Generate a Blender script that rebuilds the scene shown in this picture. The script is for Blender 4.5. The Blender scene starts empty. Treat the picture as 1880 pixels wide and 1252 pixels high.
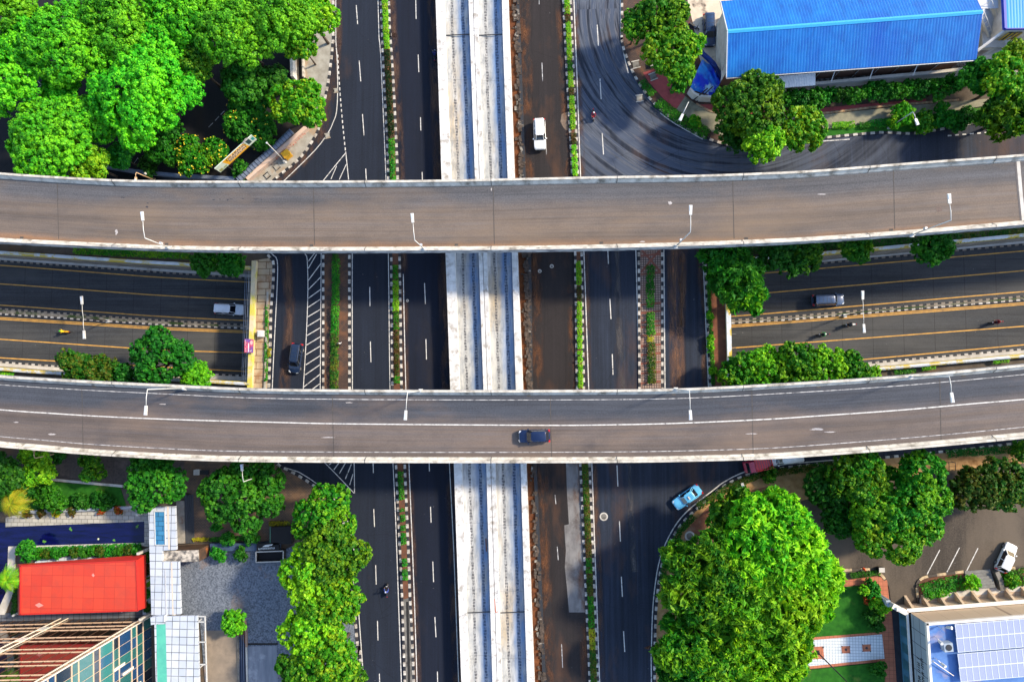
import bpy, bmesh, math, random
import numpy as np
from mathutils import Vector, Matrix
from mathutils.geometry import tessellate_polygon
random.seed(7)
C = bpy.context.scene.collection
D = bpy.data
# ------------------------------------------------------------------ camera model (a drone looking almost straight down)
H = 104.3
F = 1253.3
NX, NY = 1008.0, 690.0          # where the plumb line meets the picture
dn = Vector(((NX-940)/F, -(NY-626)/F, -1)).normalized()
ZC = -dn
XC = (Vector((1,0,0)) - ZC*ZC.x).normalized()
YC = ZC.cross(XC)
RW = Matrix((XC, YC, ZC))       # camera space -> world
def P(x, y, z=0.0):
    """world point at height z that stands at photograph pixel x, y"""
    d = RW @ Vector(((x-940)/F, -(y-626)/F, -1))
    t = (z-H)/d.z
    return Vector((d.x*t, d.y*t, z))
def SC(z): return (H-z)/F       # metres per pixel at height z
cam = D.objects.new('camera', D.cameras.new('camera')); C.objects.link(cam)
cam.data.sensor_width = 36; cam.data.lens = 36*F/1880; cam.data.clip_end = 2000
M4 = RW.to_4x4(); M4.translation = (0,0,H); cam.matrix_world = M4
bpy.context.scene.camera = cam

# ------------------------------------------------------------------ materials
def lin(c):
    return c/12.92 if c <= .04045 else ((c+.055)/1.055)**2.4
def hx(s, k=1.0):
    return tuple(lin(int(s[i:i+2],16)/255)*k for i in (0,2,4))+(1,)
class NT:
    def __init__(s, name):
        s.m = D.materials.new(name); s.m.use_nodes = True
        s.t = s.m.node_tree; s.n = s.t.nodes; s.b = s.n['Principled BSDF']
    def add(s, typ, **kw):
        nd = s.n.new(typ)
        for k, v in kw.items():
            if isinstance(v, tuple) and k.startswith('i_'): nd.inputs[k[2:]].default_value = v
            elif k.startswith('i_'): nd.inputs[k[2:].replace('_',' ')].default_value = v
            else: setattr(nd, k, v)
        return nd
    def link(s, a, b): s.t.links.new(a, b)
    def coord(s, scale=(1,1,1), rot=0, kind='Object'):
        tc = s.add('ShaderNodeTexCoord'); mp = s.add('ShaderNodeMapping')
        mp.inputs['Scale'].default_value = scale; mp.inputs['Rotation'].default_value = (0,0,rot)
        s.link(tc.outputs[kind], mp.inputs['Vector']); return mp.outputs['Vector']
    def noise(s, vec, scale, detail=4, rough=.6):
        nd = s.add('ShaderNodeTexNoise'); nd.inputs['Scale'].default_value = scale
        nd.inputs['Detail'].default_value = detail; nd.inputs['Roughness'].default_value = rough
        s.link(vec, nd.inputs['Vector']); return nd.outputs['Fac']
    def ramp(s, fac, a, b, ca=(0,0,0,1), cb=(1,1,1,1)):
        r = s.add('ShaderNodeValToRGB'); e = r.color_ramp.elements
        e[0].position = a; e[0].color = ca; e[1].position = b; e[1].color = cb
        s.link(fac, r.inputs[0]); return r.outputs[0]
    def mix(s, fac, a, b, mode='MIX'):
        m = s.add('ShaderNodeMix', data_type='RGBA', blend_type=mode)
        for sock, v in ((m.inputs['Factor'],fac),(m.inputs['A'],a),(m.inputs['B'],b)):
            if isinstance(v, (tuple, float, int)): sock.default_value = v
            else: s.link(v, sock)
        # RGBA sockets share names with the float ones
        return m.outputs['Result']
    def math(s, op, a, b=None):
        m = s.add('ShaderNodeMath', operation=op)
        for i, v in enumerate((a,b)):
            if v is None: continue
            if isinstance(v,(int,float)): m.inputs[i].default_value = v
            else: s.link(v, m.inputs[i])
        return m.outputs[0]
    def bump(s, h, dist=.02, st=.4):
        b = s.add('ShaderNodeBump'); b.inputs['Strength'].default_value = st; b.inputs['Distance'].default_value = dist
        s.link(h, b.inputs['Height']); s.link(b.outputs[0], s.b.inputs['Normal'])
def mixfix(nt, fac, a, b, mode='MIX'):
    m = nt.add('ShaderNodeMix', data_type='RGBA', blend_type=mode)
    def put(sock, v):
        if isinstance(v,(tuple,list)): sock.default_value = v
        elif isinstance(v,(int,float)): sock.default_value = v
        else: nt.link(v, sock)
    put(m.inputs[0], fac); put(m.inputs[6], a); put(m.inputs[7], b)
    return m.outputs[2]
NT.mix = mixfix
MC = {}
def mnoise(name, c1, c2, scale=1.0, rough=.85, stretch=(1,1,1), a=.35, b=.65, c3=None, s3=.08, a3=.55, b3=.7, bump=0, spec=.3, metal=0, rot=0):
    if name in MC: return MC[name]
    t = NT(name); v = t.coord(stretch, rot)
    c = t.mix(t.ramp(t.noise(v, scale), a, b), c1, c2)
    if c3 is not None:
        c = t.mix(t.ramp(t.noise(t.coord(stretch if s3<0 else (1,1,1)), abs(s3), 6, .65), a3, b3), c, c3)
    t.link(c, t.b.inputs['Base Color']); t.b.inputs['Roughness'].default_value = rough
    t.b.inputs['Specular IOR Level'].default_value = spec; t.b.inputs['Metallic'].default_value = metal
    if bump: t.bump(t.noise(t.coord(), scale*3), .03, bump)
    MC[name] = t.m; return t.m
def mplain(name, c, rough=.5, metal=0, spec=.5, coat=0):
    if name in MC: return MC[name]
    t = NT(name); k = t.noise(t.coord(), 3.0)
    col = t.mix(t.ramp(k,.3,.7), c, tuple(x*.86 for x in c[:3])+(1,))
    t.link(col, t.b.inputs['Base Color']); t.b.inputs['Roughness'].default_value = rough
    t.b.inputs['Metallic'].default_value = metal; t.b.inputs['Specular IOR Level'].default_value = spec
    if coat: t.b.inputs['Coat Weight'].default_value = coat; t.b.inputs['Coat Roughness'].default_value = .05
    MC[name] = t.m; return t.m
def masphalt(name, base, dust, dustamt=(.5,.75), streak=.5, ew=False, kind='Object', tone_bands=None, joints=None, arcs=None, crack=True, grain=.35, bright=2.2):
    """worn asphalt: aggregate grain, long wear streaks, dust, tar cracks"""
    t = NT(name); rot = 0
    sc = lambda a, b: (b,a,1) if ew else (a,b,1)
    mul = lambda k: tuple(min(1,x*k) for x in base[:3])+(1,)
    c = t.mix(t.ramp(t.noise(t.coord(), 5.0, 5, .75), .3, .7), mul(1-grain), mul(1+grain))
    if tone_bands:  # asphalt tone changes in bands across the deck width
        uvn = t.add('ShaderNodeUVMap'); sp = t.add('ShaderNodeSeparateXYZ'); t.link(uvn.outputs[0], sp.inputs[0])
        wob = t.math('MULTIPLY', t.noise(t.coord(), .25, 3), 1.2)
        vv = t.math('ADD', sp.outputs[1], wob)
        for v0, v1, colr in tone_bands:
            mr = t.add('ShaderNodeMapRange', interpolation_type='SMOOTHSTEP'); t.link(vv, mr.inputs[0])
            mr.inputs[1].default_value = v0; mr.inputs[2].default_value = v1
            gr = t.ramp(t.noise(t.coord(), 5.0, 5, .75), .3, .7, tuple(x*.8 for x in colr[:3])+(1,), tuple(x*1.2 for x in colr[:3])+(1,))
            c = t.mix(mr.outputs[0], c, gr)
    s = t.noise(t.coord(sc(1.3,.035), kind=kind), 1.6, 5, .6)
    c = t.mix(t.math('MULTIPLY', t.ramp(s,.42,.72), streak), c, t.mix(.55, c, mul(bright)))
    s2 = t.noise(t.coord(sc(.55,.02), kind=kind), 1.0, 3, .5)
    c = t.mix(t.math('MULTIPLY', t.ramp(s2,.45,.65), .55), c, t.mix(.6, c, mul(.4)))
    c = t.mix(t.math('MULTIPLY', t.ramp(t.noise(t.coord(sc(1,.5)), .45, 8, .72), .46, .6), .3), c, t.mix(.5, c, mul(.35)))
    s3 = t.noise(t.coord(sc(2.6,.03), kind=kind), 1.3, 4, .6)
    c = t.mix(t.math('MULTIPLY', t.ramp(s3,.5,.7), .5), c, t.mix(.45, c, (0,0,0,1)))
    d = t.noise(t.coord(sc(1,.35)), .13, 7, .62)
    c = t.mix(t.math('MULTIPLY', t.ramp(d, *dustamt), .8), c, dust)
    if arcs:
        (cx,cy),r0,r1 = arcs
        tc = t.add('ShaderNodeTexCoord'); sp = t.add('ShaderNodeSeparateXYZ'); t.link(tc.outputs['Object'], sp.inputs[0])
        dx = t.math('SUBTRACT', sp.outputs[0], cx); dy = t.math('SUBTRACT', sp.outputs[1], cy)
        r = t.math('SQRT', t.math('ADD', t.math('MULTIPLY',dx,dx), t.math('MULTIPLY',dy,dy)))
        an = t.math('ARCTAN2', dy, dx)
        cb = t.add('ShaderNodeCombineXYZ'); t.link(t.math('MULTIPLY',r,1.1), cb.inputs[0]); t.link(t.math('MULTIPLY',an,1.3), cb.inputs[1])
        n = t.noise(cb.outputs[0], 1.25, 5, .55)
        mr = t.add('ShaderNodeMapRange', interpolation_type='SMOOTHSTEP'); t.link(r, mr.inputs[0])
        mr.inputs[1].default_value = r0; mr.inputs[2].default_value = r0+4
        mr2 = t.add('ShaderNodeMapRange', interpolation_type='SMOOTHSTEP'); t.link(r, mr2.inputs[0])
        mr2.inputs[1].default_value = r1; mr2.inputs[2].default_value = r1+8; mr2.inputs[3].default_value = 1; mr2.inputs[4].default_value = 0
        ms = t.add('ShaderNodeMapRange', interpolation_type='SMOOTHSTEP'); t.link(dx, ms.inputs[0])
        ms.inputs[1].default_value = -24; ms.inputs[2].default_value = 40; ms.inputs[3].default_value = 1; ms.inputs[4].default_value = 0
        mk = t.math('MULTIPLY', t.math('MULTIPLY', mr.outputs[0], mr2.outputs[0]), ms.outputs[0])
        c = t.mix(t.math('MULTIPLY', mk, t.ramp(n,.40,.66)), c, (.19,.215,.265,1))
        c = t.mix(t.math('MULTIPLY', mk, t.math('MULTIPLY', t.ramp(n,.52,.34), .8)), c, (.03,.045,.08,1))
    if joints:                       # concrete slab joints
        b = t.add('ShaderNodeTexBrick', offset=0); b.inputs['Scale'].default_value = 1
        b.inputs['Mortar Size'].default_value = .035; b.inputs['Brick Width'].default_value = joints; b.inputs['Row Height'].default_value = 3.6
        t.link(t.coord((1,1,1)), b.inputs['Vector'])
        c = t.mix(t.math('MULTIPLY', b.outputs['Fac'], .7), c, tuple(x*.3 for x in base[:3])+(1,))
    if crack:
        v = t.add('ShaderNodeTexVoronoi', feature='DISTANCE_TO_EDGE'); v.inputs['Scale'].default_value = .09
        w = t.add('ShaderNodeMix', data_type='VECTOR'); w.inputs[0].default_value = .12
        nz = t.add('ShaderNodeTexNoise'); nz.inputs['Scale'].default_value = .6; nz.inputs['Detail'].default_value = 4
        tc = t.coord(); t.link(tc, nz.inputs['Vector']); t.link(tc, w.inputs[4]); t.link(nz.outputs['Color'], w.inputs[5])
        t.link(w.outputs[1], v.inputs['Vector'])
        c = t.mix(t.math('MULTIPLY', t.math('LESS_THAN', v.outputs['Distance'], .002), .35), c, tuple(x*.25 for x in base[:3])+(1,))
    sp = t.math('GREATER_THAN', t.noise(t.coord(), 2.3, 2, .4), .78)
    c = t.mix(t.math('MULTIPLY', sp, .35), c, (.25,.25,.25,1))
    t.link(c, t.b.inputs['Base Color']); t.b.inputs['Roughness'].default_value = .8; t.b.inputs['Specular IOR Level'].default_value = .25
    t.bump(t.noise(t.coord(), 14), .01, .3)
    return t.m
def mdust(name, c, lo, hi, scale=1.0, stretch=(1,.3,1)):
    """thin uneven film of dirt lying on the surface below"""
    t = NT(name); n = t.noise(t.coord(stretch), scale, 6, .68)
    uv = t.add('ShaderNodeUVMap'); sp = t.add('ShaderNodeSeparateXYZ'); t.link(uv.outputs[0], sp.inputs[0])
    v = sp.outputs[1]; edge = t.math('MULTIPLY', t.math('MULTIPLY', v, t.math('SUBTRACT', 1.0, v)), 4.0)
    a = t.math('MULTIPLY', t.ramp(n, lo, hi), t.math('MULTIPLY', edge, .8))
    t.link(t.mix(t.ramp(t.noise(t.coord(), 4, 4), .3, .7), c, tuple(x*.6 for x in c[:3])+(1,)), t.b.inputs['Base Color']); t.b.inputs['Roughness'].default_value = .95
    t.link(a, t.b.inputs['Alpha']); return t.m
def mbrick(name, c1, c2, mortar, w, h, ms=.02, rot=0, off=.5, rough=.8, dirt=None, kind='Object', uvscale=1, spec=.3, stain=.5):
    t = NT(name)
    b = t.add('ShaderNodeTexBrick', offset=off); b.inputs['Scale'].default_value = uvscale
    b.inputs['Color1'].default_value = c1; b.inputs['Color2'].default_value = c2; b.inputs['Mortar'].default_value = mortar
    b.inputs['Mortar Size'].default_value = ms; b.inputs['Brick Width'].default_value = w; b.inputs['Row Height'].default_value = h
    t.link(t.coord((1,1,1), rot, kind), b.inputs['Vector'])
    c = b.outputs['Color']
    if dirt is not None:
        c = t.mix(t.math('MULTIPLY', t.ramp(t.noise(t.coord(), .5, 7, .65), .45, .72), stain), c, dirt)
    t.link(c, t.b.inputs['Base Color']); t.b.inputs['Roughness'].default_value = rough; t.b.inputs['Specular IOR Level'].default_value = spec
    return t.m
def mkerb(name, period=1.9, ca=(.75,.74,.7,1), cb=(.012,.014,.02,1)):
    t = NT(name); uv = t.add('ShaderNodeUVMap'); sp = t.add('ShaderNodeSeparateXYZ'); t.link(uv.outputs[0], sp.inputs[0])
    f = t.math('GREATER_THAN', t.math('FRACT', t.math('DIVIDE', sp.outputs[0], period)), .5)
    n = t.noise(t.coord(), 1.4, 6, .7)
    a = t.mix(t.ramp(n,.36,.68), ca, (.16,.12,.085,1)); b = t.mix(t.ramp(n,.5,.8), cb, (.06,.05,.045,1))
    t.link(t.mix(f, b, a), t.b.inputs['Base Color']); t.b.inputs['Roughness'].default_value = .8
    return t.m
def mleaf(name, ca, cb, cc, ns=.35, amt=(.45,.7), trans=.3):
    """leaves: each leaf its own tone, branches of the crown greener or yellower"""
    t = NT(name)
    g = t.add('ShaderNodeNewGeometry')
    c = t.mix(g.outputs['Random Per Island'], ca, cb)
    oi = t.add('ShaderNodeObjectInfo')
    n = t.noise(t.coord(), ns, 4, .65)
    n = t.math('ADD', n, t.math('MULTIPLY', t.math('SUBTRACT', g.outputs['Random Per Island'], .5), .25))
    c = t.mix(t.ramp(n, *amt), c, cc)
    hs = t.add('ShaderNodeHueSaturation'); t.link(c, hs.inputs['Color'])
    t.link(t.math('ADD', .8, t.math('MULTIPLY', oi.outputs['Random'], .42)), hs.inputs['Value']); t.link(t.math('ADD', .488, t.math('MULTIPLY', oi.outputs['Random'], .02)), hs.inputs['Hue']); c = hs.outputs[0]
    t.link(c, t.b.inputs['Base Color']); t.b.inputs['Roughness'].default_value = .55; t.b.inputs['Specular IOR Level'].default_value = .2
    tr = t.add('ShaderNodeBsdfTranslucent'); t.link(c, tr.inputs[0])
    mx = t.add('ShaderNodeMixShader'); mx.inputs[0].default_value = trans
    t.link(t.b.outputs[0], mx.inputs[1]); t.link(tr.outputs[0], mx.inputs[2]); t.link(mx.outputs[0], t.n['Material Output'].inputs[0])
    return t.m

# ------------------------------------------------------------------ mesh helpers
class MB:
    def __init__(s): s.v=[]; s.f=[]; s.uv=[]; s.mi=[]
    def face(s, pts, uv=None, mi=0):
        i = len(s.v); s.v += [tuple(p) for p in pts]; s.f.append(list(range(i,i+len(pts))))
        s.uv.append(uv or [(p[0],p[1]) for p in pts]); s.mi.append(mi)
    def sheet(s, pts, z=None, mi=0):
        """flat polygon, any outline (holes as further loops)"""
        loops = pts if isinstance(pts[0][0], (Vector,tuple,list)) else [pts]
        flat = [Vector(p) for l in loops for p in l]
        if z is not None:
            for p in flat: p.z = z
        tr = tessellate_polygon([[Vector((p[0],p[1],0)) for p in l] for l in loops])
        i = len(s.v); s.v += [tuple(p) for p in flat]
        for a,b,c in tr:
            n = (flat[b]-flat[a]).cross(flat[c]-flat[a])
            q = (a,b,c) if n.z > 0 else (a,c,b)
            s.f.append([i+k for k in q]); s.uv.append([(flat[k].x,flat[k].y) for k in q]); s.mi.append(mi)
    def prism(s, pts, z0, z1, mi=0, bottom=False, msi=None):
        pts = [Vector((p[0],p[1],0)) for p in pts]
        ar = sum(pts[i].x*pts[i-len(pts)+1].y-pts[i-len(pts)+1].x*pts[i].y for i in range(len(pts)))
        if ar < 0: pts.reverse()
        s.sheet([Vector((p.x,p.y,z1)) for p in pts], mi=mi)
        u = 0
        for i in range(len(pts)):
            a, b = pts[i], pts[(i+1)%len(pts)]; d = (b-a).length
            s.face([(a.x,a.y,z0),(b.x,b.y,z0),(b.x,b.y,z1),(a.x,a.y,z1)], [(u,z0),(u+d,z0),(u+d,z1),(u,z1)], mi if msi is None else msi); u += d
        if bottom:
            n0 = len(s.f); s.sheet([Vector((p.x,p.y,z0)) for p in pts], mi=mi)
            for k in range(n0, len(s.f)): s.f[k].reverse(); s.uv[k].reverse()
    def box(s, c, size, rz=0, mi=0, tilt=None):
        cx,cy,cz = c; a,b,h = size[0]/2,size[1]/2,size[2]/2
        m = Matrix.Rotation(rz,3,'Z')
        if tilt is not None: m = m @ tilt
        q = [m@Vector((x*a,y*b,z*h))+Vector(c) for z in (-1,1) for x,y in ((-1,-1),(1,-1),(1,1),(-1,1))]
        for f in ((3,2,1,0),(4,5,6,7),(0,1,5,4),(1,2,6,5),(2,3,7,6),(3,0,4,7)): s.face([q[k] for k in f], None, mi)
    def bar(s, a, b, w, h=None, mi=0):
        """square bar between two points"""
        a, b = Vector(a), Vector(b); h = h or w; d = (b-a).normalized()
        u = d.cross(Vector((0,0,1)))
        u = Vector((1,0,0)) if u.length < .01 else u.normalized()
        n = u.cross(d)
        q = [p+u*x*w/2+n*y*h/2 for p in (a,b) for x,y in ((-1,-1),(1,-1),(1,1),(-1,1))]
        for f in ((0,1,2,3),(7,6,5,4),(4,5,1,0),(5,6,2,1),(6,7,3,2),(7,4,0,3)): s.face([q[k] for k in f], None, mi)
    def tube(s, path, r, n=8, mi=0, cap=True):
        path = [Vector(p) for p in path]; rs = r if isinstance(r,(list,tuple)) else [r]*len(path)
        rings = []
        for i, p in enumerate(path):
            d = (path[min(i+1,len(path)-1)]-path[max(i-1,0)]).normalized()
            u = d.cross(Vector((0,0,1)))
            u = d.cross(Vector((0,1,0))) if u.length < .05 else u
            u.normalize(); w = d.cross(u)
            k = len(s.v)
            s.v += [tuple(p+(u*math.cos(t)+w*math.sin(t))*rs[i]) for t in (2*math.pi*j/n for j in range(n))]
            rings.append(k)
        for a, b in zip(rings, rings[1:]):
            for j in range(n):
                s.f.append([a+j,b+j,b+(j+1)%n,a+(j+1)%n]); s.uv.append([(0,0)]*4); s.mi.append(mi)
        if cap:
            s.f.append([rings[0]+j for j in range(n)]); s.uv.append([(0,0)]*n); s.mi.append(mi)
            s.f.append([rings[-1]+j for j in reversed(range(n))]); s.uv.append([(0,0)]*n); s.mi.append(mi)
    def disc(s, c, r, h, n=16, mi=0):
        s.prism([(c[0]+r*math.cos(2*math.pi*i/n), c[1]+r*math.sin(2*math.pi*i/n)) for i in range(n)], c[2], c[2]+h, mi)
    def ribbon(s, path, w, dz=0.0, off=0.0, mi=0):
        """flat band of width w along a 3D path, shifted sideways by off (left positive)"""
        L, u = sides(path), 0
        for i in range(len(path)-1):
            a, b = Vector(path[i]), Vector(path[i+1]); na, nb = L[i], L[i+1]; d = (b-a).length
            up = Vector((0,0,dz))
            s.face([a+na*(off-w/2)+up, b+nb*(off-w/2)+up, b+nb*(off+w/2)+up, a+na*(off+w/2)+up],
                   [(u,0),(u+d,0),(u+d,w),(u,w)], mi); u += d
    def rail(s, path, prof, mi=0, closed=True):
        """sweep a profile of (sideways, up) points along a path"""
        L, u = sides(path), 0; n = len(prof)
        for i in range(len(path)-1):
            a, b = Vector(path[i]), Vector(path[i+1]); d = (b-a).length
            A = [a+L[i]*x+Vector((0,0,z)) for x,z in prof]; B = [b+L[i+1]*x+Vector((0,0,z)) for x,z in prof]
            for j in range(n if closed else n-1):
                k = (j+1)%n
                s.face([A[j],B[j],B[k],A[k]], [(u,0),(u+d,0),(u+d,1),(u,1)], mi)
            if closed and i == 0: s.face(list(reversed(A)), None, mi)
            if closed and i == len(path)-2: s.face(B, None, mi)
            u += d
    def build(s, name, mats, parent=None, smooth=False):
        me = D.meshes.new(name); me.from_pydata(s.v, [], s.f)
        ul = me.uv_layers.new(name='UVMap')
        ul.data.foreach_set('uv', np.array([c for f in s.uv for c in f], dtype=np.float32).ravel())
        mats = mats if isinstance(mats,(list,tuple)) else [mats]
        for m in mats: me.materials.append(m)
        me.polygons.foreach_set('material_index', s.mi)
        if smooth: me.polygons.foreach_set('use_smooth', [True]*len(s.f))
        me.update()
        o = D.objects.new(name, me); C.objects.link(o)
        if parent is not None: o.parent = parent; o.matrix_parent_inverse = Matrix.Identity(4)
        return o
def sides(path):
    L = []
    for i in range(len(path)):
        a = Vector(path[max(i-1,0)]); b = Vector(path[min(i+1,len(path)-1)])
        d = Vector((b.x-a.x,b.y-a.y,0)).normalized(); L.append(Vector((-d.y,d.x,0)))
    return L
def curve(px, n=4):
    """smooth a pixel polyline (Catmull-Rom)"""
    out = []
    for i in range(len(px)-1):
        p0=Vector((*px[max(i-1,0)],0)); p1=Vector((*px[i],0)); p2=Vector((*px[i+1],0)); p3=Vector((*px[min(i+2,len(px)-1)],0))
        for k in range(n):
            t=k/n
            q = .5*((2*p1)+(p2-p0)*t+(2*p0-5*p1+4*p2-p3)*t*t+(3*p1-p0-3*p2+p3)*t**3)
            out.append((q.x,q.y))
    out.append(tuple(px[-1])); return out
def PX(pts, z=0): return [P(x,y,z) for x,y in pts]
def tag(o, label=None, cat=None, group=None, kind=None):
    for k, v in (('label',label),('category',cat),('group',group),('kind',kind)):
        if v: o[k] = v
    return o
def thing(name, loc, label, cat, rz=0, group=None):
    o = D.objects.new(name, None); C.objects.link(o); o.location = loc; o.rotation_euler = (0,0,rz); o.empty_display_size = .3
    return tag(o, label, cat, group)
def struct(o, label, cat='ground'): return tag(o, label, cat, None, 'structure')
def shift(o, root):
    """parts built in world space: make them children of a root that stands at its own place"""
    o.parent = root
    me = o.data; M = Matrix.LocRotScale(root.location, root.rotation_euler, None).inverted()
    me.transform(M); return o
def part(mb, name, mats, root, smooth=False): return shift(mb.build(name, mats, None, smooth), root)
def subpart(mb, name, mats, par, root, smooth=False):
    o = mb.build(name, mats, None, smooth); o.data.transform(Matrix.LocRotScale(root.location, root.rotation_euler, None).inverted()); o.parent = par; return o
# ------------------------------------------------------------------ materials of the place
RED = (.16,.055,.018,1)
A_main = masphalt('asphalt_main', (.0115,.0165,.029,1), (.075,.045,.032,1), (.6,.78), .55)
A_west = masphalt('asphalt_west', (.0115,.0165,.029,1), (.06,.036,.026,1), (.6,.78), .35)
A_busway = masphalt('asphalt_beside_guideway', (.006,.0095,.021,1), (.03,.022,.018,1), (.58,.8), .35)
A_brown = masphalt('asphalt_brown_dust', (.021,.0175,.018,1), (.11,.05,.024,1), (.52,.72), .35)
arc0 = P(1345,10)
A_east = masphalt('asphalt_turning', (.0155,.0215,.036,1), (.09,.048,.03,1), (.54,.74), .75, arcs=((arc0.x,arc0.y),14.5,30), bright=3)
A_under = masphalt('asphalt_underpass', (.042,.046,.052,1), (.085,.085,.083,1), (.45,.7), .6, ew=True, joints=4.6, crack=False)
A_lot = masphalt('asphalt_car_park', (.055,.045,.036,1), (.12,.095,.07,1), (.4,.62), .2, grain=.6)
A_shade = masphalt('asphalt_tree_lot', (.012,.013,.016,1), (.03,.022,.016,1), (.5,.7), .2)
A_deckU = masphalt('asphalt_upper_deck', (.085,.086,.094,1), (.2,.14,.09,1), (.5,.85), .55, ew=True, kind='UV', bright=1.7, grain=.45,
    tone_bands=[(2.6,5.4,(.15,.116,.092,1)),(8.6,9.9,(.24,.135,.075,1))], crack=False)
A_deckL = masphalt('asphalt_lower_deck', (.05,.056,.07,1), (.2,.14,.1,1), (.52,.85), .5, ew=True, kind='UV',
    tone_bands=[(3.6,6.0,(.135,.106,.09,1))], crack=False)
M_ground = mnoise('soil_ground', (.07,.055,.042,1), (.11,.09,.07,1), .6, .95, c3=(.13,.07,.035,1), s3=.1)
M_redsoil = mnoise('red_soil', (.07,.022,.009,1), (.14,.05,.017,1), 1.4, .95, c3=(.06,.03,.018,1), s3=.5, bump=.6)
M_tansoil = mnoise('tan_soil', (.3,.17,.07,1), (.42,.26,.12,1), 1.2, .95, c3=(.16,.08,.03,1), s3=.35, bump=.4)
M_white = mnoise('road_paint_white', (.62,.61,.58,1), (.36,.35,.33,1), 2.5, .7, a=.4, b=.7, c3=(.1,.1,.1,1), s3=1.3, a3=.56, b3=.7)
M_faded = mnoise('road_paint_faded', (.5,.5,.5,1), (.12,.12,.13,1), 1.6, .8, a=.4, b=.65)
M_yellow = mnoise('road_paint_yellow', (.62,.34,.07,1), (.42,.23,.06,1), 1.5, .7, c3=(.1,.08,.05,1), s3=.8, a3=.62, b3=.75)
M_kerb = mkerb('kerb_black_white', 1.28, (.6,.58,.53,1))
M_kerb2 = mkerb('kerb_underpass', 1.1, (.55,.54,.52,1), (.02,.022,.026,1))
M_kerb3 = mkerb('kerb_underpass_worn', 1.1, (.26,.23,.19,1), (.018,.02,.024,1))
M_conc = mnoise('concrete_pale', (.52,.5,.46,1), (.4,.38,.34,1), .8, .9, c3=(.25,.2,.15,1), s3=.5, a3=.58, b3=.75)
M_concw = mnoise('barrier_concrete', (.58,.54,.47,1), (.4,.37,.32,1), .9, .85, c3=(.17,.15,.12,1), s3=.7, a3=.5, b3=.68)
M_fascia = mnoise('barrier_outer_concrete', (.5,.5,.5,1), (.12,.12,.14,1), 1.1, .9, (.6,.6,2), a=.45, b=.6)
M_girder = mnoise('girder_concrete', (.2,.2,.2,1), (.14,.14,.14,1), .4, .9)
M_concd = mnoise('concrete_dark', (.2,.19,.17,1), (.1,.095,.085,1), .9, .9, c3=(.05,.045,.04,1), s3=.4)
M_brickbrown = mbrick('paving_brown_setts', (.09,.055,.042,1), (.06,.04,.034,1), (.03,.022,.02,1), .4,.2,.03, dirt=(.2,.085,.035,1), stain=.8)
M_slab = mbrick('paving_stained_slabs', (.42,.33,.22,1), (.36,.29,.2,1), (.09,.05,.025,1), 1.9,1.05,.05, dirt=(.2,.075,.02,1), stain=.8, off=.3)
M_steel = mplain('grey_steel', (.55,.56,.58,1), .45, .3)
M_lampw = mplain('lamp_white_metal', (.6,.6,.58,1), .4, .1)
M_black = mplain('black_rubber', (.012,.012,.013,1), .6)
M_dark = mplain('dark_metal', (.03,.032,.036,1), .5, .3)
M_lens = mplain('lamp_lens', (.55,.62,.7,1), .15)

# ------------------------------------------------------------------ underpass shape
Xl, Xr = P(463,600,0).x, P(1338,620,0).x
def zf(X):
    if X < Xl: return -6+(Xl-X)*.036
    if X > Xr: return -6+(X-Xr)*.036
    return -6
def PF(x, y, dz=0):
    z = -5
    for _ in range(6): z = zf(P(x,y,z).x)+dz
    return P(x,y,z)
def interp(pts, xs):
    xp = [p[0] for p in pts]; yp = [p[1] for p in pts]
    out = []
    for x in xs:
        if x <= xp[0]: k = 0
        elif x >= xp[-1]: k = len(xp)-2
        else: k = max(i for i in range(len(xp)-1) if xp[i] <= x)
        t = (x-xp[k])/(xp[k+1]-xp[k]); out.append(yp[k]+t*(yp[k+1]-yp[k]))
    return out
NL = [(-420,444),(0,473),(299,494),(600,512)]; SL = [(-420,640),(0,672),(110,681),(462,700),(600,708)]
NR = [(1180,500),(1335,492),(1413,486.5),(1640,466),(1880,442.5),(2300,395)]; SR = [(1180,702),(1335,696),(1450,688),(1589,675),(1880,649),(2300,605)]
xsl = [-420,-300,-200,-100,0,100,200,299,380,493]; xsr = [1321,1413,1500,1589,1700,1790,1880,2000,2150,2300]
def wallpath(pts, xs): return [PF(x,y) for x,y in zip(xs, interp(pts,xs))]
wNL, wSL, wNR, wSR = wallpath(NL,xsl), wallpath(SL,xsl), wallpath(NR,xsr), wallpath(SR,xsr)
def off(path, d):
    L = sides(path); return [p+n*d for p,n in zip(path,L)]
holeL = [Vector((p.x,p.y,0)) for p in off(wNL,.15)]+[Vector((p.x,p.y,0)) for p in reversed(off(wSL,-.15))]
holeR = [Vector((p.x,p.y,0)) for p in off(wNR,.15)]+[Vector((p.x,p.y,0)) for p in reversed(off(wSR,-.15))]
g = MB(); B = 320
g.sheet([[Vector(p) for p in ((-B,-B,-.06),(B,-B,-.06),(B,B,-.06),(-B,B,-.06))], [Vector((p.x,p.y,-.06)) for p in holeL], [Vector((p.x,p.y,-.06)) for p in holeR]])
struct(g.build('ground', M_ground), 'bare reddish brown ground under the whole junction')
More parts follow.
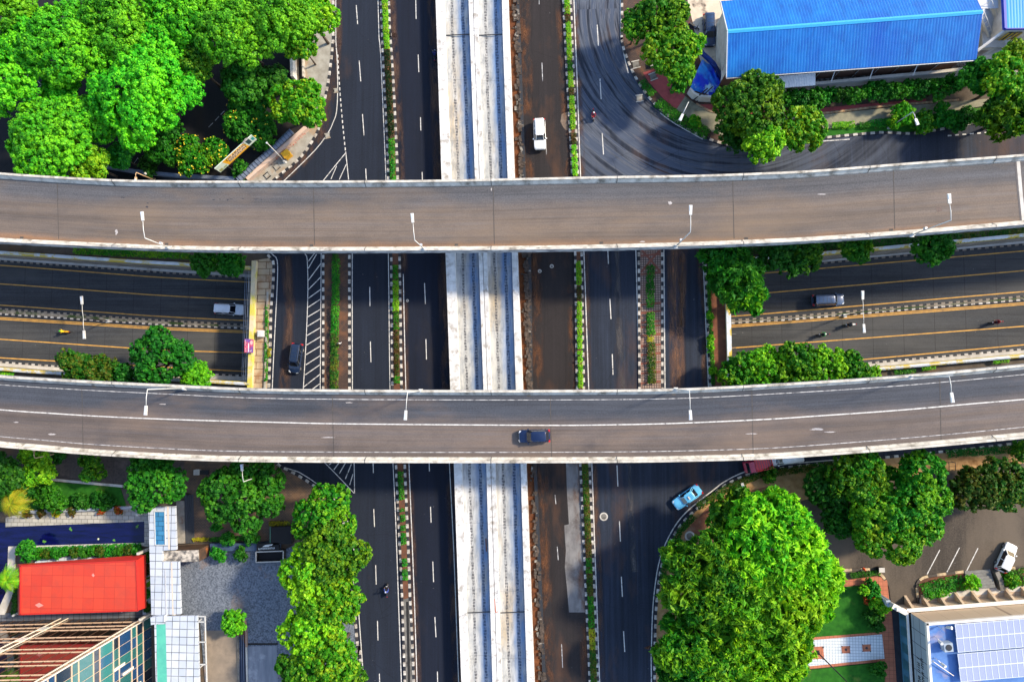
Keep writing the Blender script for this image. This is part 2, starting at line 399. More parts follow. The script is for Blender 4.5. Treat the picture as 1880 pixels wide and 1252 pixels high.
for side, (n, s_) in (('west',(wNL,wSL)),('east',(wNR,wSR))):
    m = MB(); ext = Vector((14 if side=='west' else -14,0,0))
    N, S = list(n), list(s_)
    if side=='west': N.append(N[-1]+ext); S.append(S[-1]+ext)
    else: N.insert(0,N[0]+ext); S.insert(0,S[0]+ext)
    for i in range(len(N)-1):
        m.face([S[i],S[i+1],N[i+1],N[i]])
    struct(m.build('underpass_road', A_under), f'grey concrete underpass roadway on the {side} side', 'road')
    # tunnel lining behind the portal (dark concrete, hidden under the junction)
    a, b = (N[-2],N[-1]) if side=='west' else (N[0],N[1]); c, d = (S[-2],S[-1]) if side=='west' else (S[0],S[1])
    m = MB()
    m.face([a,b,b+Vector((0,0,5.8)),a+Vector((0,0,5.8))]); m.face([c,d,d+Vector((0,0,5.8)),c+Vector((0,0,5.8))])
    e0, e1 = (b,d) if side=='west' else (a,c); m.face([e0,e1,e1+Vector((0,0,5.8)),e0+Vector((0,0,5.8))])
    struct(m.build('tunnel_lining', M_concd), f'dark concrete tunnel lining on the {side} side', 'tunnel')

def fline(pts, w, mat=M_yellow, dz=.015, name='lane_line'):
    path = [PF(x,y,dz) for x,y in pts]
    m = MB(); m.ribbon(path, w); return struct(m.build(name, mat), 'painted line on the underpass road', 'marking')
def dens(pts, n=8):
    x0, x1 = pts[0][0], pts[-1][0]
    if x1 < 600: x1 = 505
    else: x0 = 1310
    xs = [x0+(x1-x0)*i/n for i in range(n+1)]; return list(zip(xs, interp(pts,xs)))
LW = [((-420,458),(0,487),(299,510),(455,518)), ((-420,497),(0,521),(299,543),(461,551)), ((-420,536),(0,560),(299,581.5),(459,589)),
      ((-420,560),(0,583),(299,602),(458,608)), ((-420,563),(0,586),(299,605),(458,611)), ((-420,596),(0,622.7),(299,643),(452,647.5)), ((-420,627),(0,657),(299,674),(455,682))]
LE = [((1340,506),(1413,501),(1880,461),(2300,420)), ((1340,543),(1413,537.5),(1880,497),(2300,460)), ((1341,581),(1413,575.5),(1880,535.5),(2300,498)),
      ((1344,597.5),(1880,556),(2300,520)), ((1344,600.5),(1880,559.2),(2300,523)), ((1344,639),(1880,599),(2300,565)), ((1345,679),(1563,662),(1880,633),(2300,592))]
for l in LW+LE: fline(dens(l,12), .17)
def fkerb(pts, w=.27, h=.2):
    m = MB(); path = [PF(x,y) for x,y in pts]
    m.rail(path, [(-w/2,-.05),(w/2,-.05),(w/2,h),(-w/2,h)]); return m
KW = [((-420,451),(0,479),(299,500.5),(458,511)), ((-420,541),(0,567),(299,588.7),(458,597)), ((-420,551),(0,576.4),(299,596.5),(458,603)), ((-420,632),(0,664.4),(102,672.5),(458,690.5))]
KE = [((1340,498.5),(1413,492.5),(1880,448.8),(2300,404)), ((1341,588),(1420,584),(1880,544),(2300,508)), ((1341,593.5),(1420,589.5),(1880,550.6),(2300,515)), ((1341,686.5),(1589,667),(1880,641),(2300,598))]
for i_, k in enumerate(KW+KE): struct(fkerb(dens(k,14)).build('kerb', M_kerb3 if i_%4 < 2 else M_kerb2), 'black and white painted kerb in the underpass', 'kerb')
M_medfill = mnoise('median_fill', (.3,.27,.22,1), (.16,.14,.11,1), 1.2, .95, c3=(.03,.06,.015,1), s3=.35, a3=.5, b3=.6)
for n_, s_ in ((KW[1],KW[2]),(KE[1],KE[2])):
    a = [PF(x,y,.14) for x,y in dens(n_,14)]; b = [PF(x,y,.14) for x,y in dens(s_,14)]
    m = MB()
    for i in range(14): m.face([b[i],b[i+1],a[i+1],a[i]])
    struct(m.build('median', M_medfill), 'narrow concrete median with moss between underpass kerbs', 'median')
M_walk = mbrick('wall_panels', (.36,.32,.27,1), (.25,.23,.2,1), (.06,.055,.05,1), .62,6,.05, kind='UV', dirt=(.1,.09,.075,1))
M_yband = mnoise('yellow_band', (.55,.4,.03,1), (.4,.33,.05,1), 1, .8, c3=(.15,.13,.03,1), s3=.4)
M_wallp = mnoise('parapet_paint', (.62,.66,.7,1), (.45,.5,.56,1), .9, .85, c3=(.55,.42,.08,1), s3=.35, a3=.5, b3=.56)
for path, kp, sgn, wh in ((wNL,KW[0],1,'north west'),(wNR,KE[0],1,'north east'),(wSL,KW[3],-1,'south west'),(wSR,KE[3],-1,'south east')):
    r = thing('retaining_wall', path[4], f'panelled retaining wall with yellow band along the {wh} ramp', 'wall')
    m = MB()
    for i in range(len(path)-1):
        a, b = path[i], path[i+1]; L = sides(path); u = (a-path[0]).length; v = (b-path[0]).length
        q = [a,b,Vector((b.x,b.y,.25)),Vector((a.x,a.y,.25))]; uv = [(u,0),(v,0),(v,1),(u,1)]
        m.face(q if sgn<0 else q[::-1], uv if sgn<0 else uv[::-1])
    part(m, 'panel_face', M_walk, r)
    top = [Vector((p.x,p.y,0)) for p in path]
    m = MB(); m.rail(top, [(-.02*sgn,.25),(.42*sgn,.25),(.42*sgn,.95),(-.02*sgn,.95)]); part(m, 'parapet', M_wallp, r)
    m = MB(); m.rail(top, [(-.09*sgn,.02),(-.022*sgn,.02),(-.022*sgn,.24),(-.09*sgn,.24)]); part(m, 'painted_band', M_yband, r)
    m = MB(); rp = [Vector((p.x,p.y,1.35))+n*.2*sgn for p,n in zip(path,sides(path))]
    m.tube(rp, .05, 6)
    for p in rp: m.tube([(p.x,p.y,.9),(p.x,p.y,1.35)], .04, 6)
    part(m, 'handrail', M_steel, r)
    # the narrow walkway at the foot of the wall
    kk = [PF(x,y,.16) for x,y in dens(kp,14)]
    m = MB()
    wp = [PF(x,y,.16) for x,y in dens(list(zip({1:xsl,2:xsr}[1 if 'west' in wh else 2], interp({'north west':NL,'north east':NR,'south west':SL,'south east':SR}[wh], {1:xsl,2:xsr}[1 if 'west' in wh else 2]))),14)]
    for i in range(14):
        q = [kk[i],kk[i+1],wp[i+1],wp[i]]; m.face(q if sgn>0 else q[::-1])
    struct(m.build('walkway', M_conc), f'narrow concrete walkway at the foot of the {wh} underpass wall', 'path')

# ------------------------------------------------------------------ roads
def road(name, pts, mat, label, z=0.0):
    m = MB(); m.sheet(PX(pts, z)); return struct(m.build(name, mat), label, 'road')
m1L = [(697,-90),(699.5,0),(711,253),(713.3,327),(718.6,465),(721,711),(727.3,849),(733.5,985.6),(738,1079),(743.8,1252),(747,1340)]
m1R = [(711,-90),(714,0),(716.4,62),(722,145),(729.7,308.6),(733.8,465),(737.4,711),(743,849),(750,1013),(753,1096),(760,1252),(763,1340)]
m2L = [(1030,-90),(1034,0),(1051,327),(1056,462),(1059.6,715),(1065.4,849),(1083,1252),(1087,1340)]
m2R = [(1044,-90),(1047.5,0),(1061.4,327),(1067.6,462),(1072,715),(1082,849),(1097.5,1252),(1101,1340)]
gL = [(801,-90),(803.7,0),(814.6,327),(821.7,462),(830.7,715),(837,849),(851,1252),(854,1340)]
gR = [(930,-90),(934,0),(945.7,327),(951,462),(961,715),(967,849),(982,1252),(986,1340)]
sR = [(948,-90),(952,0),(964,327),(973.6,462),(977,715),(983.6,849),(1001,1252),(1005,1340)]
westK = [(612,-90),(612,0),(611,80),(604.6,140),(599,171),(590,219),(584,240),(569,267),(548,294),(515,321),(490,345),(474,385),(476,430),(486,460),(497,474),(502.8,486),(501,532),(498,564),(497,610),(496,652),(494,708),(493,760),(497,828),(510,852),(540,868),(575,890),(605,915),(630,955),(645,1020),(648,1080),(652,1130),(658,1200),(664,1252),(668,1340)]
eastT = [(1142,-90),(1142,0),(1141,70),(1150,105),(1166,141.5),(1190,178),(1222,210),(1262,236),(1294,253),(1342,268),(1400,272),(1450,263),(1510,254),(1616,244),(1667,246),(1714,240),(1757,232),(1788,227),(1880,218),(1980,205)]
eastM = [(1980,372),(1700,405),(1500,425),(1340,436),(1288,448),(1291,470),(1295.6,506),(1303.6,709),(1308,770),(1330,800),(1560,800),(1980,760)]
eastB = [(1980,800),(1813,820),(1734.5,828.5),(1600,842),(1509,851),(1477,854),(1430,859.5),(1384.6,868),(1354,878),(1323,896),(1299.6,916),(1276,936),(1250,963),(1228,999),(1215,1036),(1208,1080),(1204,1125),(1202,1192),(1202,1252),(1204,1340)]
def far(l, d=650):
    """run a line on beyond the picture along its own direction"""
    for i, j in ((0,1),(-1,-2)):
        (x,y),(u,v) = l[i], l[j]; k = math.hypot(x-u,y-v); l[i] = (x+(x-u)/k*d, y+(y-v)/k*d)
for l_ in (m1L,m1R,m2L,m2R,gL,gR,sR,westK,eastT,eastM,eastB): far(l_)
road('road', westK+m1L[::-1], A_west, 'dark blue grey asphalt of the western carriageway')
road('road', m1R+gL[::-1], A_busway, 'dark asphalt carriageway west of the guideway')
road('road', sR+m2L[::-1], A_brown, 'brown dusty asphalt carriageway east of the guideway')
road('road', m2R+eastB[::-1]+eastM[::-1]+eastT[::-1], A_east, 'wide eastern asphalt carriageway with swept tyre marks')

def mark(pts, w, mat=M_white, z=.014, label='white painted edge line on asphalt', name='road_marking', px=True):
    m = MB(); m.ribbon(PX(pts,z) if px else pts, w); return struct(m.build(name, mat), label, 'marking')
for l, w in (([(693,-60),(694,0),(699,102),(708.7,327),(713,465),(716,711),(721.4,848),(726.6,958),(737,1252),(740,1330)],.13),
          ([(616.5,-60),(616.5,0),(617,80),(618.6,102),(620,159),(618,204.5),(612,224),(602.5,244),(577.6,277),(523.6,330),(500,352),(484,390),(487,440),(499,466),(509,478.6),(508.8,527),(504.6,610),(500,710),(500,760),(506,845),(548,866),(582,888),(612,914),(638,956),(652,1020)],.13),
          ([(656,1080),(659,1130),(668,1252)],.13),
          ([(740.3,503),(745,711),(750.7,849),(760,1079),(765.6,1252),(768,1330)],.13),
          ([(824,800),(825,849),(833,1010),(842,1252),(845,1330)],.13),
          ([(1051,-60),(1053.7,0),(1066,327),(1072,462),(1081,715),(1086.5,849),(1101,1252),(1104,1330)],.15),
          ([(1139,-60),(1139,0),(1142,79),(1153.5,135)],.15), ([(1212,208),(1240,228),(1290,256)],.15),
          ([(1165,380),(1167.3,457),(1174,714),(1176,800)],.15), ([(1216,380),(1218.7,457),(1221,714),(1223,800)],.15),
          ([(1286,430),(1288,457),(1292,506),(1300.5,709),(1302,760)],.14),
          ([(1600,839),(1489.5,847.6),(1437,852.7),(1383,861.7),(1355.6,870.7),(1328.5,885),(1307,901.5),(1270.6,930),(1244,958),(1222,997),(1209,1036),(1202,1080),(1198,1125),(1196,1192),(1196,1252),(1197,1330)],.16),
          ([(646.6,340),(646.6,466),(647,711),(649,800)],.12), ([(560,430),(560,466),(563.7,474),(565.3,530),(562.5,615),(557,711),(552,790),(560,820),(596,849),(650,905)],.12),
          ([(590,420),(589.6,466),(588.5,638),(588,711),(588,800)],.12), ([(634.7,279),(640,330)],.13), ([(634.7,281),(595,330),(570,365)],.12), ([(618,305),(607.7,329)],.11), ([(635.7,302),(623,330)],.11),
          ([(650,840),(651,905)],.12), ([(1504,260),(1560,256)],.14)):
    for i, j in ((0,1),(-1,-2)):
        (x,y),(u,v) = l[i], l[j]
        if y <= -60 or y >= 1330: k = math.hypot(x-u,y-v); l[i] = (x+(x-u)/k*600, y+(y-v)/k*600)
    mark(curve(l,3), w)
hz = [(600,436,566,480),(581,467,566,493),(589,484,566,515),(589,508.6,566,532),(589,531.2,566,548),(589,549,565.5,564.3),(588.5,568,565,581.7),(588.5,584.7,564.5,599),(588.5,601.4,563.5,616),(588.5,618,562.3,633.8),(588.5,635,562,651),(588,652.8,561.5,669.7),(588,669,560.5,688),(587.5,687,558,710),(587,704.5,570,717),(587,722,556,744),(587,740,555,762),
      (608,850,604,853),(622,850,613,862),(634,850,623,869),(645,852,634,879),(648,870,642,890)]
m = MB()
for a,b,c,d in hz: m.ribbon(PX([(a,b),(c,d)],.014), .13)
struct(m.build('road_marking', M_white), 'diagonal hatching of white lines on asphalt', 'marking')
def dashes(segs, w=.13, mat=M_white, label='broken white lane line on asphalt'):
    m = MB()
    for a,b,c,d in segs: m.ribbon(PX([(a,b),(c,d)],.014), w)
    return struct(m.build('road_marking', mat), label, 'marking')
dashes([(651,-90,652,-52),(654,10,656.6,45),(659.4,112,662.4,150),(665.5,210,668.3,249),(671.4,310,673,340),(676,420,677,455),(678.8,527,679.3,562),(680,627,681,665),(682,730,683,765),(684.5,836,685.5,868),(686.2,934,687.6,967),(689.7,1037,690.7,1072.6),(693,1139,694,1175),(696.4,1236,698,1275)])
dashes([(763,-10,764,35.5),(767.7,101,769,133),(772,216,772.6,240),(775,316,776,350),(779.4,520,781,558),(782,622.6,783,660),(787.5,838,788.4,865),(790.4,930,791.5,959),(794.6,1030.5,796,1068),(798.4,1132,800.4,1169),(803,1232,804,1270)])
dashes([(989,-20,990,8.6),(995,115.7,996.3,150),(1002.3,262,1003.3,284),(1019,908,1020.6,925),(1023,1003,1025,1028),(1031,1182,1033,1225)], .11, M_faded)
dashes([(1092.5,-50,1094,-15),(1096.3,46,1098.7,85),(1101.5,145,1103.7,182.7),(1105.5,245,1108,284),(1115,440,1117,484.5),(1119.7,548.5,1121.8,585.7),(1124,650,1125.5,687.7),(1132.7,854,1134.4,892.5),(1137.2,956,1139,993.6),(1140.7,1058,1142.7,1095),(1144.8,1158,1147,1196)], .14)
sd = []
for i in range(18):
    y = 101+i*10; f = (y-101)/178; sd.append((620+14.7*f*f*.4+14.7*f*.6, y, 620+14.7*(f+.03)*.6+14.7*f*f*.4, y+5.6))
dashes(sd, .17)
dashes([(1740+i*13.5,249.5-i*1.1,1747+i*13.5,249-i*1.1) for i in range(11)], .2)
# concrete repair patch, tar patches
m = MB(); m.sheet(PX([(1038,800),(1039,851),(1041,905),(1044.5,962),(1036,964),(1037,985),(1039,1010),(1037,1040),(1041,1080),(1044.7,1123.6),(1074,1123.6),(1071,1010),(1067,905),(1063,851),(1061,800)],.006))
struct(m.build('road_patch', mnoise('patch_concrete',(.2,.195,.19,1),(.13,.125,.125,1),.9,.9,(1,.4,1),c3=(.07,.06,.058,1),s3=.4,a3=.5,b3=.7,bump=.3)), 'pale grey concrete repair patch in the brown carriageway', 'road patch')
m = MB(); m.sheet(PX([(1031,210),(1040,206),(1046,214),(1046,236),(1042,240),(1037,238),(1033,232),(1029,224)],.006))
struct(m.build('road_patch', mnoise('tan_patch',(.2,.15,.11,1),(.12,.09,.07,1),3,.95)), 'small tan dirt patch beside the kerb near the white car', 'road patch')
# kerbs
def kerb(pts, n=3, mat=M_kerb, h=.17, w=.36, label='black and white painted kerb'):
    m = MB(); m.rail(PX(curve(pts,n),0), [(-w/2,-.03),(w/2,-.03),(w/2,h),(-w/2,h)]); return struct(m.build('kerb', mat), label, 'kerb')
for k in (m1L,m1R,m2L,m2R,westK,eastT): kerb(k)
kerb(eastB); kerb(eastM[4:8]); kerb([(593.6,372),(594,467),(594,711),(594,800)]); kerb([(641,372),(641.7,467),(642,711),(643,800)])
kerb([(1172,380),(1172.7,457),(1174,716),(1175,800)]); kerb([(1214.6,380),(1215.6,457),(1215.6,716),(1216,800)])
def raised(name, pts, mat, label, z=.13, cat='pavement'):
    m = MB(); m.prism(PX(pts,z), -.05, z); return struct(m.build(name, mat), label, cat)
raised('median', m1L[:9]+[(741,1100)]+m1R[:10][::-1], mnoise('bed_soil',(.15,.06,.03,1),(.09,.045,.03,1),1.5,.95), 'planted soil median between the western carriageways', cat='median')
raised('median', [(739,1082),(754,1098),(760,1252),(763,1340),(747,1340),(743.8,1252)], M_concd, 'bare concrete median with a drain slot', cat='median', z=.12)
m = MB(); m.prism(PX([(745.5,1104),(750,1104),(755.5,1340),(751,1340)],.13), .02, .145); struct(m.build('drain', mplain('drain_dark',(.012,.012,.012,1),.9)), 'dark open drain slot along the concrete median', 'drain')
raised('median', m2L+m2R[::-1], MC['bed_soil'], 'planted soil median between the eastern carriageways', cat='median')
raised('median', [(594,372),(594,467),(594,711),(594,800),(643,800),(642,711),(641.7,467),(641,372)], M_brickbrown, 'brown paved island beside the turning lane', cat='median')
M_grid = mbrick('paving_small_squares',(.34,.25,.2,1),(.28,.2,.165,1),(.07,.05,.045,1),.36,.36,.06,off=0,dirt=(.3,.14,.09,1),stain=.6)
raised('median', [(1172,380),(1172.7,457),(1174,716),(1175,800),(1216,800),(1215.6,716),(1215.6,457),(1214.6,380)], M_grid, 'island paved in small square tiles beside the wide carriageway', cat='median')
m = MB()
for y in (466,500,556,571,589,597,613,632,648,664,682,700):
    m.ribbon(PX([(1176.5,y+4),(1213.5,y)],.142), .3)
m.ribbon(PX([(1177,500),(1195,478),(1213,458)],.146), .3); m.ribbon(PX([(1177,458),(1195,478),(1213,500)],.15), .3)
struct(m.build('paving_band', mnoise('band_red',(.25,.09,.06,1),(.17,.06,.045,1),3,.9)), 'dull red paving bands across the tiled island', 'paving')
raised('soil_strip', gR+sR[::-1], M_redsoil, 'strip of bare red soil beside the guideway', z=.05, cat='soil')

# dirt washed along the kerbs and wheel tracks
D_or = mdust('dirt_orange',(.22,.085,.03,1),.46,.72,.7); D_br = mdust('dirt_brown',(.13,.07,.045,1),.4,.62,.8); D_gr = mdust('dirt_grey',(.13,.12,.12,1),.42,.66,.9); D_tk = mdust('dirt_tracks',(.26,.13,.07,1),.36,.62,1.1,(1.6,.25,1))
def dirt(pts, w, mat, label, off=0):
    m = MB(); path = PX(curve(pts,3), .009)
    L = sides(path); u = 0
    for i in range(len(path)-1):
        a, b = path[i], path[i+1]; d = (b-a).length
        m.face([a+L[i]*(off-w/2),b+L[i+1]*(off-w/2),b+L[i+1]*(off+w/2),a+L[i]*(off+w/2)],[(u,0),(u+d,0),(u+d,1),(u,1)]); u += d
    return struct(m.build('road_dirt', mat), label, 'dirt')
dirt([(x,y) for x,y in sR],2.4,D_or,'orange soil washed onto the brown carriageway',.7); dirt(m2L,1.8,D_or,'orange dirt along the left kerb of the eastern median',-.5); dirt(m1R,1.6,D_br,'brown dirt along the right kerb of the western median',.5)
dirt(m2R,1.4,D_br,'brown dirt along the right kerb of the eastern median',.6); dirt(gL,2.0,D_br,'dark brown dirt along the guideway wall',-.8)
dirt(westK[:14],1.8,D_br,'brown dirt along the merge lane kerb',.7); dirt(eastB,2.0,D_or,'orange dirt along the south east bend kerb',.9)
dirt([(1238,440),(1240,560),(1243,640),(1247,800)],2.6,D_tk,'brown wheel track dirt left in the turning road'); dirt([(1254,440),(1252,520),(1250,600)],1.6,D_tk,'second brown wheel track in the turning road')
dirt([(1126,440),(1130,560),(1138,720),(1150,900),(1160,1050)],1.2,D_gr,'grey worn track along the lane line of the wide carriageway',.4); dirt([(1290,452),(1297,560),(1302,720)],1.2,D_br,'brown dirt along the right edge of the turning road',-.6)
dirt([(0,432),(316,449),(640,452)] and [(524,470),(532,560),(530,640),(520,720)],2.2,D_br,'brown dirt in the turning lane beside the left portal')
# ------------------------------------------------------------------ guideway (concrete double trough)
GZ = 1.5
gw = thing('guideway', P(890,690,0), 'pale concrete guideway with two troughs running under both flyovers', 'guideway')
ys = [-720,-110,0,62,150,327,462,715,849,985,1122,1252,1350,1960]
def gx(pts, y): return interp([(b,a) for a,b in pts], [y])[0]
GI = [(-110,815),(0,816.8),(62,818),(327,829.5),(462,836.5),(715,845),(849,849),(1252,862),(1350,866)]
GC0 = [(-110,859),(0,861),(62,863.5),(327,873),(462,879.5),(715,888.5),(849,893.5),(1252,905),(1350,908)]
GC1 = [(-110,875),(0,878.5),(62,879),(327,889),(462,894.5),(715,903.5),(849,910),(1252,922),(1350,925)]
GR0 = [(-110,919),(0,922),(62,923.5),(327,932.5),(462,940),(715,947.5),(849,956),(1252,968),(1350,971)]
L1 = lambda l: [(P(interp(l,[y])[0], y, GZ)) for y in ys]
pI, pC0, pC1, pR0 = L1(GI), L1(GC0), L1(GC1), L1(GR0)
pL = [P(gx(gL,y),y,0) for y in ys]; pRr = [P(gx(gR,y),y,0) for y in ys]
def mtrough(name, seed):
    t = NT(name); uv = t.add('ShaderNodeUVMap'); sp = t.add('ShaderNodeSeparateXYZ'); t.link(uv.outputs[0], sp.inputs[0])
    u, v = sp.outputs[0], sp.outputs[1]
    c = t.mix(t.ramp(t.noise(t.coord((1.2,.25,1)),1.3,6,.65),.35,.7), (.42,.42,.40,1), (.24,.26,.28,1))
    ty = t.ramp(t.noise(t.coord((1,.3,1)),.22+seed*.03,5,.6),.52,.68); c = t.mix(t.math('MULTIPLY',ty,.8), c, (.36,.29,.19,1)); c = t.mix(t.math('MULTIPLY', t.ramp(t.noise(t.coord((1,.5,1)),.9,8,.75),.5,.62), .55), c, (.13,.14,.15,1)); c = t.mix(t.math('MULTIPLY', t.ramp(t.noise(t.coord((1,.12,1)),.55,6,.7),.52,.66), .6), c, (.62,.63,.64,1))
    w = t.math('ADD', v, t.math('MULTIPLY', t.math('SUBTRACT', t.noise(t.coord((1,.6,1)),1.2,4), .5), .12))
    def band(a, b, s=.02):
        m1 = t.add('ShaderNodeMapRange', interpolation_type='SMOOTHSTEP'); t.link(w, m1.inputs[0]); m1.inputs[1].default_value=a-s; m1.inputs[2].default_value=a+s
        m2 = t.add('ShaderNodeMapRange', interpolation_type='SMOOTHSTEP'); t.link(w, m2.inputs[0]); m2.inputs[1].default_value=b-s; m2.inputs[2].default_value=b+s; m2.inputs[3].default_value=1; m2.inputs[4].default_value=0
        return t.math('MULTIPLY', m1.outputs[0], m2.outputs[0])
    n = t.ramp(t.noise(t.coord((1,.22,1)),.8,5,.6),.3,.62)
    c = t.mix(t.math('MULTIPLY', t.math('MULTIPLY', band(.52,1.01,.14), n), .8), c, (.09,.2,.4,1))      # blue-grey tint towards the east side of the trough
    # rough, unfinished plinth strips: closely spaced dark bars
    bars = t.math('GREATER_THAN', t.math('FRACT', t.math('MULTIPLY', u, 2.2)), .3)
    brk = t.ramp(t.noise(t.coord((2,.8,1)),1.7,5,.7),.4,.52)
    for a, b, colr in ((.23,.33,(.06,.062,.07,1)),(.66,.78,(.035,.055,.095,1))):
        c = t.mix(t.math('MULTIPLY', t.math('MULTIPLY', band(a,b,.012), t.math('ADD', t.math('MULTIPLY',bars,.55), .45)), t.math('ADD', t.math('MULTIPLY', brk, .7), .22)), c, colr)
    c = t.mix(t.math('MULTIPLY', band(.94,1.1,.02), .6), c, (.07,.11,.19,1))
    j = t.math('LESS_THAN', t.math('FRACT', t.math('DIVIDE', t.math('ADD',u,t.math('MULTIPLY',t.noise(t.coord(),.8),.3)), 9.7)), .006)
    c = t.mix(t.math('MULTIPLY', j, .5), c, (.1,.1,.1,1))
    t.link(c, t.b.inputs['Base Color']); t.b.inputs['Roughness'].default_value = .85; t.b.inputs['Specular IOR Level'].default_value = .25
    t.bump(t.noise(t.coord((1,.4,1)),3,6), .05, .5)
    return t.m
M_gw = mnoise('guideway_concrete', (.68,.68,.67,1), (.5,.5,.49,1), .9, .85, c3=(.3,.27,.23,1), s3=1.0, a3=.52, b3=.68, bump=.3)
for k, (a, b) in enumerate(((pI,pC0),(pC1,pR0))):
    m = MB(); n = 6
    u = 0
    for i in range(len(ys)-1):
        d = (a[i+1]-a[i]).length
        for j in range(n):
            q = [a[i+1].lerp(b[i+1],j/n),a[i+1].lerp(b[i+1],(j+1)/n),a[i].lerp(b[i],(j+1)/n),a[i].lerp(b[i],j/n)]
            dip = lambda f: -.28*math.sin(math.pi*f)
            qq = [Vector((p.x,p.y,p.z+dip(f))) for p,f in zip(q,(j/n,(j+1)/n,(j+1)/n,j/n))]
            m.face(qq[::-1], [(u,j/n),(u,(j+1)/n),(u+d,(j+1)/n),(u+d,j/n)])
        u += d
    part(m, 'trough_floor', mtrough(f'trough_concrete_{k}',k), gw)
def wallstrip(a, b, zt, name):
    m = MB()
    for i in range(len(ys)-1):
        # split the coping at the casting joints so that each length is its own slab
        A0,A1,B0,B1 = a[i],a[i+1],b[i],b[i+1]
        g_ = .04 if ys[i] in (62,1122) else 0
        A0 = A0.lerp(A1,g_/max(1,(A1-A0).length)); B0 = B0.lerp(B1,g_/max(1,(B1-B0).length))
        top = lambda p: Vector((p.x,p.y,zt))
        bot = lambda p, z=0: Vector((p.x,p.y,z))
        m.face([top(A1),top(B1),top(B0),top(A0)][::-1]); m.face([bot(A0),bot(A1),top(A1),top(A0)][::-1]); m.face([bot(B0),bot(B1),top(B1),top(B0)])
        m.face([bot(A0),bot(B0),top(B0),top(A0)]); m.face([bot(A1),bot(B1),top(B1),top(A1)][::-1])
    return part(m, name, M_gw, gw)
w1 = wallstrip(pL, pI, 2.3, 'side_wall'); w2 = wallstrip(pR0, pRr, 2.3, 'side_wall')
mid = [a.lerp(b,.47) for a,b in zip(pC0,pC1)]; mid2 = [a.lerp(b,.53) for a,b in zip(pC0,pC1)]
wallstrip(pC0, mid, 2.3, 'centre_wall'); wallstrip(mid2, pC1, 2.3, 'centre_wall')
m = MB()
for yy in (62.5,1121.5):
    for l0,l1 in ((GI,GC0),(GC1,GR0)):
        x0, x1 = interp(l0,[yy])[0], interp(l1,[yy])[0]
        a, b = P(x0+.5,yy+3,GZ+.02), P(x1-.5,yy+1,GZ+.02); m = MB(); m.bar(a,b,.12,.1); part(m, 'expansion_joint', M_dark, gw)
# graffiti and red rust mark on the centre wall, small holes
m = MB(); rr = random.Random(3)
for (y0,y1) in ((1043,1066),(1082,1108)):
    y = y0
    while y < y1:
        x = 914+rr.uniform(-2,2); q = [(x+rr.uniform(-2.2,2.2), y+rr.uniform(-1.5,1.5)) for _ in range(3)]
        m.ribbon(PX(q,2.312), .05); y += 2.6
part(m, 'lettering', mplain('graffiti_grey',(.2,.2,.21,1),.9), gw)
m = MB(); m.ribbon(PX([(908,1099),(909,1112),(910,1124)],2.312), .12); m.ribbon(PX([(911,1124),(914.5,1122)],2.312), .1); part(m, 'rust_mark', mplain('rust',(.45,.12,.05,1),.9), gw)
m = MB(); m.bar(P(892,988,GZ+.1),P(893,1012,GZ+.1),.14,.12); o = m.build('timber_plank', mplain('plank_brown',(.16,.06,.035,1),.9)); tag(o,'reddish timber plank lying in the western trough of the guideway','plank')
# rubble lying on the red soil
def rubble(seed, box_y, n, size, matc, lab):
    m = MB(); rr = random.Random(seed)
    for _ in range(n):
        y = rr.uniform(*box_y); x0, x1 = gx(gR,y), gx(sR,y)
        x = x0+(x1-x0)*min(.92,max(.1,rr.gauss(.72,.16))); s_ = rr.uniform(*size)
        m.box(tuple(P(x,y,.05+s_*.3)), (s_*rr.uniform(.5,1.2),s_*rr.uniform(.6,1.9),s_*.7), rr.uniform(-.4,.4), tilt=Matrix.Rotation(rr.uniform(-.3,.3),3,'X'))
    tag(m.build('rubble', matc), lab, 'rubble', None, 'stuff')
M_rub = mnoise('rubble_grey',(.26,.24,.21,1),(.05,.045,.04,1),2.2,.95,a=.4,b=.6)
M_rubd = mnoise('rubble_dark',(.1,.075,.06,1),(.03,.025,.022,1),2.2,.95)
rubble(1,(-60,320),150,(.25,.6),M_rubd,'dark broken stones on the red soil strip, north end')
rubble(2,(462,715),260,(.25,.55),M_rubd,'dark stones heaped on the red soil between the flyovers')
rubble(3,(849,1300),130,(.3,.6),M_rubd,'dark stones on the red soil strip, south end')
rubble(4,(-60,1300),110,(.2,.5),M_rub,'scattered pale rubble along the red soil strip')
m = MB(); m.rail(PX([(x-1.5,y) for x,y in sR],0), [(-.25,0),(.25,0),(.25,.3),(-.25,.3)])
struct(m.build('kerb', M_dark), 'low dark edge kerb between red soil and carriageway', 'kerb')

# ------------------------------------------------------------------ flyovers
ZD, ZB = 11.0, 11.9
Un = curve([(-170,303),(0,317),(130,325.5),(262,331),(457,332),(640,331.7),(850,329.5),(1100,324),(1287,321),(1411,316.5),(1494,312.5),(1639,301),(1760,292),(1880,283),(2060,267)],4)
Us = curve([(-170,433),(0,444),(200,453.5),(316,458),(457,460),(640,460.5),(779,459.7),(1000,458),(1240,452.5),(1400,446.5),(1500,441.5),(1673,429.5),(1880,412.5),(2060,396)],4)
Ln = curve([(-170,677),(0,689.4),(150,698.5),(299,705.6),(460,713),(640,715.3),(800,716),(1000,716),(1236,713.5),(1450,703),(1666,688.7),(1880,669),(2060,650)],4)
Ls = curve([(-170,804),(0,821),(61,826),(137,833),(212,838),(345,845),(460,848),(680,849.5),(900,850),(1100,849.6),(1240,848),(1400,843.5),(1507,837),(1686,823),(1880,805),(2060,786)],4)
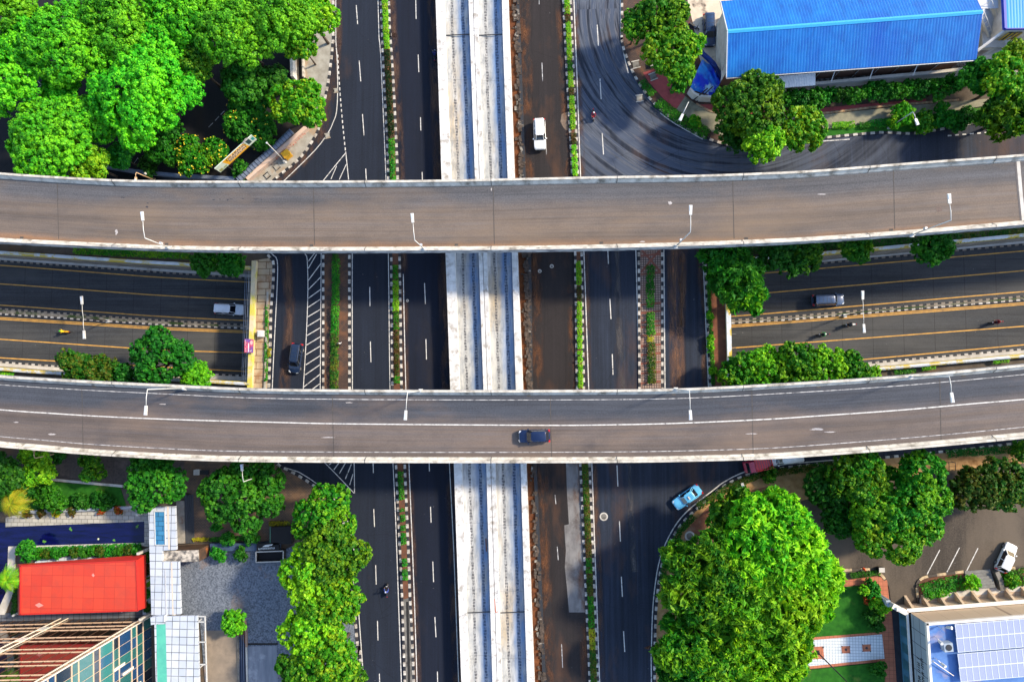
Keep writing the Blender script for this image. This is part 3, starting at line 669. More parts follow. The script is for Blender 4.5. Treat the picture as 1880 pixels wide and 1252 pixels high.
def flyover(name_lab, n_px, s_px, asph, gut, piers, line=None):
    xs = [-800+i*(3480/90) for i in range(91)]
    N = [P(x,y,ZB) for x,y in zip(xs,interp(n_px,xs))]; S = [P(x,y,ZB) for x,y in zip(xs,interp(s_px,xs))]
    N = [Vector((p.x,p.y,ZD)) for p in N]; S = [Vector((p.x,p.y,ZD)) for p in S]
    root = thing('flyover', (N[45]+S[45])*.5*1.0, name_lab, 'flyover')
    u = 0; m = MB(); K = 8
    for i in range(90):
        d = (N[i+1]-N[i]).length
        for j in range(K):
            f0, f1 = j/K, (j+1)/K; wd = (N[i]-S[i]).length
            m.face([N[i].lerp(S[i],f1),N[i+1].lerp(S[i+1],f1),N[i+1].lerp(S[i+1],f0),N[i].lerp(S[i],f0)],
                   [(u,f1*wd),(u+d,f1*wd),(u+d,f0*wd),(u,f0*wd)])
        u += d
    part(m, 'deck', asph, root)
    m = MB()                                   # girder box under the deck
    for i in range(90):
        def ring(k):
            a, b = N[k], S[k]
            pts = [(a,-.02),(a.lerp(b,.03),-1.15),(a.lerp(b,.22),-1.35),(a.lerp(b,.28),-2.5),(a.lerp(b,.72),-2.5),(a.lerp(b,.78),-1.35),(a.lerp(b,.97),-1.15),(b,-.02)]
            return [Vector((p.x,p.y,p.z+z)) for p,z in pts]
        A, B_ = ring(i), ring(i+1)
        for j in range(7): m.face([A[j],A[j+1],B_[j+1],B_[j]])
    part(m, 'girder', M_girder, root)
    prof = lambda s: [(0*s,-1.2),(0*s,.9),(.3*s,.9),(.36*s,.45),(.62*s,.22),(.7*s,.02),(.7*s,-.1),(.1*s,-1.2)]
    for edge, s in ((N,-1),(S,1)):
        L = sides(edge); m = MB(); u = 0; pr = prof(s)
        gaps = set(range(20,73,6))
        for i in range(90):
            a, b = edge[i], edge[i+1]; d = (b-a).length
            for j in range(len(pr)-1):
                (x0,z0),(x1,z1) = pr[j],pr[j+1]
                q = [a+L[i]*x0+Vector((0,0,z0)), b+L[i+1]*x0+Vector((0,0,z0)), b+L[i+1]*x1+Vector((0,0,z1)), a+L[i]*x1+Vector((0,0,z1))]
                mi = 1 if j == 0 else 0
                m.face(q if s>0 else q[::-1], [(u,z0),(u+d,z0),(u+d,z1),(u,z1)], mi)
            u += d
        part(m, 'barrier', [M_concw, M_fascia], root)
        for i in sorted(gaps):
            m = MB()
            p = edge[i]; n_ = L[i]; a = p+n_*(-.02*s)+Vector((0,0,.91)); b = p+n_*(.72*s)+Vector((0,0,.1))
            m.bar(p+n_*(-.01*s)+Vector((0,0,.905)), p+n_*(.3*s)+Vector((0,0,.905)), .07, .02); m.bar(p+n_*(.31*s)+Vector((0,0,.87)), p+n_*(.71*s)+Vector((0,0,.06)), .07,.03); part(m, 'barrier_seam', M_dark, root)
        if gut == 'L': m = MB(); m.ribbon(edge, .09 if s>0 else .1, .012, 1.35*s); part(m, 'edge_line', M_faded, root)
    if line:
        m = MB(); m.ribbon(PX(curve(line,4), ZD+.015), .15); part(m, 'lane_line', M_white, root)
    for px, py, w in piers:
        m = MB(); c = P(px,py,0)
        m.prism([(c.x+.9*math.cos(t)*w, c.y+.9*math.sin(t)*1.0) for t in [i*math.pi/6 for i in range(12)]], -.3, 7.4)
        m.prism([(c.x-1.0,c.y-3.2),(c.x+1.0,c.y-3.2),(c.x+1.0,c.y+3.2),(c.x-1.0,c.y+3.2)], 7.4, 8.6, bottom=True)
        part(m, 'pier', M_girder, root)
    return root
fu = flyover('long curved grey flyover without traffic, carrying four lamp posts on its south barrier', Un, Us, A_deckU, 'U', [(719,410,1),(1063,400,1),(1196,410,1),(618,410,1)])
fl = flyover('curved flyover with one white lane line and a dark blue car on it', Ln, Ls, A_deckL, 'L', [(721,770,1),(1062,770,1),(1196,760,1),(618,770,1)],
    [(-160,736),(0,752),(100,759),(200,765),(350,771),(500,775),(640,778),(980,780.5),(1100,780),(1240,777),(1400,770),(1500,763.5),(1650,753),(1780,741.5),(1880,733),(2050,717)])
M_jt = mnoise('joint_steel',(.085,.075,.066,1),(.05,.045,.042,1),1.5,.8)
for root, n_px, s_px in ((fu,Un,Us),(fl,Ln,Ls)):
    for x in (105,575,905,1345,1640) if root is fu else (150,610,1010,1380,1725):
        a, b = P(x,interp(n_px,[x])[0],ZD), P(x+3,interp(s_px,[x+3])[0],ZD); a.z = b.z = ZD+.014
        m = MB(); m.ribbon([a.lerp(b,.08),a.lerp(b,.92)],.09); part(m,'deck_joint',M_jt,root)
    for k in range(14):
        x = 40+k*133; t_ = .075 if k%2 else .925; a, b = P(x,interp(n_px,[x])[0],ZD), P(x,interp(s_px,[x])[0],ZD); p = a.lerp(b,t_)
        m = MB(); m.box((p.x,p.y,ZD+.012),(.5,.3,.02)); part(m,'drain_grate',M_jt,root)
# expansion joint and stains on the decks
m = MB(); m.ribbon(PX([(1869,291),(1874,350),(1880,409)],ZD+.02), .45); part(m, 'expansion_joint', M_conc, fu)
m = MB(); m.ribbon(PX([(1868,290),(1873,350),(1879,410)],ZD+.016), .8); part(m, 'expansion_joint', mplain('joint_rubber',(.1,.09,.09,1),.9), fu)
def blot(px, py, rx, ry, seed, mat, root, z=ZD+.012, name='stain'):
    rr = random.Random(seed); n = 14
    pts = [(px+rx*rr.uniform(.5,1.2)*math.cos(2*math.pi*i/n), py+ry*rr.uniform(.5,1.2)*math.sin(2*math.pi*i/n)) for i in range(n)]
    m = MB(); m.sheet(PX(pts,z)); part(m, name, mat, root)
M_oil = mnoise('oil_stain',(.02,.022,.03,1),(.06,.06,.07,1),4,.6)
blot(270,380,3,2,1,M_oil,fu); blot(271,373,2,1.2,2,M_oil,fu); blot(226,363,5,1,3,M_oil,fu)
for i,(x,y,rx,ry) in enumerate(((392,367,3,1),(404,366,2,1),(418,367,2.5,2),(424,366,5,.7),(446,365,3,.9),(470,366,5,.8),(480,367,1.5,1))): blot(x,y,rx,ry,10+i,M_oil,fu)
M_pothole = mnoise('patch_dark',(.1,.075,.065,1),(.16,.12,.1,1),5,.9)
m = MB(); m.sheet(PX([(1719,380),(1729,379.5),(1730,388),(1720,390)],ZD+.012)); part(m,'stain',M_pothole,fu)
M_scuff = mnoise('scuff_pale',(.45,.43,.42,1),(.3,.27,.26,1),3,.9)
for i,(x,y,rx,ry) in enumerate(((1500,788,14,2),(1525,793,10,1.2),(600,803,14,1),(1380,796,12,1),(95,797,8,1.5),(30,775,6,1),(640,739,8,1),(300,742,7,1))): blot(x,y,rx,ry,50+i,M_scuff,fl)
for i,(x,y,rx,ry) in enumerate(((214,425,3,6),(1230,373,5,3),(902,348,1.2,4),(1180,444,6,1.5),(1510,357,10,1))): blot(x,y,rx,ry,80+i,M_scuff,fu)

# ------------------------------------------------------------------ street lamps
def lamp(name, base, elbow, head, label, group=None, box=False, col=None, hl=1.15, hw=.4):
    """base, elbow, head are world points; the head box lies at the end of the arm"""
    col = col or M_lampw
    r = thing(name, Vector(base), label, 'street lamp', 0, group)
    m = MB(); m.tube([base, Vector(base).lerp(Vector(elbow),.5), elbow], [.1,.075,.055], 8); part(m, 'pole', col, r, True)
    e, h = Vector(elbow), Vector(head); d = (h-e).normalized(); tip = h-d*hl
    m = MB(); m.tube([e, e.lerp(tip,.5)+Vector((0,0,.12)), tip], [.05,.045,.04], 8); part(m, 'arm', col, r, True)
    w = d.cross(Vector((0,0,1))).normalized()
    def hd(a, b, wa, wb, z0, z1):
        q = [tip+d*a-w*wa/2, tip+d*a+w*wa/2, tip+d*b+w*wb/2, tip+d*b-w*wb/2]
        mm = MB(); mm.prism(q, e.z+z0, e.z+z1, bottom=True); return mm
    ho = part(hd(-.05,hl,hw*.8,hw,-.09,.09), 'lamp_head', col, r)
    subpart(hd(hl*.4,hl*.94,hw*.6,hw*.7,.085,.125), 'top_panel', M_lens, ho, r)
    subpart(hd(hl*.3,hl*.95,hw*.7,hw*.8,-.12,-.085), 'lens', M_lens, ho, r)
    m = MB(); m.box(tuple(Vector(base)+Vector((0,0,.1))), (.55,.55,.2)); m.box(tuple(Vector(base)+Vector((0,0,.45))), (.3,.3,.6)); part(m, 'base_bracket', col, r)
    if box:
        p = Vector(base).lerp(Vector(elbow),.38); m = MB(); m.box(tuple(p+Vector((0,.18,0))), (.28,.3,.5)); part(m, 'junction_box', M_steel, r)
    return r
def vlamp(name, el, hd, ze, zb, label, basepx=None, **k):
    e = P(*el, ze); b = Vector((e.x,e.y,zb)) if basepx is None else P(*basepx, zb)
    return lamp(name, b, e, P(*hd, ze), label, **k)
where = ['leftmost of the lamps on the upper flyover','left of the guideway on the upper flyover','over the tiled island on the upper flyover','beside the dark square patch on the upper flyover']
for i,(b,e,h,ze) in enumerate((((312.5,456),(265.9,437.2),(260.5,389),17.9),((779.6,458.6),(761.3,441),(756.5,392),18.8),((1240.4,453),(1267.7,426),(1268,377),21.2),((1673,432),(1746,404.5),(1742,356),20.8))):
    vlamp('street_lamp', e, h, ze, ZB-.5, 'white single arm lamp post, '+where[i], basepx=b, box=True, group='lamp posts on the upper flyover')
where = ['leftmost of the lamps on the lower flyover','on the lower flyover over the carriageway left of the guideway','on the lower flyover over the wide eastern carriageway','on the lower flyover, nearest the south east ramp wall']
for i,(e,h) in enumerate((((270.6,714.8),(267,762)),((748,720.5),(744,771)),((1265.5,717.5),(1268,771)),((1742.8,691.6),(1749,739)))):
    vlamp('street_lamp', e, h, 20.3, ZB-.5, 'white single arm lamp post, '+where[i], group='lamp posts on the lower flyover')
def dlamp(c, a, b, label):
    c0 = PF(*c); ztop = 1.2; ce = P(*c, ztop); base = Vector((ce.x,ce.y,c0.z+.1))
    r = thing('street_lamp', base, label, 'street lamp')
    m = MB(); m.tube([base,(ce.x,ce.y,ztop)],[.1,.06],8); part(m,'pole',MC['sheet_blue_grey'] if 'sheet_blue_grey' in MC else M_dark,r,True)
    for q in (a,b):
        h = P(*q,ztop); d = (h-ce).normalized(); tip = h-d*1.3
        m = MB(); m.tube([ce,ce.lerp(tip,.5)+Vector((0,0,.1)),tip],.045,8); part(m,'arm',M_lampw,r,True)
        w = d.cross(Vector((0,0,1))).normalized()
        m = MB(); m.prism([tip-w*.17,tip+w*.17,h+w*.21,h-w*.21],ztop-.09,ztop+.09,bottom=True); ho = part(m,'lamp_head',M_lampw,r)
        m = MB(); m.prism([tip+d*.5-w*.15,tip+d*.5+w*.15,h-d*.1+w*.17,h-d*.1-w*.17],ztop+.085,ztop+.12,bottom=True); subpart(m,'top_panel',M_lens,ho,r)
    m = MB(); m.box(tuple(base+Vector((0,0,.1))),(.5,.5,.25)); part(m,'base_bracket',M_lampw,r)
dlamp((153,584),(149.5,544),(155,622),'double headed white lamp on the median of the left underpass ramp')
dlamp((1584.5,573),(1583.5,534),(1586.5,611),'double headed white lamp on the median of the right underpass ramp')
vlamp('street_lamp',(447,884),(443.5,852),8.5,0,'small white lamp rising through the round tree by the brown plaza', hl=.9, hw=.4)
vlamp('street_lamp',(64,841),(62,818),6.0,0,'tan lamp bent under the lower flyover edge above bright bushes', basepx=(120,829), hl=.8, hw=.4, col=mplain('tan_metal',(.6,.4,.22,1),.5))
vlamp('street_lamp',(250,317),(249,332),6.5,0,'tan lamp post beside the white globe at the north flyover edge', basepx=(283,331), hl=.5, hw=.35, col=MC['tan_metal'])
vlamp('street_lamp',(1676,206),(1685,230),6.8,0,'grey lamp post arching over bushes beside the car hall footpath', basepx=(1631,235), hl=.9, hw=.42, col=M_steel)
vlamp('street_lamp',(1264,188),(1248,222),7.2,0,'white lamp with a blue panel over the kerbside hedge', hl=1.0, hw=.42)
vlamp('street_lamp',(1580,1276),(1590,1310),14.5,0,'tall dark pole standing on the white tiled path', basepx=(1500,1196), col=M_dark)
vlamp('street_lamp',(492.5,265),(489,262),5.5,0,'short white pole beside the yellow cabinet', basepx=(524,298), hl=.2, hw=.3)
# ------------------------------------------------------------------ vehicles
M_glass = mplain('car_glass', (.008,.012,.02,1), .06, 0, .8)
M_tyre = mplain('tyre_rubber', (.01,.01,.011,1), .8)
M_rim = mplain('wheel_rim', (.5,.5,.52,1), .3, .7)
M_head = mplain('headlight_glass', (.75,.78,.8,1), .1)
M_tail = mplain('tail_light_red', (.55,.015,.012,1), .2)
M_trim = mplain('bumper_trim', (.02,.021,.024,1), .5)
def loft(m, secs, close=True, mi=0):
    n = len(secs[0])
    for A, B_ in zip(secs, secs[1:]):
        for j in range(n if close else n-1):
            k = (j+1)%n; m.face([A[j],A[k],B_[k],B_[j]], None, mi)
    m.face(list(reversed(secs[0])), None, mi); m.face(secs[-1], None, mi)
def weld(o, angle=40):
    bm = bmesh.new(); bm.from_mesh(o.data); bmesh.ops.remove_doubles(bm, verts=bm.verts, dist=.0015)
    bmesh.ops.recalc_face_normals(bm, faces=bm.faces)
    for f in bm.faces: f.smooth = True
    for e in bm.edges:
        if len(e.link_faces)==2 and e.calc_face_angle(0) > math.radians(angle): e.smooth = False
    bm.to_mesh(o.data); bm.free(); return o
CARD = { # fractions of length from the front: windscreen foot, roof front, roof back, tail foot ; heights
 'mpv':   dict(ws=.22, rf=.36, rb=.94, tl=.985, belt=.54, hood=.50, trunk=None),
 'suv':   dict(ws=.27, rf=.40, rb=.94, tl=.985, belt=.55, hood=.54, trunk=None),
 'hatch': dict(ws=.25, rf=.40, rb=.86, tl=.97, belt=.56, hood=.52, trunk=None),
 'sedan': dict(ws=.27, rf=.40, rb=.70, tl=.84, belt=.58, hood=.52, trunk=.6)}
def car(name, center, head, label, L, W, Hh, paint, kind='mpv', rails=False, taxi=False, spare=False):
    k = CARD[kind]; c = Vector(center); rz = math.atan2(head[1], head[0])
    r = thing(name, c, label, 'car', rz)
    X = lambda f: L*(.5-f)
    def sec(f, w, zt, zb=.28, inn=.86):
        x = X(f); w /= 2
        return [(x,-w*.9,zb),(x,-w,zb+.18),(x,-w,zt-.16),(x,-w*.95,zt-.05),(x,-w*inn*.9,zt),(x,0,zt+.025),(x,w*inn*.9,zt),(x,w*.95,zt-.05),(x,w,zt-.16),(x,w,zb+.18),(x,w*.9,zb)]
    hz, bz = Hh*k['hood'], Hh*k['belt']; tz = Hh*(k['trunk'] or k['belt'])
    st = [(0,.72,hz*.72,.36),(.012,.82,hz*.84,.3),(.05,.95,hz*.93,.24),(.13,.99,hz*.98,.24),(k['ws'],1,bz,.24),(.5,1,bz+.01,.24),(k['tl']-.12 if k['trunk'] else .85,1,tz+.01,.24),(.94,.97,tz-.01,.26),(.985,.9,tz-.06,.3),(1,.8,tz-.2,.36)]
    m = MB(); loft(m, [sec(f,w*W,z,zb) for f,w,z,zb in st], True)
    body = weld(m.build('body', paint, r))
    # glasshouse: lower ring on the belt line, upper ring under the roof
    def ring(f0, f1, w, z, taper=1.0, n=3):
        a, b = X(f0), X(f1); w /= 2
        return [(a-.06,-w*.72*taper,z),(a-.3,-w,z),((a+b)/2,-w,z),(b+.16,-w,z),(b,-w*.78,z),(b,w*.78,z),(b+.16,w,z),((a+b)/2,w,z),(a-.3,w,z),(a-.06,w*.72*taper,z)]
    lo = ring(k['ws']-.02, k['tl'], W*.93, bz-.06); mi_ = ring(k['ws']+.0, k['tl']-.005, W*.92, bz+.02); up = ring(k['rf'], k['rb'], W*.74, Hh-.06)
    m = MB(); loft(m, [lo,mi_,up], True); weld(m.build('windows', M_glass, r), 30)
    # roof skin with pillars running down to the body
    ro = ring(k['rf']-.012, k['rb']+.012, W*.77, Hh-.075); ru = ring(k['rf']+.03, k['rb']-.02, W*.68, Hh)
    m = MB(); loft(m, [ro,ru], True); roof = weld(m.build('roof', paint, r), 50)
    for a, b in ((0,0),(1,1),(3,3),(4,4),(5,5),(6,6),(8,8),(9,9),(2,2),(7,7)):
        if a in (1,8): continue
        m = MB(); m.bar(Vector(mi_[a])*1.0+Vector((0,0,-.03)), Vector(ro[b]), .075, .06); m.build('pillar', paint, r)
    if rails:
        m = MB()
        for s in (-1,1): m.tube([(X(k['rf']+.05),s*W*.31,Hh+.02),(X(.6),s*W*.32,Hh+.05),(X(k['rb']-.03),s*W*.31,Hh+.02)],.025,6)
        for f in (.5,.62,.74,.86): m.bar((X(f),-W*.25,Hh+.006),(X(f),W*.25,Hh+.006),.03,.02)
        m.build('roof_rails', M_trim if rails is True else rails, roof.parent).parent = roof
    if taxi:
        m = MB(); m.box((X(.52),0,Hh+.09),(.2,.5,.16)); o = m.build('roof_sign', M_lampw, r); o.parent = roof
        m = MB(); [m.ribbon([(X(.56),y,Hh+.012),(X(.66),y,Hh+.012)],.09) for y in (-.28,-.08,.12,.32)]; o = m.build('roof_stripes', mplain('taxi_stripe',(.02,.2,.5,1),.4), r); o.parent = roof
    if spare:
        m = MB(); m.tube([(X(1)-.02,0,.95),(X(1)-.2,0,.95)],.36,14); m.build('spare_wheel', M_tyre, r)
    for s in (-1,1):
        for f in (.175,.79):
            m = MB(); m.tube([(X(f),s*(W/2-.2),.33),(X(f),s*(W/2+.012),.33)],.33,16); wo = m.build('wheel', M_tyre, r)
            m = MB(); m.tube([(X(f),s*(W/2-.05),.33),(X(f),s*(W/2+.025),.33)],.2,12); m.build('rim', M_rim, wo)
        m = MB(); y = s*W*.40
        m.face([(X(.012),y-s*.26,hz*.86),(X(.075),y-s*.1,hz*.955),(X(.085),y+s*.04,hz*.92),(X(.04),y+s*.04,hz*.86)])
        m.face([(X(.008),y-s*.22,hz*.7),(X(.03),y+s*.05,hz*.7),(X(.04),y+s*.055,hz*.86),(X(.012),y-s*.24,hz*.86)])
        o = m.build('headlight', M_head, r); bm = bmesh.new(); bm.from_mesh(o.data); bmesh.ops.solidify(bm, geom=bm.faces, thickness=-.035); bm.to_mesh(o.data); bm.free()
        m = MB(); m.box((X(.975),s*W*.43,tz-.12),(.2,.2,.3)); m.box((X(.985),s*W*.36,tz-.1),(.12,.22,.16)); m.build('tail_light', M_tail, r)
        m = MB(); m.box((X(k['ws']+.06),s*(W/2+.07),bz+.05),(.16,.2,.15)); m.build('mirror', paint, r)
    m = MB(); m.box((X(.0)-.02,0,.42),(.12,W*.7,.2)); m.build('front_bumper', M_trim, r)
    m = MB(); m.box((X(.02)-.0,0,hz*.78),(.1,W*.45,.14)); m.build('grille', M_trim, r)
    m = MB(); m.box((X(1.0)+.03,0,.45),(.14,W*.74,.24)); m.build('rear_bumper', paint, r)
    return r
def paint(name, c, rough=.25, metal=.0): return mplain(name, c, rough, metal, .5, .6)
def gd(px, dx, dy):       # heading: pixel direction -> world direction at the ground
    a, b = P(*px), P(px[0]+dx, px[1]+dy); return ((b-a).x, (b-a).y)
PW = paint('paint_white',(.82,.82,.8,1)); PB = paint('paint_black_sky_tint',(.01,.022,.055,1),.12); PS = paint('paint_silver',(.72,.78,.86,1),.25,.1)  # black paint mixed navy to carry the sky's reflection
PG = paint('paint_grey_blue',(.07,.11,.19,1),.2,.2); PN = paint('paint_navy',(.004,.012,.05,1),.12); PT = paint('paint_light_blue',(.13,.5,.85,1)); PD = paint('paint_dark_blue',(.02,.045,.11,1),.15)
car('car',P(991,250,.2)*1,gd((991,250),1.5,40),'white sport utility car driving on the brown carriageway right of the guideway',4.75,1.86,1.8,PW,'suv',rails=M_steel)
car('car',P(546,658),gd((546,658),-6,40),'black family van with glossy roof in the turning lane beside the hatching',4.65,1.75,1.75,PB,'mpv',rails=True)
car('car',PF(426,568.5),gd((426,568),40,2),'silver sport utility car about to enter the left underpass portal',4.9,1.8,1.85,PS,'suv',spare=True)
car('car',PF(1517,551.5),gd((1517,551),40,-1.5),'grey van with ribbed roof leaving the right underpass portal',4.9,1.8,1.85,PG,'mpv',rails=True)
o = car('car',P(981,799.5,ZD+.02),gd((981,799),-40,1),'dark navy car crossing the guideway on the lower flyover',4.25,1.74,1.65,PN,'hatch')
car('car',P(1260,911),gd((1260,911),-46,33),'light blue taxi rounding the south east bend',4.6,1.75,1.5,PT,'sedan',taxi=True)
car('car',P(1842,1021),gd((1842,1021),20,-43),'white hatchback parked in the brown car park bay',4.3,1.75,1.55,PW,'hatch')
car('car',P(1300,60),gd((1300,60),1.5,40),'dark blue estate van parked in the sandy yard beside the blue roofed hall',5.0,1.85,1.75,PD,'mpv',rails=True)
# red pickup truck and white van half under the lower flyover
def truck():
    c = P(1390,851.5); d = gd((1390,849),-40,9); rz = math.atan2(d[1],d[0])
    r = thing('truck', c, 'red open truck half hidden under the lower flyover edge', 'truck', rz)
    MR = paint('paint_red',(.8,.012,.012,1),.4); MP = paint('paint_crimson',(.4,.01,.06,1),.4)
    m = MB(); m.box((-1.1,0,.62),(4.2,.8,.2)); m.build('chassis',M_dark,r)
    m = MB(); m.box((-.6,0,.95),(2.5,1.75,.12)); 
    for s in (-1,1): m.box((-.6,s*.85,1.2),(2.5,.06,.45))
    m.box((.62,0,1.2),(.06,1.64,.45)); m.box((-1.82,0,1.2),(.06,1.64,.45)); m.build('cargo_bed',MR,r)
    m = MB()
    for i in range(7): m.box((-1.65+i*.35,0,1.035),(.1,1.6,.05))
    m.build('bed_slats',MP,r)
    m = MB(); loft(m,[[(x,-w,z0),(x,w,z0),(x,w*.92,z1),(x,-w*.92,z1)] for x,w,z0,z1 in ((.85,.82,.5,1.9),(1.6,.82,.5,1.92),(1.95,.82,.5,1.35),(2.2,.78,.5,1.05))]); m.build('cab',MP,r)
    m = MB(); m.face([(1.66,-.7,1.86),(1.66,.7,1.86),(1.97,.74,1.37),(1.97,-.74,1.37)][::-1]); m.build('windscreen',M_glass,r)
    for s in (-1,1):
        for x in (1.5,-1.5):
            m = MB(); m.tube([(x,s*.62,.36),(x,s*.88,.36)],.36,14); w = m.build('wheel',M_tyre,r)
            m = MB(); m.tube([(x,s*.7,.36),(x,s*.89,.36)],.2,10); m.build('rim',M_rim,w)
        m = MB(); m.box((-1.9,s*.6,.75),(.08,.3,.14)); m.build('tail_light',M_tail,r)
truck()
car('van',P(1437,838.5),gd((1437,838),-40,5),'white van behind the red truck, mostly under the lower flyover',5.2,1.9,2.1,PW,'mpv')['category'] = 'van'

# ------------------------------------------------------------------ riders, walker
def skinned(name, joints, bones, root):
    me = D.meshes.new(name+'_cage'); names = list(joints); me.from_pydata([joints[n][0] for n in names], [(names.index(a),names.index(b)) for a,b in bones], [])
    o = D.objects.new(name+'_cage', me); C.objects.link(o)
    sk_ = o.modifiers.new('skin','SKIN'); sk_.use_smooth_shade = True
    for i, n in enumerate(names):
        v = me.skin_vertices[0].data[i]; rr = joints[n][1]; v.radius = (rr,rr) if not isinstance(rr,tuple) else rr; v.use_root = (n==root)
    ss = o.modifiers.new('sub','SUBSURF'); ss.levels = 1; ss.render_levels = 1
    dg = bpy.context.evaluated_depsgraph_get(); ev = o.evaluated_get(dg)
    out = D.meshes.new_from_object(ev); out.name = name
    D.objects.remove(o); return out
def person_mesh(riding):
    J, Bn = {}, []
    if riding:
        J.update(pelvis=((-.2,0,.86),.15), waist=((-.14,0,1.05),.13), chest=((-.02,0,1.3),.15), neck=((.03,0,1.47),.06), head=((.07,0,1.62),.1), crown=((.08,0,1.72),.08))
        for s, n in ((1,'l'),(-1,'r')):
            J.update({n+'hip':((-.12,s*.12,.84),.105), n+'knee':((.3,s*.19,.78),.07), n+'ankle':((.16,s*.17,.36),.045), n+'toe':((.36,s*.18,.31),.04),
                      n+'sho':((-.01,s*.19,1.36),.07), n+'elb':((.16,s*.31,1.12),.048), n+'wri':((.42,s*.29,1.06),.033), n+'palm':((.5,s*.285,1.07),.035)})
    else:
        J.update(pelvis=((0,0,.92),.14), waist=((0,0,1.1),.12), chest=((.01,0,1.32),.145), neck=((.02,0,1.48),.055), head=((.04,0,1.62),.095), crown=((.04,0,1.72),.08))
        for s, n in ((1,'l'),(-1,'r')):
            st = s*.22
            J.update({n+'hip':((0,s*.1,.88),.095), n+'knee':((st*.6+.05,s*.1,.48),.06), n+'ankle':((st,s*.1,.09),.042), n+'toe':((st+.18,s*.11,.04),.035),
                      n+'sho':((0,s*.19,1.38),.065), n+'elb':((-st*.5,s*.25,1.1),.042), n+'wri':((-st*.7+.1,s*.26,.87),.03), n+'palm':((-st*.7+.13,s*.26,.79),.032)})
    Bn += [('pelvis','waist'),('waist','chest'),('chest','neck'),('neck','head'),('head','crown')]
    for s, n in ((1,'l'),(-1,'r')):
        Bn += [('pelvis',n+'hip'),(n+'hip',n+'knee'),(n+'knee',n+'ankle'),(n+'ankle',n+'toe'),('chest',n+'sho'),(n+'sho',n+'elb'),(n+'elb',n+'wri'),(n+'wri',n+'palm')]
        p = Vector(J[n+'palm'][0])
        for i, (dy, l) in enumerate(((.027,.075),(.009,.085),(-.009,.08),(-.026,.062))):
            f = f'{n}f{i}'
            if riding: a, b, c = p+Vector((.03,dy*1.1,.012)), p+Vector((.06,dy*1.1,-.012)), p+Vector((.045,dy*1.1,-.045))
            else: a, b, c = p+Vector((dy,0,-.035)), p+Vector((dy,-s*.008,-.06-l*.3)), p+Vector((dy*.9,-s*.025,-.06-l*.75))
            J[f+'a'] = (tuple(a),.0105); J[f+'b'] = (tuple(b),.0095); J[f+'c'] = (tuple(c),.008); Bn += [(n+'palm',f+'a'),(f+'a',f+'b'),(f+'b',f+'c')]
        t = p+(Vector((-.01,-s*.04,-.012)) if riding else Vector((.035,-s*.012,-.005))); u = t+(Vector((.03,-s*.012,-.02)) if riding else Vector((.018,-s*.005,-.03)))
        J[n+'ta'] = (tuple(t),.012); J[n+'tb'] = (tuple(u),.009); Bn += [(n+'palm',n+'ta'),(n+'ta',n+'tb')]
    me = skinned('person_body', J, Bn, 'pelvis')
    for _ in range(4): me.materials.append(None)
    ms = []
    for f in me.polygons:
        c = f.center
        hand = min((c-Vector(J[n+'palm'][0])).length for n in 'lr') < .1
        foot = c.z < (.4 if riding else .1)
        if c.z > 1.5 or hand: i = 0
        elif foot: i = 3
        elif riding and (c.z < .93 and not (c.x < -.1 and c.z > .9)): i = 2
        elif not riding and c.z < .95 and abs(c.y) < .2: i = 2
        else: i = 1
        ms.append(i)
    me.polygons.foreach_set('material_index', ms); return me
def textmesh(s, size, bold=.02):
    cu = D.curves.new('txt','FONT'); cu.body = s; cu.size = size; cu.align_x = 'CENTER'; cu.align_y = 'CENTER'; cu.offset = bold*size
    o = D.objects.new('txt',cu); C.objects.link(o); me = D.meshes.new_from_object(o.evaluated_get(bpy.context.evaluated_depsgraph_get())); D.objects.remove(o); return me
TXT = {'DILARANG': textmesh('DILARANG',.78), 'BERJUALAN': textmesh('BERJUALAN',.66)}
BODY, WALK = person_mesh(True), person_mesh(False)
M_skin = mplain('skin', (.32,.17,.1,1), .6); M_trou = mplain('trousers_dark', (.03,.035,.05,1), .9); M_shoe = mplain('shoe_black', (.015,.015,.015,1), .6)
def dome(m, c, rx, rz_, n=12, k=5, lo=-.35):
    rings = []
    for i in range(k+1):
        t = lo*math.pi/2+(math.pi/2-lo*math.pi/2)*i/k
        rings.append([(c[0]+rx*math.cos(t)*math.cos(2*math.pi*j/n), c[1]+rx*.88*math.cos(t)*math.sin(2*math.pi*j/n), c[2]+rz_*math.sin(t)) for j in range(n)])
    for A, B_ in zip(rings, rings[1:]):
        for j in range(n): m.face([A[j],A[(j+1)%n],B_[(j+1)%n],B_[j]])
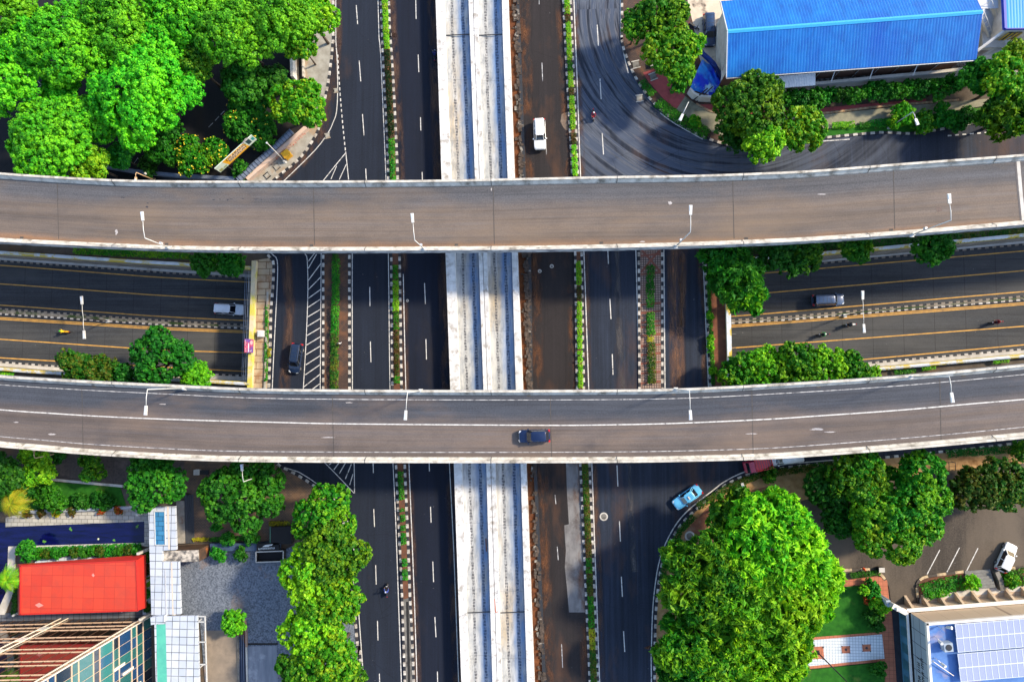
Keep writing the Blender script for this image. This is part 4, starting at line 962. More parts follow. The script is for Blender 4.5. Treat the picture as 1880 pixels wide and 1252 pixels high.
def bike(name, pos, d, label, colr, seatc=M_black):
    r = thing(name, pos, label, 'motorcycle', math.atan2(d[1],d[0])); mp_ = paint('bike_'+label[:14].replace(' ','_'), colr)
    m = MB(); loft(m,[[(x,-w,z0),(x,w,z0),(x,w*.8,z1),(x,-w*.8,z1)] for x,w,z0,z1 in ((.62,.05,.62,1.0),(.5,.19,.42,1.0),(.42,.2,.3,.92),(.34,.18,.28,.42),(.05,.17,.28,.4),(-.05,.17,.3,.66),(-.4,.19,.36,.74),(-.78,.13,.55,.8),(-.9,.05,.68,.8))]); weld(m.build('body',mp_,r),35)
    m = MB(); loft(m,[[(x,-w,z),(x,w,z),(x,w*.8,z+.07),(x,-w*.8,z+.07)] for x,w,z in ((.02,.1,.68),(-.1,.16,.72),(-.45,.16,.75),(-.75,.11,.8))]); weld(m.build('seat',seatc,r),35)
    for x in (.66,-.62):
        m = MB(); m.tube([(x,-.055,.29),(x,.055,.29)],.29,16); w = m.build('wheel',M_tyre,r)
        m = MB(); m.tube([(x,-.06,.29),(x,.06,.29)],.17,12); m.build('rim',M_rim,w)
    m = MB(); m.tube([(.46,-.36,1.04),(.54,-.15,1.07),(.56,0,1.02),(.54,.15,1.07),(.46,.36,1.04)],.022,6); m.build('handlebar',M_dark,r)
    m = MB(); m.tube([(.58,0,.95),(.66,0,.3)],.05,6); m.build('fork',M_dark,r)
    m = MB(); m.box((.66,0,.86),(.07,.2,.14)); m.build('headlight',M_head,r)
    m = MB(); m.box((-.91,0,.78),(.05,.16,.09)); m.build('tail_light',M_tail,r)
    for s in (-1,1):
        m = MB(); m.bar((.5,s*.28,1.06),(.52,s*.34,1.24),.015); m.box((.5,s*.36,1.26),(.03,.13,.09)); m.build('mirror',M_dark,r)
    return r
def person(pos, d, label, shirt, helmet=None, walking=False, trou=None):
    r = thing('person', pos, label, 'person', math.atan2(d[1],d[0]))
    o = D.objects.new('body', WALK if walking else BODY); C.objects.link(o); o.parent = r
    for sl_, mt in zip(o.material_slots, (M_skin, shirt, trou or M_trou, M_shoe)): sl_.link = 'OBJECT'; sl_.material = mt
    if helmet:
        m = MB(); dome(m,(.06,0,1.66),.145,.15); m.build('helmet',helmet,r,True)
        m = MB(); m.face([(.2,-.09,1.6),(.2,.09,1.6),(.19,.1,1.7),(.19,-.1,1.7)]); m.build('visor',M_glass,r)
    else:
        m = MB(); dome(m,(.03,0,1.68),.112,.105,lo=-.1); m.build('hair',M_shoe,r,True)
    return r
JK = lambda n, c: mplain('jacket_'+n, c, .85)
def rider(px, d, bl, pl, bc, jc, hc, trough=False, seat=M_black):
    pos = PF(*px) if trough else P(*px)
    bike('motorcycle', pos, d, bl, bc, seat); person(pos, d, pl, jc, hc)
rider((1089,214),gd((1089,214),.6,20),'red scooter on the wide carriageway right of the white car','rider in crimson jacket and white helmet on red scooter',(.4,.012,.03,1),JK('crimson',(.35,.015,.05,1)),mplain('helmet_white',(.8,.8,.8,1),.2))
rider((799.5,105),gd((800,105),.6,-20),'dark blue scooter close to the guideway wall','rider in dark blue jacket close to the guideway wall',(.01,.015,.12,1),JK('darkblue',(.012,.02,.14,1)),mplain('helmet_dark',(.02,.02,.05,1),.2))
rider((712.5,1081),gd((712,1081),-.5,-20),'black scooter beside the striped drain median','rider in blue jacket with a pale helmet beside the striped drain median',(.015,.02,.04,1),JK('blue',(.05,.09,.45,1)),mplain('helmet_pale',(.45,.5,.7,1),.2))
rider((123,609),gd((123,609),-20,-1.5),'scooter under the yellow coated rider','rider in bright yellow raincoat and green helmet on left ramp',(.5,.3,.01,1),JK('yellow',(.85,.5,.01,1)),mplain('helmet_green',(.05,.5,.03,1),.2),True,mplain('yellow_cover',(.8,.45,.01,1),.7))
rider((1508.5,614.5),gd((1508,614),-20,1.2),'dark scooter under the green jacketed rider','rider in green jacket and white helmet on right ramp',(.02,.05,.03,1),JK('green',(.04,.5,.1,1)),MC['helmet_white'],True)
rider((1557,596.5),gd((1557,596),-20,1.4),'black motorcycle beside the lamp on the right ramp','rider in black with a white pack beside the right ramp lamp',(.015,.015,.017,1),JK('black',(.02,.02,.022,1)),mplain('helmet_grey',(.3,.3,.3,1),.2),True,mplain('white_pack',(.8,.8,.8,1),.6))
rider((1824,592),gd((1824,592),-20,1.8),'dark red motorcycle near the right edge of the right ramp','rider in dark red jacket near the right edge of the right ramp',(.2,.008,.012,1),JK('darkred',(.25,.01,.02,1)),mplain('helmet_red',(.3,.01,.02,1),.2),True)
person(P(626.5,631,.14), (.2,1), 'person in white shirt walking on the brown paved island', JK('white',(.75,.75,.75,1)), None, True)
bike('motorcycle', P(1273,52), (1,-.6), 'parked black motorcycle beside the dark blue estate van', (.02,.03,.06,1))
# ------------------------------------------------------------------ vegetation
LC = [0]
def unit(a): return a/np.maximum(1e-6,np.linalg.norm(a,axis=1,keepdims=True))
def leaves_mesh(pos, nrm, size, aspect, rng, name):
    n = len(pos); t = unit(np.cross(nrm, rng.normal(size=(n,3)))); b = np.cross(nrm,t)
    sz = (size[:,None] if np.ndim(size)==1 else size)*rng.uniform(.65,1.35,(n,1))
    l, w = sz*.5*aspect, sz*.5
    bend = nrm*(l*.25)
    q = np.stack([pos-t*l-bend, pos+b*w, pos+t*l-bend, pos-b*w],1).reshape(-1,3).astype(np.float32)
    me = D.meshes.new(name); me.vertices.add(4*n); me.vertices.foreach_set('co', q.ravel())
    me.loops.add(4*n); me.loops.foreach_set('vertex_index', np.arange(4*n,dtype=np.int32))
    me.polygons.add(n); me.polygons.foreach_set('loop_start', np.arange(0,4*n,4,dtype=np.int32)); me.polygons.foreach_set('loop_total', np.full(n,4,dtype=np.int32))
    ev = np.stack([np.arange(4*n), np.arange(4*n)//4*4+(np.arange(4*n)+1)%4],1).astype(np.int32)
    me.edges.add(4*n); me.edges.foreach_set('vertices', ev.ravel()); me.loops.foreach_set('edge_index', np.arange(4*n,dtype=np.int32))
    me.update(); LC[0] += n; return me
KIND = {  # clump radius, leaf length, leaf aspect, leaves per clump, flattening, lobe size, clump spread, spacing
 'rain':   dict(pr=.50, leaf=.24, asp=1.25, per=28, flat=.80, lobe=.27, nl=1.4, jit=.28, sp=1.5),
 'glossy': dict(pr=.42, leaf=.30, asp=1.5, per=18, flat=.72, lobe=.34, nl=.9, jit=.55, sp=1.75),
 'feather':dict(pr=.60, leaf=.40, asp=2.6, per=24, flat=.72, lobe=.33, nl=1.0, jit=.75, sp=1.9),
 'small':  dict(pr=.32, leaf=.22, asp=1.5, per=14, flat=.8, lobe=.42, nl=.7, jit=.6, sp=1.7)}
def crown_points(rng, r, kind, seed_shape=None):
    k = KIND[kind]; lobes = []
    n = max(5, int(3.2/(k['lobe']**2)*.42*k['nl']))
    tries = 0
    while len(lobes) < n and tries < 900:
        tries += 1
        a, d = rng.uniform(0,2*math.pi), math.sqrt(rng.uniform(0,1))*.76
        rr = k['lobe']*rng.uniform(.75,1.25)
        p = np.array([d*math.cos(a), d*math.sin(a)])
        if all(np.hypot(*(p-l[:2])) > .5*(rr+l[3]) for l in lobes):
            lobes.append(np.array([p[0],p[1],(.42*(1-d*d)+rng.uniform(-.08,.08))*k['flat']*1.5, rr]))
    lobes.append(np.array([0,0,.02,.42]))
    L = np.array(lobes)*r
    pos, nrm = [], []
    for i, (x,y,z,rr) in enumerate(L):
        rz = rr*k['flat']*1.15
        m = int(2*math.pi*rr*rr*1.15/(k['pr']**2*k['sp']))+4
        d = unit(rng.normal(size=(m,3))); d[:,2] = np.abs(d[:,2])*1.1-.28; d = unit(d)
        q = np.array([x,y,z])+d*np.array([rr,rr,rz])*(1+rng.normal(0,.05,(m,1)))
        keep = np.ones(m,bool)
        for j, (a,b,c,s) in enumerate(L):
            if j != i:
                e = (q-np.array([a,b,c]))/np.array([s,s,s*k['flat']*1.15]); keep &= (np.sum(e*e,1) > .84)
        pos.append(q[keep]); nrm.append(d[keep])
    return np.concatenate(pos), np.concatenate(nrm), L
def foliage(pos, nrm, k, rng, name):
    m, per = len(pos), k['per']
    cp = np.repeat(pos,per,0); cn = np.repeat(nrm,per,0)
    d = unit(cn*.75+rng.normal(size=cp.shape)*.62)
    up = np.array([0,0,.35])
    core = pos-nrm*k['pr']*.9; core = core+rng.normal(0,.12,core.shape)
    rad = k['pr']*np.repeat(rng.uniform(.7,1.3,(m,1)),per,0)
    lp = cp+d*rad*rng.uniform(.55,1.05,(m*per,1))
    ln = unit(d+up*.5+rng.normal(size=cp.shape)*k['jit']*.8)
    lp = np.concatenate([lp, core]); ln = np.concatenate([ln, unit(nrm+rng.normal(size=nrm.shape)*.35)])
    return leaves_mesh(lp, ln, np.concatenate([np.full(m*per,k['leaf']), np.full(m,k['pr']*1.9)]), k['asp'], rng, name)
M_bark = mnoise('bark',(.12,.085,.06,1),(.06,.045,.035,1),3,.95,(3,3,.6))
LEAF = {
 'bright': mleaf('leaf_bright', (.032,.28,.008,1), (.065,.43,.012,1), (.20,.62,.012,1), .2, (.44,.68)),
 'bright2':mleaf('leaf_fresh', (.05,.29,.008,1), (.10,.43,.010,1), (.28,.56,.012,1), .22, (.40,.62)),
 'mid':    mleaf('leaf_mid', (.014,.13,.006,1), (.034,.23,.008,1), (.17,.36,.008,1), .3, (.46,.66)),
 'yellow': mleaf('leaf_yellowing', (.030,.23,.006,1), (.07,.32,.008,1), (.26,.42,.010,1), .5, (.48,.66)),
 'dark':   mleaf('leaf_dark', (.008,.09,.008,1), (.02,.16,.012,1), (.05,.22,.010,1), .4, (.5,.7)),
 'black': mleaf('leaf_blackish', (.003,.022,.004,1), (.007,.04,.006,1), (.012,.05,.006,1), .4, (.5,.7)),
 'bronze': mleaf('leaf_bronze', (.012,.085,.006,1), (.028,.14,.008,1), (.12,.13,.012,1), .6, (.46,.66)),
 'deep':   mleaf('leaf_deep', (.009,.135,.010,1), (.022,.23,.014,1), (.07,.32,.012,1), .35, (.48,.68)),
 'lime':   mleaf('leaf_lime', (.10,.42,.010,1), (.17,.52,.012,1), (.32,.5,.015,1), 1.2, (.5,.7)),
 'hedge':  mleaf('leaf_hedge', (.012,.12,.006,1), (.025,.20,.008,1), (.07,.30,.01,1), .8, (.5,.7)),
 'rust':   mleaf('leaf_rust', (.06,.03,.008,1), (.11,.07,.01,1), (.03,.07,.008,1), .9, (.45,.6)),
 'gold':   mleaf('leaf_gold', (.3,.28,.012,1), (.45,.42,.02,1), (.12,.28,.01,1), .6, (.5,.68)),
 'red':    mleaf('leaf_red', (.35,.03,.012,1), (.5,.08,.015,1), (.05,.12,.01,1), 1.5, (.45,.6))}
M_flower = mplain('yellow_blossom',(.75,.55,.02,1),.7)
seedc = [100]
def tree(px, py, rpx, ztop, kind, leaf, label, name='tree', group=None, sq=None, flowers=0, cat='tree', rz=0):
    """crown drawn where the photograph shows it, trunk straight below"""
    seedc[0] += 1; rng = np.random.default_rng(seedc[0]); rr = random.Random(seedc[0])
    k = KIND[kind]; zc = ztop*.72; c = P(px,py,zc+.0); r = rpx*SC(zc)
    root = thing(name, Vector((c.x,c.y,0)), label, cat, 0, group)
    pos, nrm, L = crown_points(rng, r*.93, kind)
    hgt = pos[:,2].max(); pos[:,2] += ztop-hgt-.1
    zl = L[:,2]+ztop-hgt-.1
    if sq: pos[:,0] *= sq[0]; pos[:,1] *= sq[1]; L[:,0] *= sq[0]; L[:,1] *= sq[1]
    lo = pos[:,2] > .35; pos, nrm = pos[lo], nrm[lo]
    me = foliage(pos, nrm, k, rng, 'crown'); me.materials.append(LEAF[leaf])
    o = D.objects.new('crown', me); C.objects.link(o); o.parent = root
    zb = max(.6, min(zl)*.55); tr = max(.06, r*.05)
    m = MB(); m.tube([(0,0,-.1),(rr.uniform(-.1,.1)*r*.2,0,zb*.5),(0,0,zb)],[tr*1.35,tr*1.05,tr*.9],8)
    for (x,y,z,s), zz in list(zip(L,zl))[:9]:
        m.tube([(0,0,zb*.92),(x*.45,y*.45,zb+(zz-zb)*.6),(x*.85,y*.85,zz)],[tr*.6,tr*.38,tr*.16],5,cap=False)
    m.build('trunk', M_bark, root, True)
    if flowers:
        idx = rng.choice(len(pos), min(len(pos),flowers), replace=False)
        fp = np.repeat(pos[idx]+nrm[idx]*k['pr']*1.0+np.array([0,0,.12]),3,0); fp += rng.normal(0,.09,fp.shape)
        fm = leaves_mesh(fp, unit(np.array([0,0,1.])+rng.normal(0,.35,fp.shape)), .17, 1.1, rng, 'blossom'); fm.materials.append(M_flower)
        o = D.objects.new('blossom', fm); C.objects.link(o); o.parent = root
    return root
G1 = 'broad crowned trees massed over the north west lot'
for px,py,r,zt,lf,lab in ((2,140,80,13,'bright','spreading bright green tree cut by the left picture edge above the dark gap'),
    (22,14,62,13,'bright','bright green tree in the top left picture corner'),
    (95,262,90,12.5,'bright','wide bright tree against the upper flyover, left of the dark ditch'),
    (165,302,42,9,'bright2','lower yellow green lobe of tree touching the upper flyover barrier'),
    (128,82,84,13.5,'bright','bright tree between the corner tree and the largest crown'),
    (222,42,84,13.5,'bright','bright tree at the top edge above the largest crown'),
    (258,168,106,14,'bright','largest bright tree with a lumpy crown beside the dark car lot'),
    (343,20,76,13,'bright','bright green tree at the top edge right of the largest crown'),
    (362,122,44,10,'mid','smaller mid green tree tucked right of the largest crown'),
    (432,66,72,13,'bright','bright tree overhanging the dark lot from the top'),
    (512,42,70,13,'bright','bright green tree at the top edge near the pale boundary wall'),
    (188,222,46,10,'bright','bright tree filling the gap between the two widest crowns'),
    (66,72,58,12,'bright','bright tree between the corner tree and the gap with thin white lines'),
    (302,92,52,11.5,'bright','bright tree behind the top right of the largest crown'),
    (392,14,52,12.5,'bright','bright tree at the top edge near the middle of the massed crowns'),
    (118,172,36,9,'bright','small bright tree beside the dark gap with thin white lines')):
    tree(px,py,r*1.06,zt,'rain',lf,lab,group=G1)
tree(576,40,50,9.5,'glossy','bright2','yellow green tree leaning over the concrete pavement at the top')
tree(556,88,30,8,'glossy','yellow','small yellowing tree hanging over the pale boundary wall')
tree(450,150,46,7.5,'rain','deep','dark green tree between the dark lot and the yellowing tree')
tree(548,190,60,8.5,'glossy','yellow','yellowing tree over the pavement bend beside the merge lines')
tree(455,208,66,5.2,'small','deep','dark shrubby tree dotted with yellow blossom above the banner', flowers=45)
tree(362,288,47,5.0,'small','mid','bright shrubby tree with yellow blossom left of the banner', flowers=60)
tree(302,262,42,5,'small','deep','dark bushy tree below the largest bright crown')
tree(505,150,28,6,'rain','dark','dark low tree behind the yellowing tree')
tree(268,306,22,2.5,'small','dark','dark shrub by the ditch below the largest crown','shrub',cat='shrub')
tree(440,312,22,2.0,'small','deep','green shrub under the banner','shrub',cat='shrub')
tree(225,290,26,6,'rain','deep','dark tree part behind the wide bright tree by the ditch')
# north east
tree(1165,52,30,7,'glossy','mid','left tree of the clump over the sandy yard')
tree(1214,36,50,8.5,'glossy','mid','tree at the top edge of the clump over the sandy yard')
tree(1222,95,44,8.5,'glossy','yellow','yellow tipped tree in the middle of the clump by the blue tarpaulin')
tree(1262,92,28,7,'glossy','yellow','small yellow tipped tree nearest the blue tarpaulin')
tree(1243,138,34,7.5,'glossy','mid','lowest tree of the clump above the red path')
tree(1378,192,68,9.5,'glossy','mid','big rounded tree standing before the blue roofed hall')
tree(1398,262,40,8.5,'glossy','bright2','bright lower tree hanging over the curving road')
tree(1345,248,32,6,'glossy','dark','dark tree left under the big rounded tree')
tree(1470,240,46,7.5,'glossy','yellow','fresh green tree right of the big rounded tree')
tree(1792,140,36,6,'glossy','deep','deep green tree beside the white ramp')
tree(1842,150,46,8.5,'glossy','yellow','golden green tree at the upper right picture edge')
tree(1850,212,48,7.5,'feather','mid','drooping green tree over the road at the right edge')
tree(1862,112,30,7,'glossy','yellow','small golden tree below the steel ramp')
# between the flyovers
tree(376,481,28,4.5,'glossy','deep','dark round tree on the left of the pair over the north wall','tree')
tree(424,480,27,4.5,'glossy','deep','dark round tree on the right of the pair over the north wall','tree')
tree(132,668,30,5,'glossy','bronze','bronze tinted tree on the left above the south ramp wall')
tree(190,682,30,4.2,'glossy','bronze','lower bronze tinted tree between two others by the south ramp')
tree(160,676,25,4.6,'glossy','bronze','middle bronze tinted tree of the three by the south ramp')
tree(232,690,24,4.0,'glossy','dark','low dark tree between the bronze trees and the large dark one')
tree(290,666,66,6.5,'glossy','dark','large dark tree beside the lower flyover over the left ramp')
tree(362,692,28,4.5,'rain','bright','small bright green tree right of the large dark one')
tree(1350,512,52,7.5,'feather','deep','feathery green tree hiding the corner of the right portal')
tree(1330,478,44,7,'feather','deep','feathery tree under the upper flyover edge by the right portal')
tree(1368,545,32,6.5,'feather','mid','lowest feathery tree over the right portal corner')
tree(1440,468,44,6,'glossy','dark','dark tree on the right ramp wall next to the feathery ones')
tree(1478,470,30,5.5,'glossy','mid','mid green tree on the right ramp wall')
tree(1572,457,28,5,'glossy','mid','small green tree midway along the right ramp wall')
tree(1716,452,36,5.5,'glossy','deep','deep green tree below the rightmost upper flyover lamp')
for px,py,r,zt,lf,lab in ((1362,692,40,5.5,'mid','first bright tree of the row south of the right ramp, at the portal'),(1412,680,44,6,'bright2','second bright tree of the row south of the right ramp'),
    (1462,672,44,6.5,'mid','third bright tree of the row south of the right ramp'),(1514,674,40,6,'bright2','fourth bright tree of the row south of the right ramp'),(1562,682,36,5.5,'mid','last bright tree of the row south of the right ramp')):
    tree(px,py,r,zt,'glossy',lf,lab,group='row of bright trees south of the right ramp')
tree(1606,690,16,2,'small','bright2','small bright shrub at the end of the bright tree row','shrub',cat='shrub')
# south west
tree(283,881,63,8,'glossy','deep','dense deep green tree against the lower flyover above the white canopy')
tree(443,902,80,8.5,'glossy','deep','round green tree with a lamp poking through it on the brown plaza')
tree(600,950,60,10,'glossy','mid','top tree of the tall clump beside the western carriageway')
tree(618,1012,62,11,'glossy','mid','second tree of the tall clump beside the western carriageway')
tree(584,1060,70,11,'glossy','bright2','middle yellow green tree of the tall clump beside the carriageway')
tree(616,1094,56,10.5,'glossy','yellow','yellow lit tree of the tall clump right of its middle')
tree(572,1160,66,10.5,'glossy','bright2','wide yellow green tree low in the clump beside the courtyard')
tree(612,1200,60,10.5,'glossy','yellow','golden tree at the lower right of the roadside clump')
tree(560,1232,56,9.5,'glossy','mid','bottom tree of the roadside clump at the picture edge')
tree(640,1240,34,7,'glossy','mid','small tree at the foot of the roadside clump')
tree(427,1148,24,4,'small','bright','small bright tree in the round ended planter')
tree(62,852,38,5,'small','bright2','bright feathery bush tree below the tan lamp')
tree(164,860,26,4,'small','mid','small green tree on the gravel path')
tree(8,868,40,6.5,'glossy','dark','dark tree at the left picture edge beneath the lower flyover')
tree(40,888,26,4,'glossy','dark','dark bush tree between the edge tree and the palm')
tree(110,838,14,2.5,'small','dark','dark shrub by the flyover beside the bright bush tree','shrub',cat='shrub')
tree(86,918,33,3.0,'small','hedge','large round shrub with lit edge on the lawn','shrub',cat='shrub')
tree(145,921,20,1.6,'small','dark','dark low shrub in the lawn bed left of centre','shrub',cat='shrub')
tree(188,921,21,1.6,'small','dark','dark low shrub in the lawn bed beside the deep green tree','shrub',cat='shrub')
tree(48,1012,20,3.2,'small','deep','green shrub at the corner of the red canopy hedge','shrub',cat='shrub')
# south east
tree(1350,946,52,10,'feather','mid','upper tree of the giant crown by the south east bend')
tree(1415,1000,104,13,'feather','bright2','largest yellow green tree of the giant crown')
tree(1300,1060,92,12,'feather','mid','dark sided left tree of the giant crown over the kerb')
tree(1400,1110,110,13,'feather','bright2','lower central tree of the giant crown')
tree(1290,1180,88,11,'feather','mid','lower left tree of the giant crown beside the road')
tree(1400,1195,80,11,'feather','bright2','lower right tree of the giant crown over the white path')
tree(1260,1225,56,8,'feather','deep','dark tree at the bottom edge beside the road')
tree(1330,1235,34,9.5,'feather','yellow','golden tree poking up at the bottom of the giant crown')
tree(1480,1070,70,11,'feather','bright2','right hand tree of the giant crown near the lawn')
tree(1652,908,104,10,'glossy','mid','large speckled green tree before the brown car park')
tree(1630,968,70,9.2,'glossy','yellow','yellow speckled tree overhanging the brown car park')
tree(1570,880,52,8.5,'glossy','mid','mid green tree under the lower flyover left of the speckled tree')
tree(1520,900,42,6.5,'glossy','dark','dark tree between the giant crown and the speckled tree')
tree(1545,955,34,6,'glossy','dark','dark tree in the shade left of the yellow speckled tree')
tree(1785,900,42,6.5,'glossy','bronze','dark conical tree above the parking bays')
tree(1842,892,46,6.5,'glossy','bronze','dark tree at the right edge above the parking bays')
tree(1872,828,18,2.5,'small','mid','small shrub at the right edge on the tan soil','shrub',cat='shrub')

def palm(px, py, rpx, z, leafm, label):
    rr = random.Random(int(px*7+py)); c = P(px,py,z); r = rpx*SC(z)
    root = thing('palm_tree', Vector((c.x,c.y,0)), label, 'palm')
    m = MB(); m.tube([(0,0,-.1),(.05,0,z*.5),(0,0,z)],[.24,.18,.15],8); m.build('trunk',M_bark,root,True)
    for i in range(22):
        a = 2*math.pi*i/22*2.6+rr.uniform(-.2,.2); el = rr.uniform(.1,1.0); l = r*rr.uniform(.8,1.1)
        m = MB(); pts = []
        for k in range(7):
            t = k/6; pts.append(Vector((math.cos(a)*l*t*(1-.15*el), math.sin(a)*l*t*(1-.15*el), z+l*(el*.75*t-(.35+el*.75)*t*t))))
        L_ = sides(pts)
        for k in range(6):
            m.bar(pts[k],pts[k+1],.035,.02)
            w = .5*r*.55*math.sin(math.pi*min(.95,(k+1)/6.2))
            for s in (-1,1):
                for h in (0,.33,.66):
                    p = pts[k].lerp(pts[k+1],h); f = (pts[k+1]-pts[k]).normalized()
                    tip = p+L_[k]*s*w+f*w*.75+Vector((0,0,-w*.35)); d = f*.05
                    m.face([p-d,p+d,tip] if s<0 else [p+d,p-d,tip])
        m.build('frond', leafm, root)
palm(20,925,38,5.2,LEAF['gold'],'golden fan palm by the pool deck corner at the left edge')
palm(12,1066,32,4.6,LEAF['lime'],'pale green palm left of the red canopy')

def hedge(path, w, h, leaf, label, z0=.13, size=.17, per=58, group=None, name='hedge', px=True):
    """clipped or loose hedge along a path: leaves through its surface"""
    seedc[0] += 1; rng = np.random.default_rng(seedc[0])
    pts = PX(path,z0) if px else path
    mid_ = (pts[0]+pts[-1])*.5; root_loc = Vector((mid_.x,mid_.y,z0))
    seg = [(a,b,(b-a).length) for a,b in zip(pts,pts[1:])]; T = sum(s[2] for s in seg)
    n = int(T*(w+1.1*h)*per)
    u = rng.uniform(0,T,n); P0 = np.zeros((n,3)); Nv = np.zeros((n,3)); acc = 0
    for a,b,l in seg:
        k = (u>=acc)&(u<=acc+l); f = ((u[k]-acc)/l)[:,None]
        P0[k] = np.array(a)*(1-f)+np.array(b)*f; d = (b-a).normalized(); Nv[k] = np.array((-d.y,d.x,0)); acc += l
    s = rng.uniform(-1,1,n); lump = .82+.22*np.sin(u*2.3+seedc[0])*np.cos(u*1.1)+rng.normal(0,.06,n)
    hh = h*lump; z = np.where(np.abs(s)>.82, rng.uniform(.1,1,n)*hh, hh*(1-.25*s**4)); 
    pos = P0+Nv*(s*w/2*(.9+.2*lump))[:,None]; pos[:,2] = z0+z
    nr = unit(Nv*(s**3)[:,None]*1.2+np.array([0,0,1.])*(1-.6*np.abs(s)**3)[:,None]+rng.normal(0,.38,(n,3)))
    pos -= np.array(root_loc)
    me = leaves_mesh(pos, nr, size, 1.5, rng, name); me.materials.append(LEAF[leaf])
    o = D.objects.new(name, me); C.objects.link(o); o.location = root_loc
    return tag(o, label, 'hedge' if name=='hedge' else name.replace('_',' '), group)
def mid1(y): return (interp([(b,a) for a,b in m1L],[y])[0]+interp([(b,a) for a,b in m1R],[y])[0])/2
def mid2_(y): return (interp([(b,a) for a,b in m2L],[y])[0]+interp([(b,a) for a,b in m2R],[y])[0])/2
def hseg(fn, y0, y1, w, h, leaf, label): hedge([(fn(y),y) for y in (y0,(y0+y1)/2,y1)], w, h, leaf, label)
hseg(mid1,-40,92,.95,.55,'lime','lime green hedge at the top of the western median')
hseg(mid1,94,255,.95,.6,'black','dark purple green hedge in the western median above the flyover')
hseg(mid1,256,290,1.0,.55,'hedge','short green hedge in the western median left of the guideway, above the flyover'); hseg(mid1,292,335,.95,.5,'deep','deep green hedge in the western median touching the upper flyover')
hseg(mid1,488,514,.9,.5,'hedge','mid green hedge at the start of the western median between flyovers'); hseg(mid1,516,572,.95,.55,'lime','lime hedge in the western median between the flyovers')
hseg(mid1,573,606,.9,.5,'hedge','second mid green hedge in the western median between flyovers'); hseg(mid1,607,688,.8,.35,'rust','thin reddish hedge in the western median between flyovers'); hseg(mid1,690,703,.95,.6,'hedge','round green tuft in the western median by the lower flyover')
hseg(mid1,864,916,.85,.6,'deep','dark green hedge in the western median below the lower flyover')
for a,b in ((932,938),(944,956),(963,972),(977,998),(1024,1038),(1043,1064)): hseg(mid1,a,b,.8,.5,'deep','dark green tuft in the red soil of the western median, %s' % {932:'the first small one',944:'second small one',963:'a middle small one',977:'the longer middle one',1024:'the one above the last',1043:'last before the drain'}[a])
for a,b,l,w in ((-50,28,'lime',''),(29,42,'rust',''),(43,112,'lime','a'),(113,132,'hedge',''),(133,163,'lime','b'),(164,178,'rust','c'),(179,240,'lime','d'),(246,267,'rust','e'),(268,325,'lime','f')):
    hseg(mid2_,a,b,.85,.5,l,{-50:'lime hedge at the top edge of the eastern median',29:'first reddish tuft from the top in the eastern median',43:'long lime hedge in the upper eastern median',113:'green tuft in the upper eastern median',133:'lime hedge left of the upper tyre marks in the eastern median',164:'reddish tuft above the white car in the eastern median',179:'lime hedge beside the white car in the eastern median',246:'dark red shrub beside the white car in the eastern median',268:'lime hedge touching the upper flyover in the eastern median'}[a])
for a,b,l in ((480,524,'lime'),(526,552,'rust'),(554,600,'lime'),(602,640,'lime'),(644,712,'lime')):
    hseg(mid2_,a,b,.8,.45,l,{480:'lime hedge by the upper flyover in the middle eastern median',526:'reddish tuft in the middle eastern median',554:'lime hedge above the centre of the middle eastern median',602:'lime hedge below the centre of the middle eastern median',644:'lime hedge next to the lower flyover in the middle eastern median'}[a])
for a,b,l in ((852,925,'bronze'),(927,985,'bronze'),(987,1020,'rust'),(1022,1050,'deep'),(1052,1090,'bronze'),(1092,1150,'hedge'),(1152,1190,'gold'),(1192,1300,'bronze')):
    hseg(mid2_,a,b,.95,.5,l,{852:'bronze hedge below the lower flyover in the eastern median',927:'bronze hedge beside the narrow end of the concrete patch',987:'reddish hedge beside the concrete patch middle',1022:'deep green hedge beside the concrete patch',1052:'bronze hedge beside the lower concrete patch',1092:'green hedge beside the end of the concrete patch',1152:'golden hedge in the lower eastern median',1192:'bronze hedge at the bottom edge of the eastern median'}[a])
hedge([(616,380),(617,478)],.9,.7,'dark','dark hedge of the brown island running under the upper flyover')
hedge([(618,476),(617,560)],1.15,.8,'deep','deep green hedge on the brown paved island'); hedge([(617,562),(615,612)],1.2,.8,'hedge','mid green hedge on the brown paved island'); hedge([(615,612),(614,770)],1.3,.7,'bronze','bronze hedge on the brown paved island')
hedge([(1194,488),(1193,566)],1.25,.7,'dark','dark clipped hedge in the tiled island'); hedge([(1194,574),(1194,616)],1.3,.8,'deep','deep green shrub row in the tiled island'); hedge([(1194,617),(1194,628)],1.1,.6,'gold','golden tuft in the tiled island'); hedge([(1195,629),(1196,704)],1.3,.7,'bronze','bronze hedge in the lower tiled island')
hedge([(1300,520),(1304,600),(1309,706)],.6,.5,'hedge','thin kerbside hedge left of the right portal walkway')
for i,(x,y) in enumerate(((1302,580),(1304.5,622),(1306,636),(1308,680))): tree(x,y,5.5,1.0,'small','bright2','small round shrub along the kerb by the right portal walkway','shrub',group='round shrubs by the right portal',cat='shrub')
hedge([(491,560),(489,700)],.55,.4,'hedge','thin weedy hedge along the kerb by the left portal walkway')
hedge([(496,640),(495,655)],.5,.5,'gold','golden weed tuft by the left portal walkway')
hedge([(140,461),(220,465),(318,469)],1.1,.8,'mid','strip of leafy plants hanging over the north wall of the left ramp')
hedge([(318,470),(350,471)],1.0,.6,'yellow','yellowish plants between the leafy strip and dark round trees')
hedge([(0,686),(30,689)],.9,.7,'bright2','bright weeds at the left edge above the lower flyover')
hedge([(1300,462),(1500,450),(1760,438)],1.6,.7,'dark','dark undergrowth along the north wall of the right ramp'); hedge([(1760,438),(1900,425)],1.4,.7,'bronze','bronze undergrowth right of the deep green tree by the right ramp')
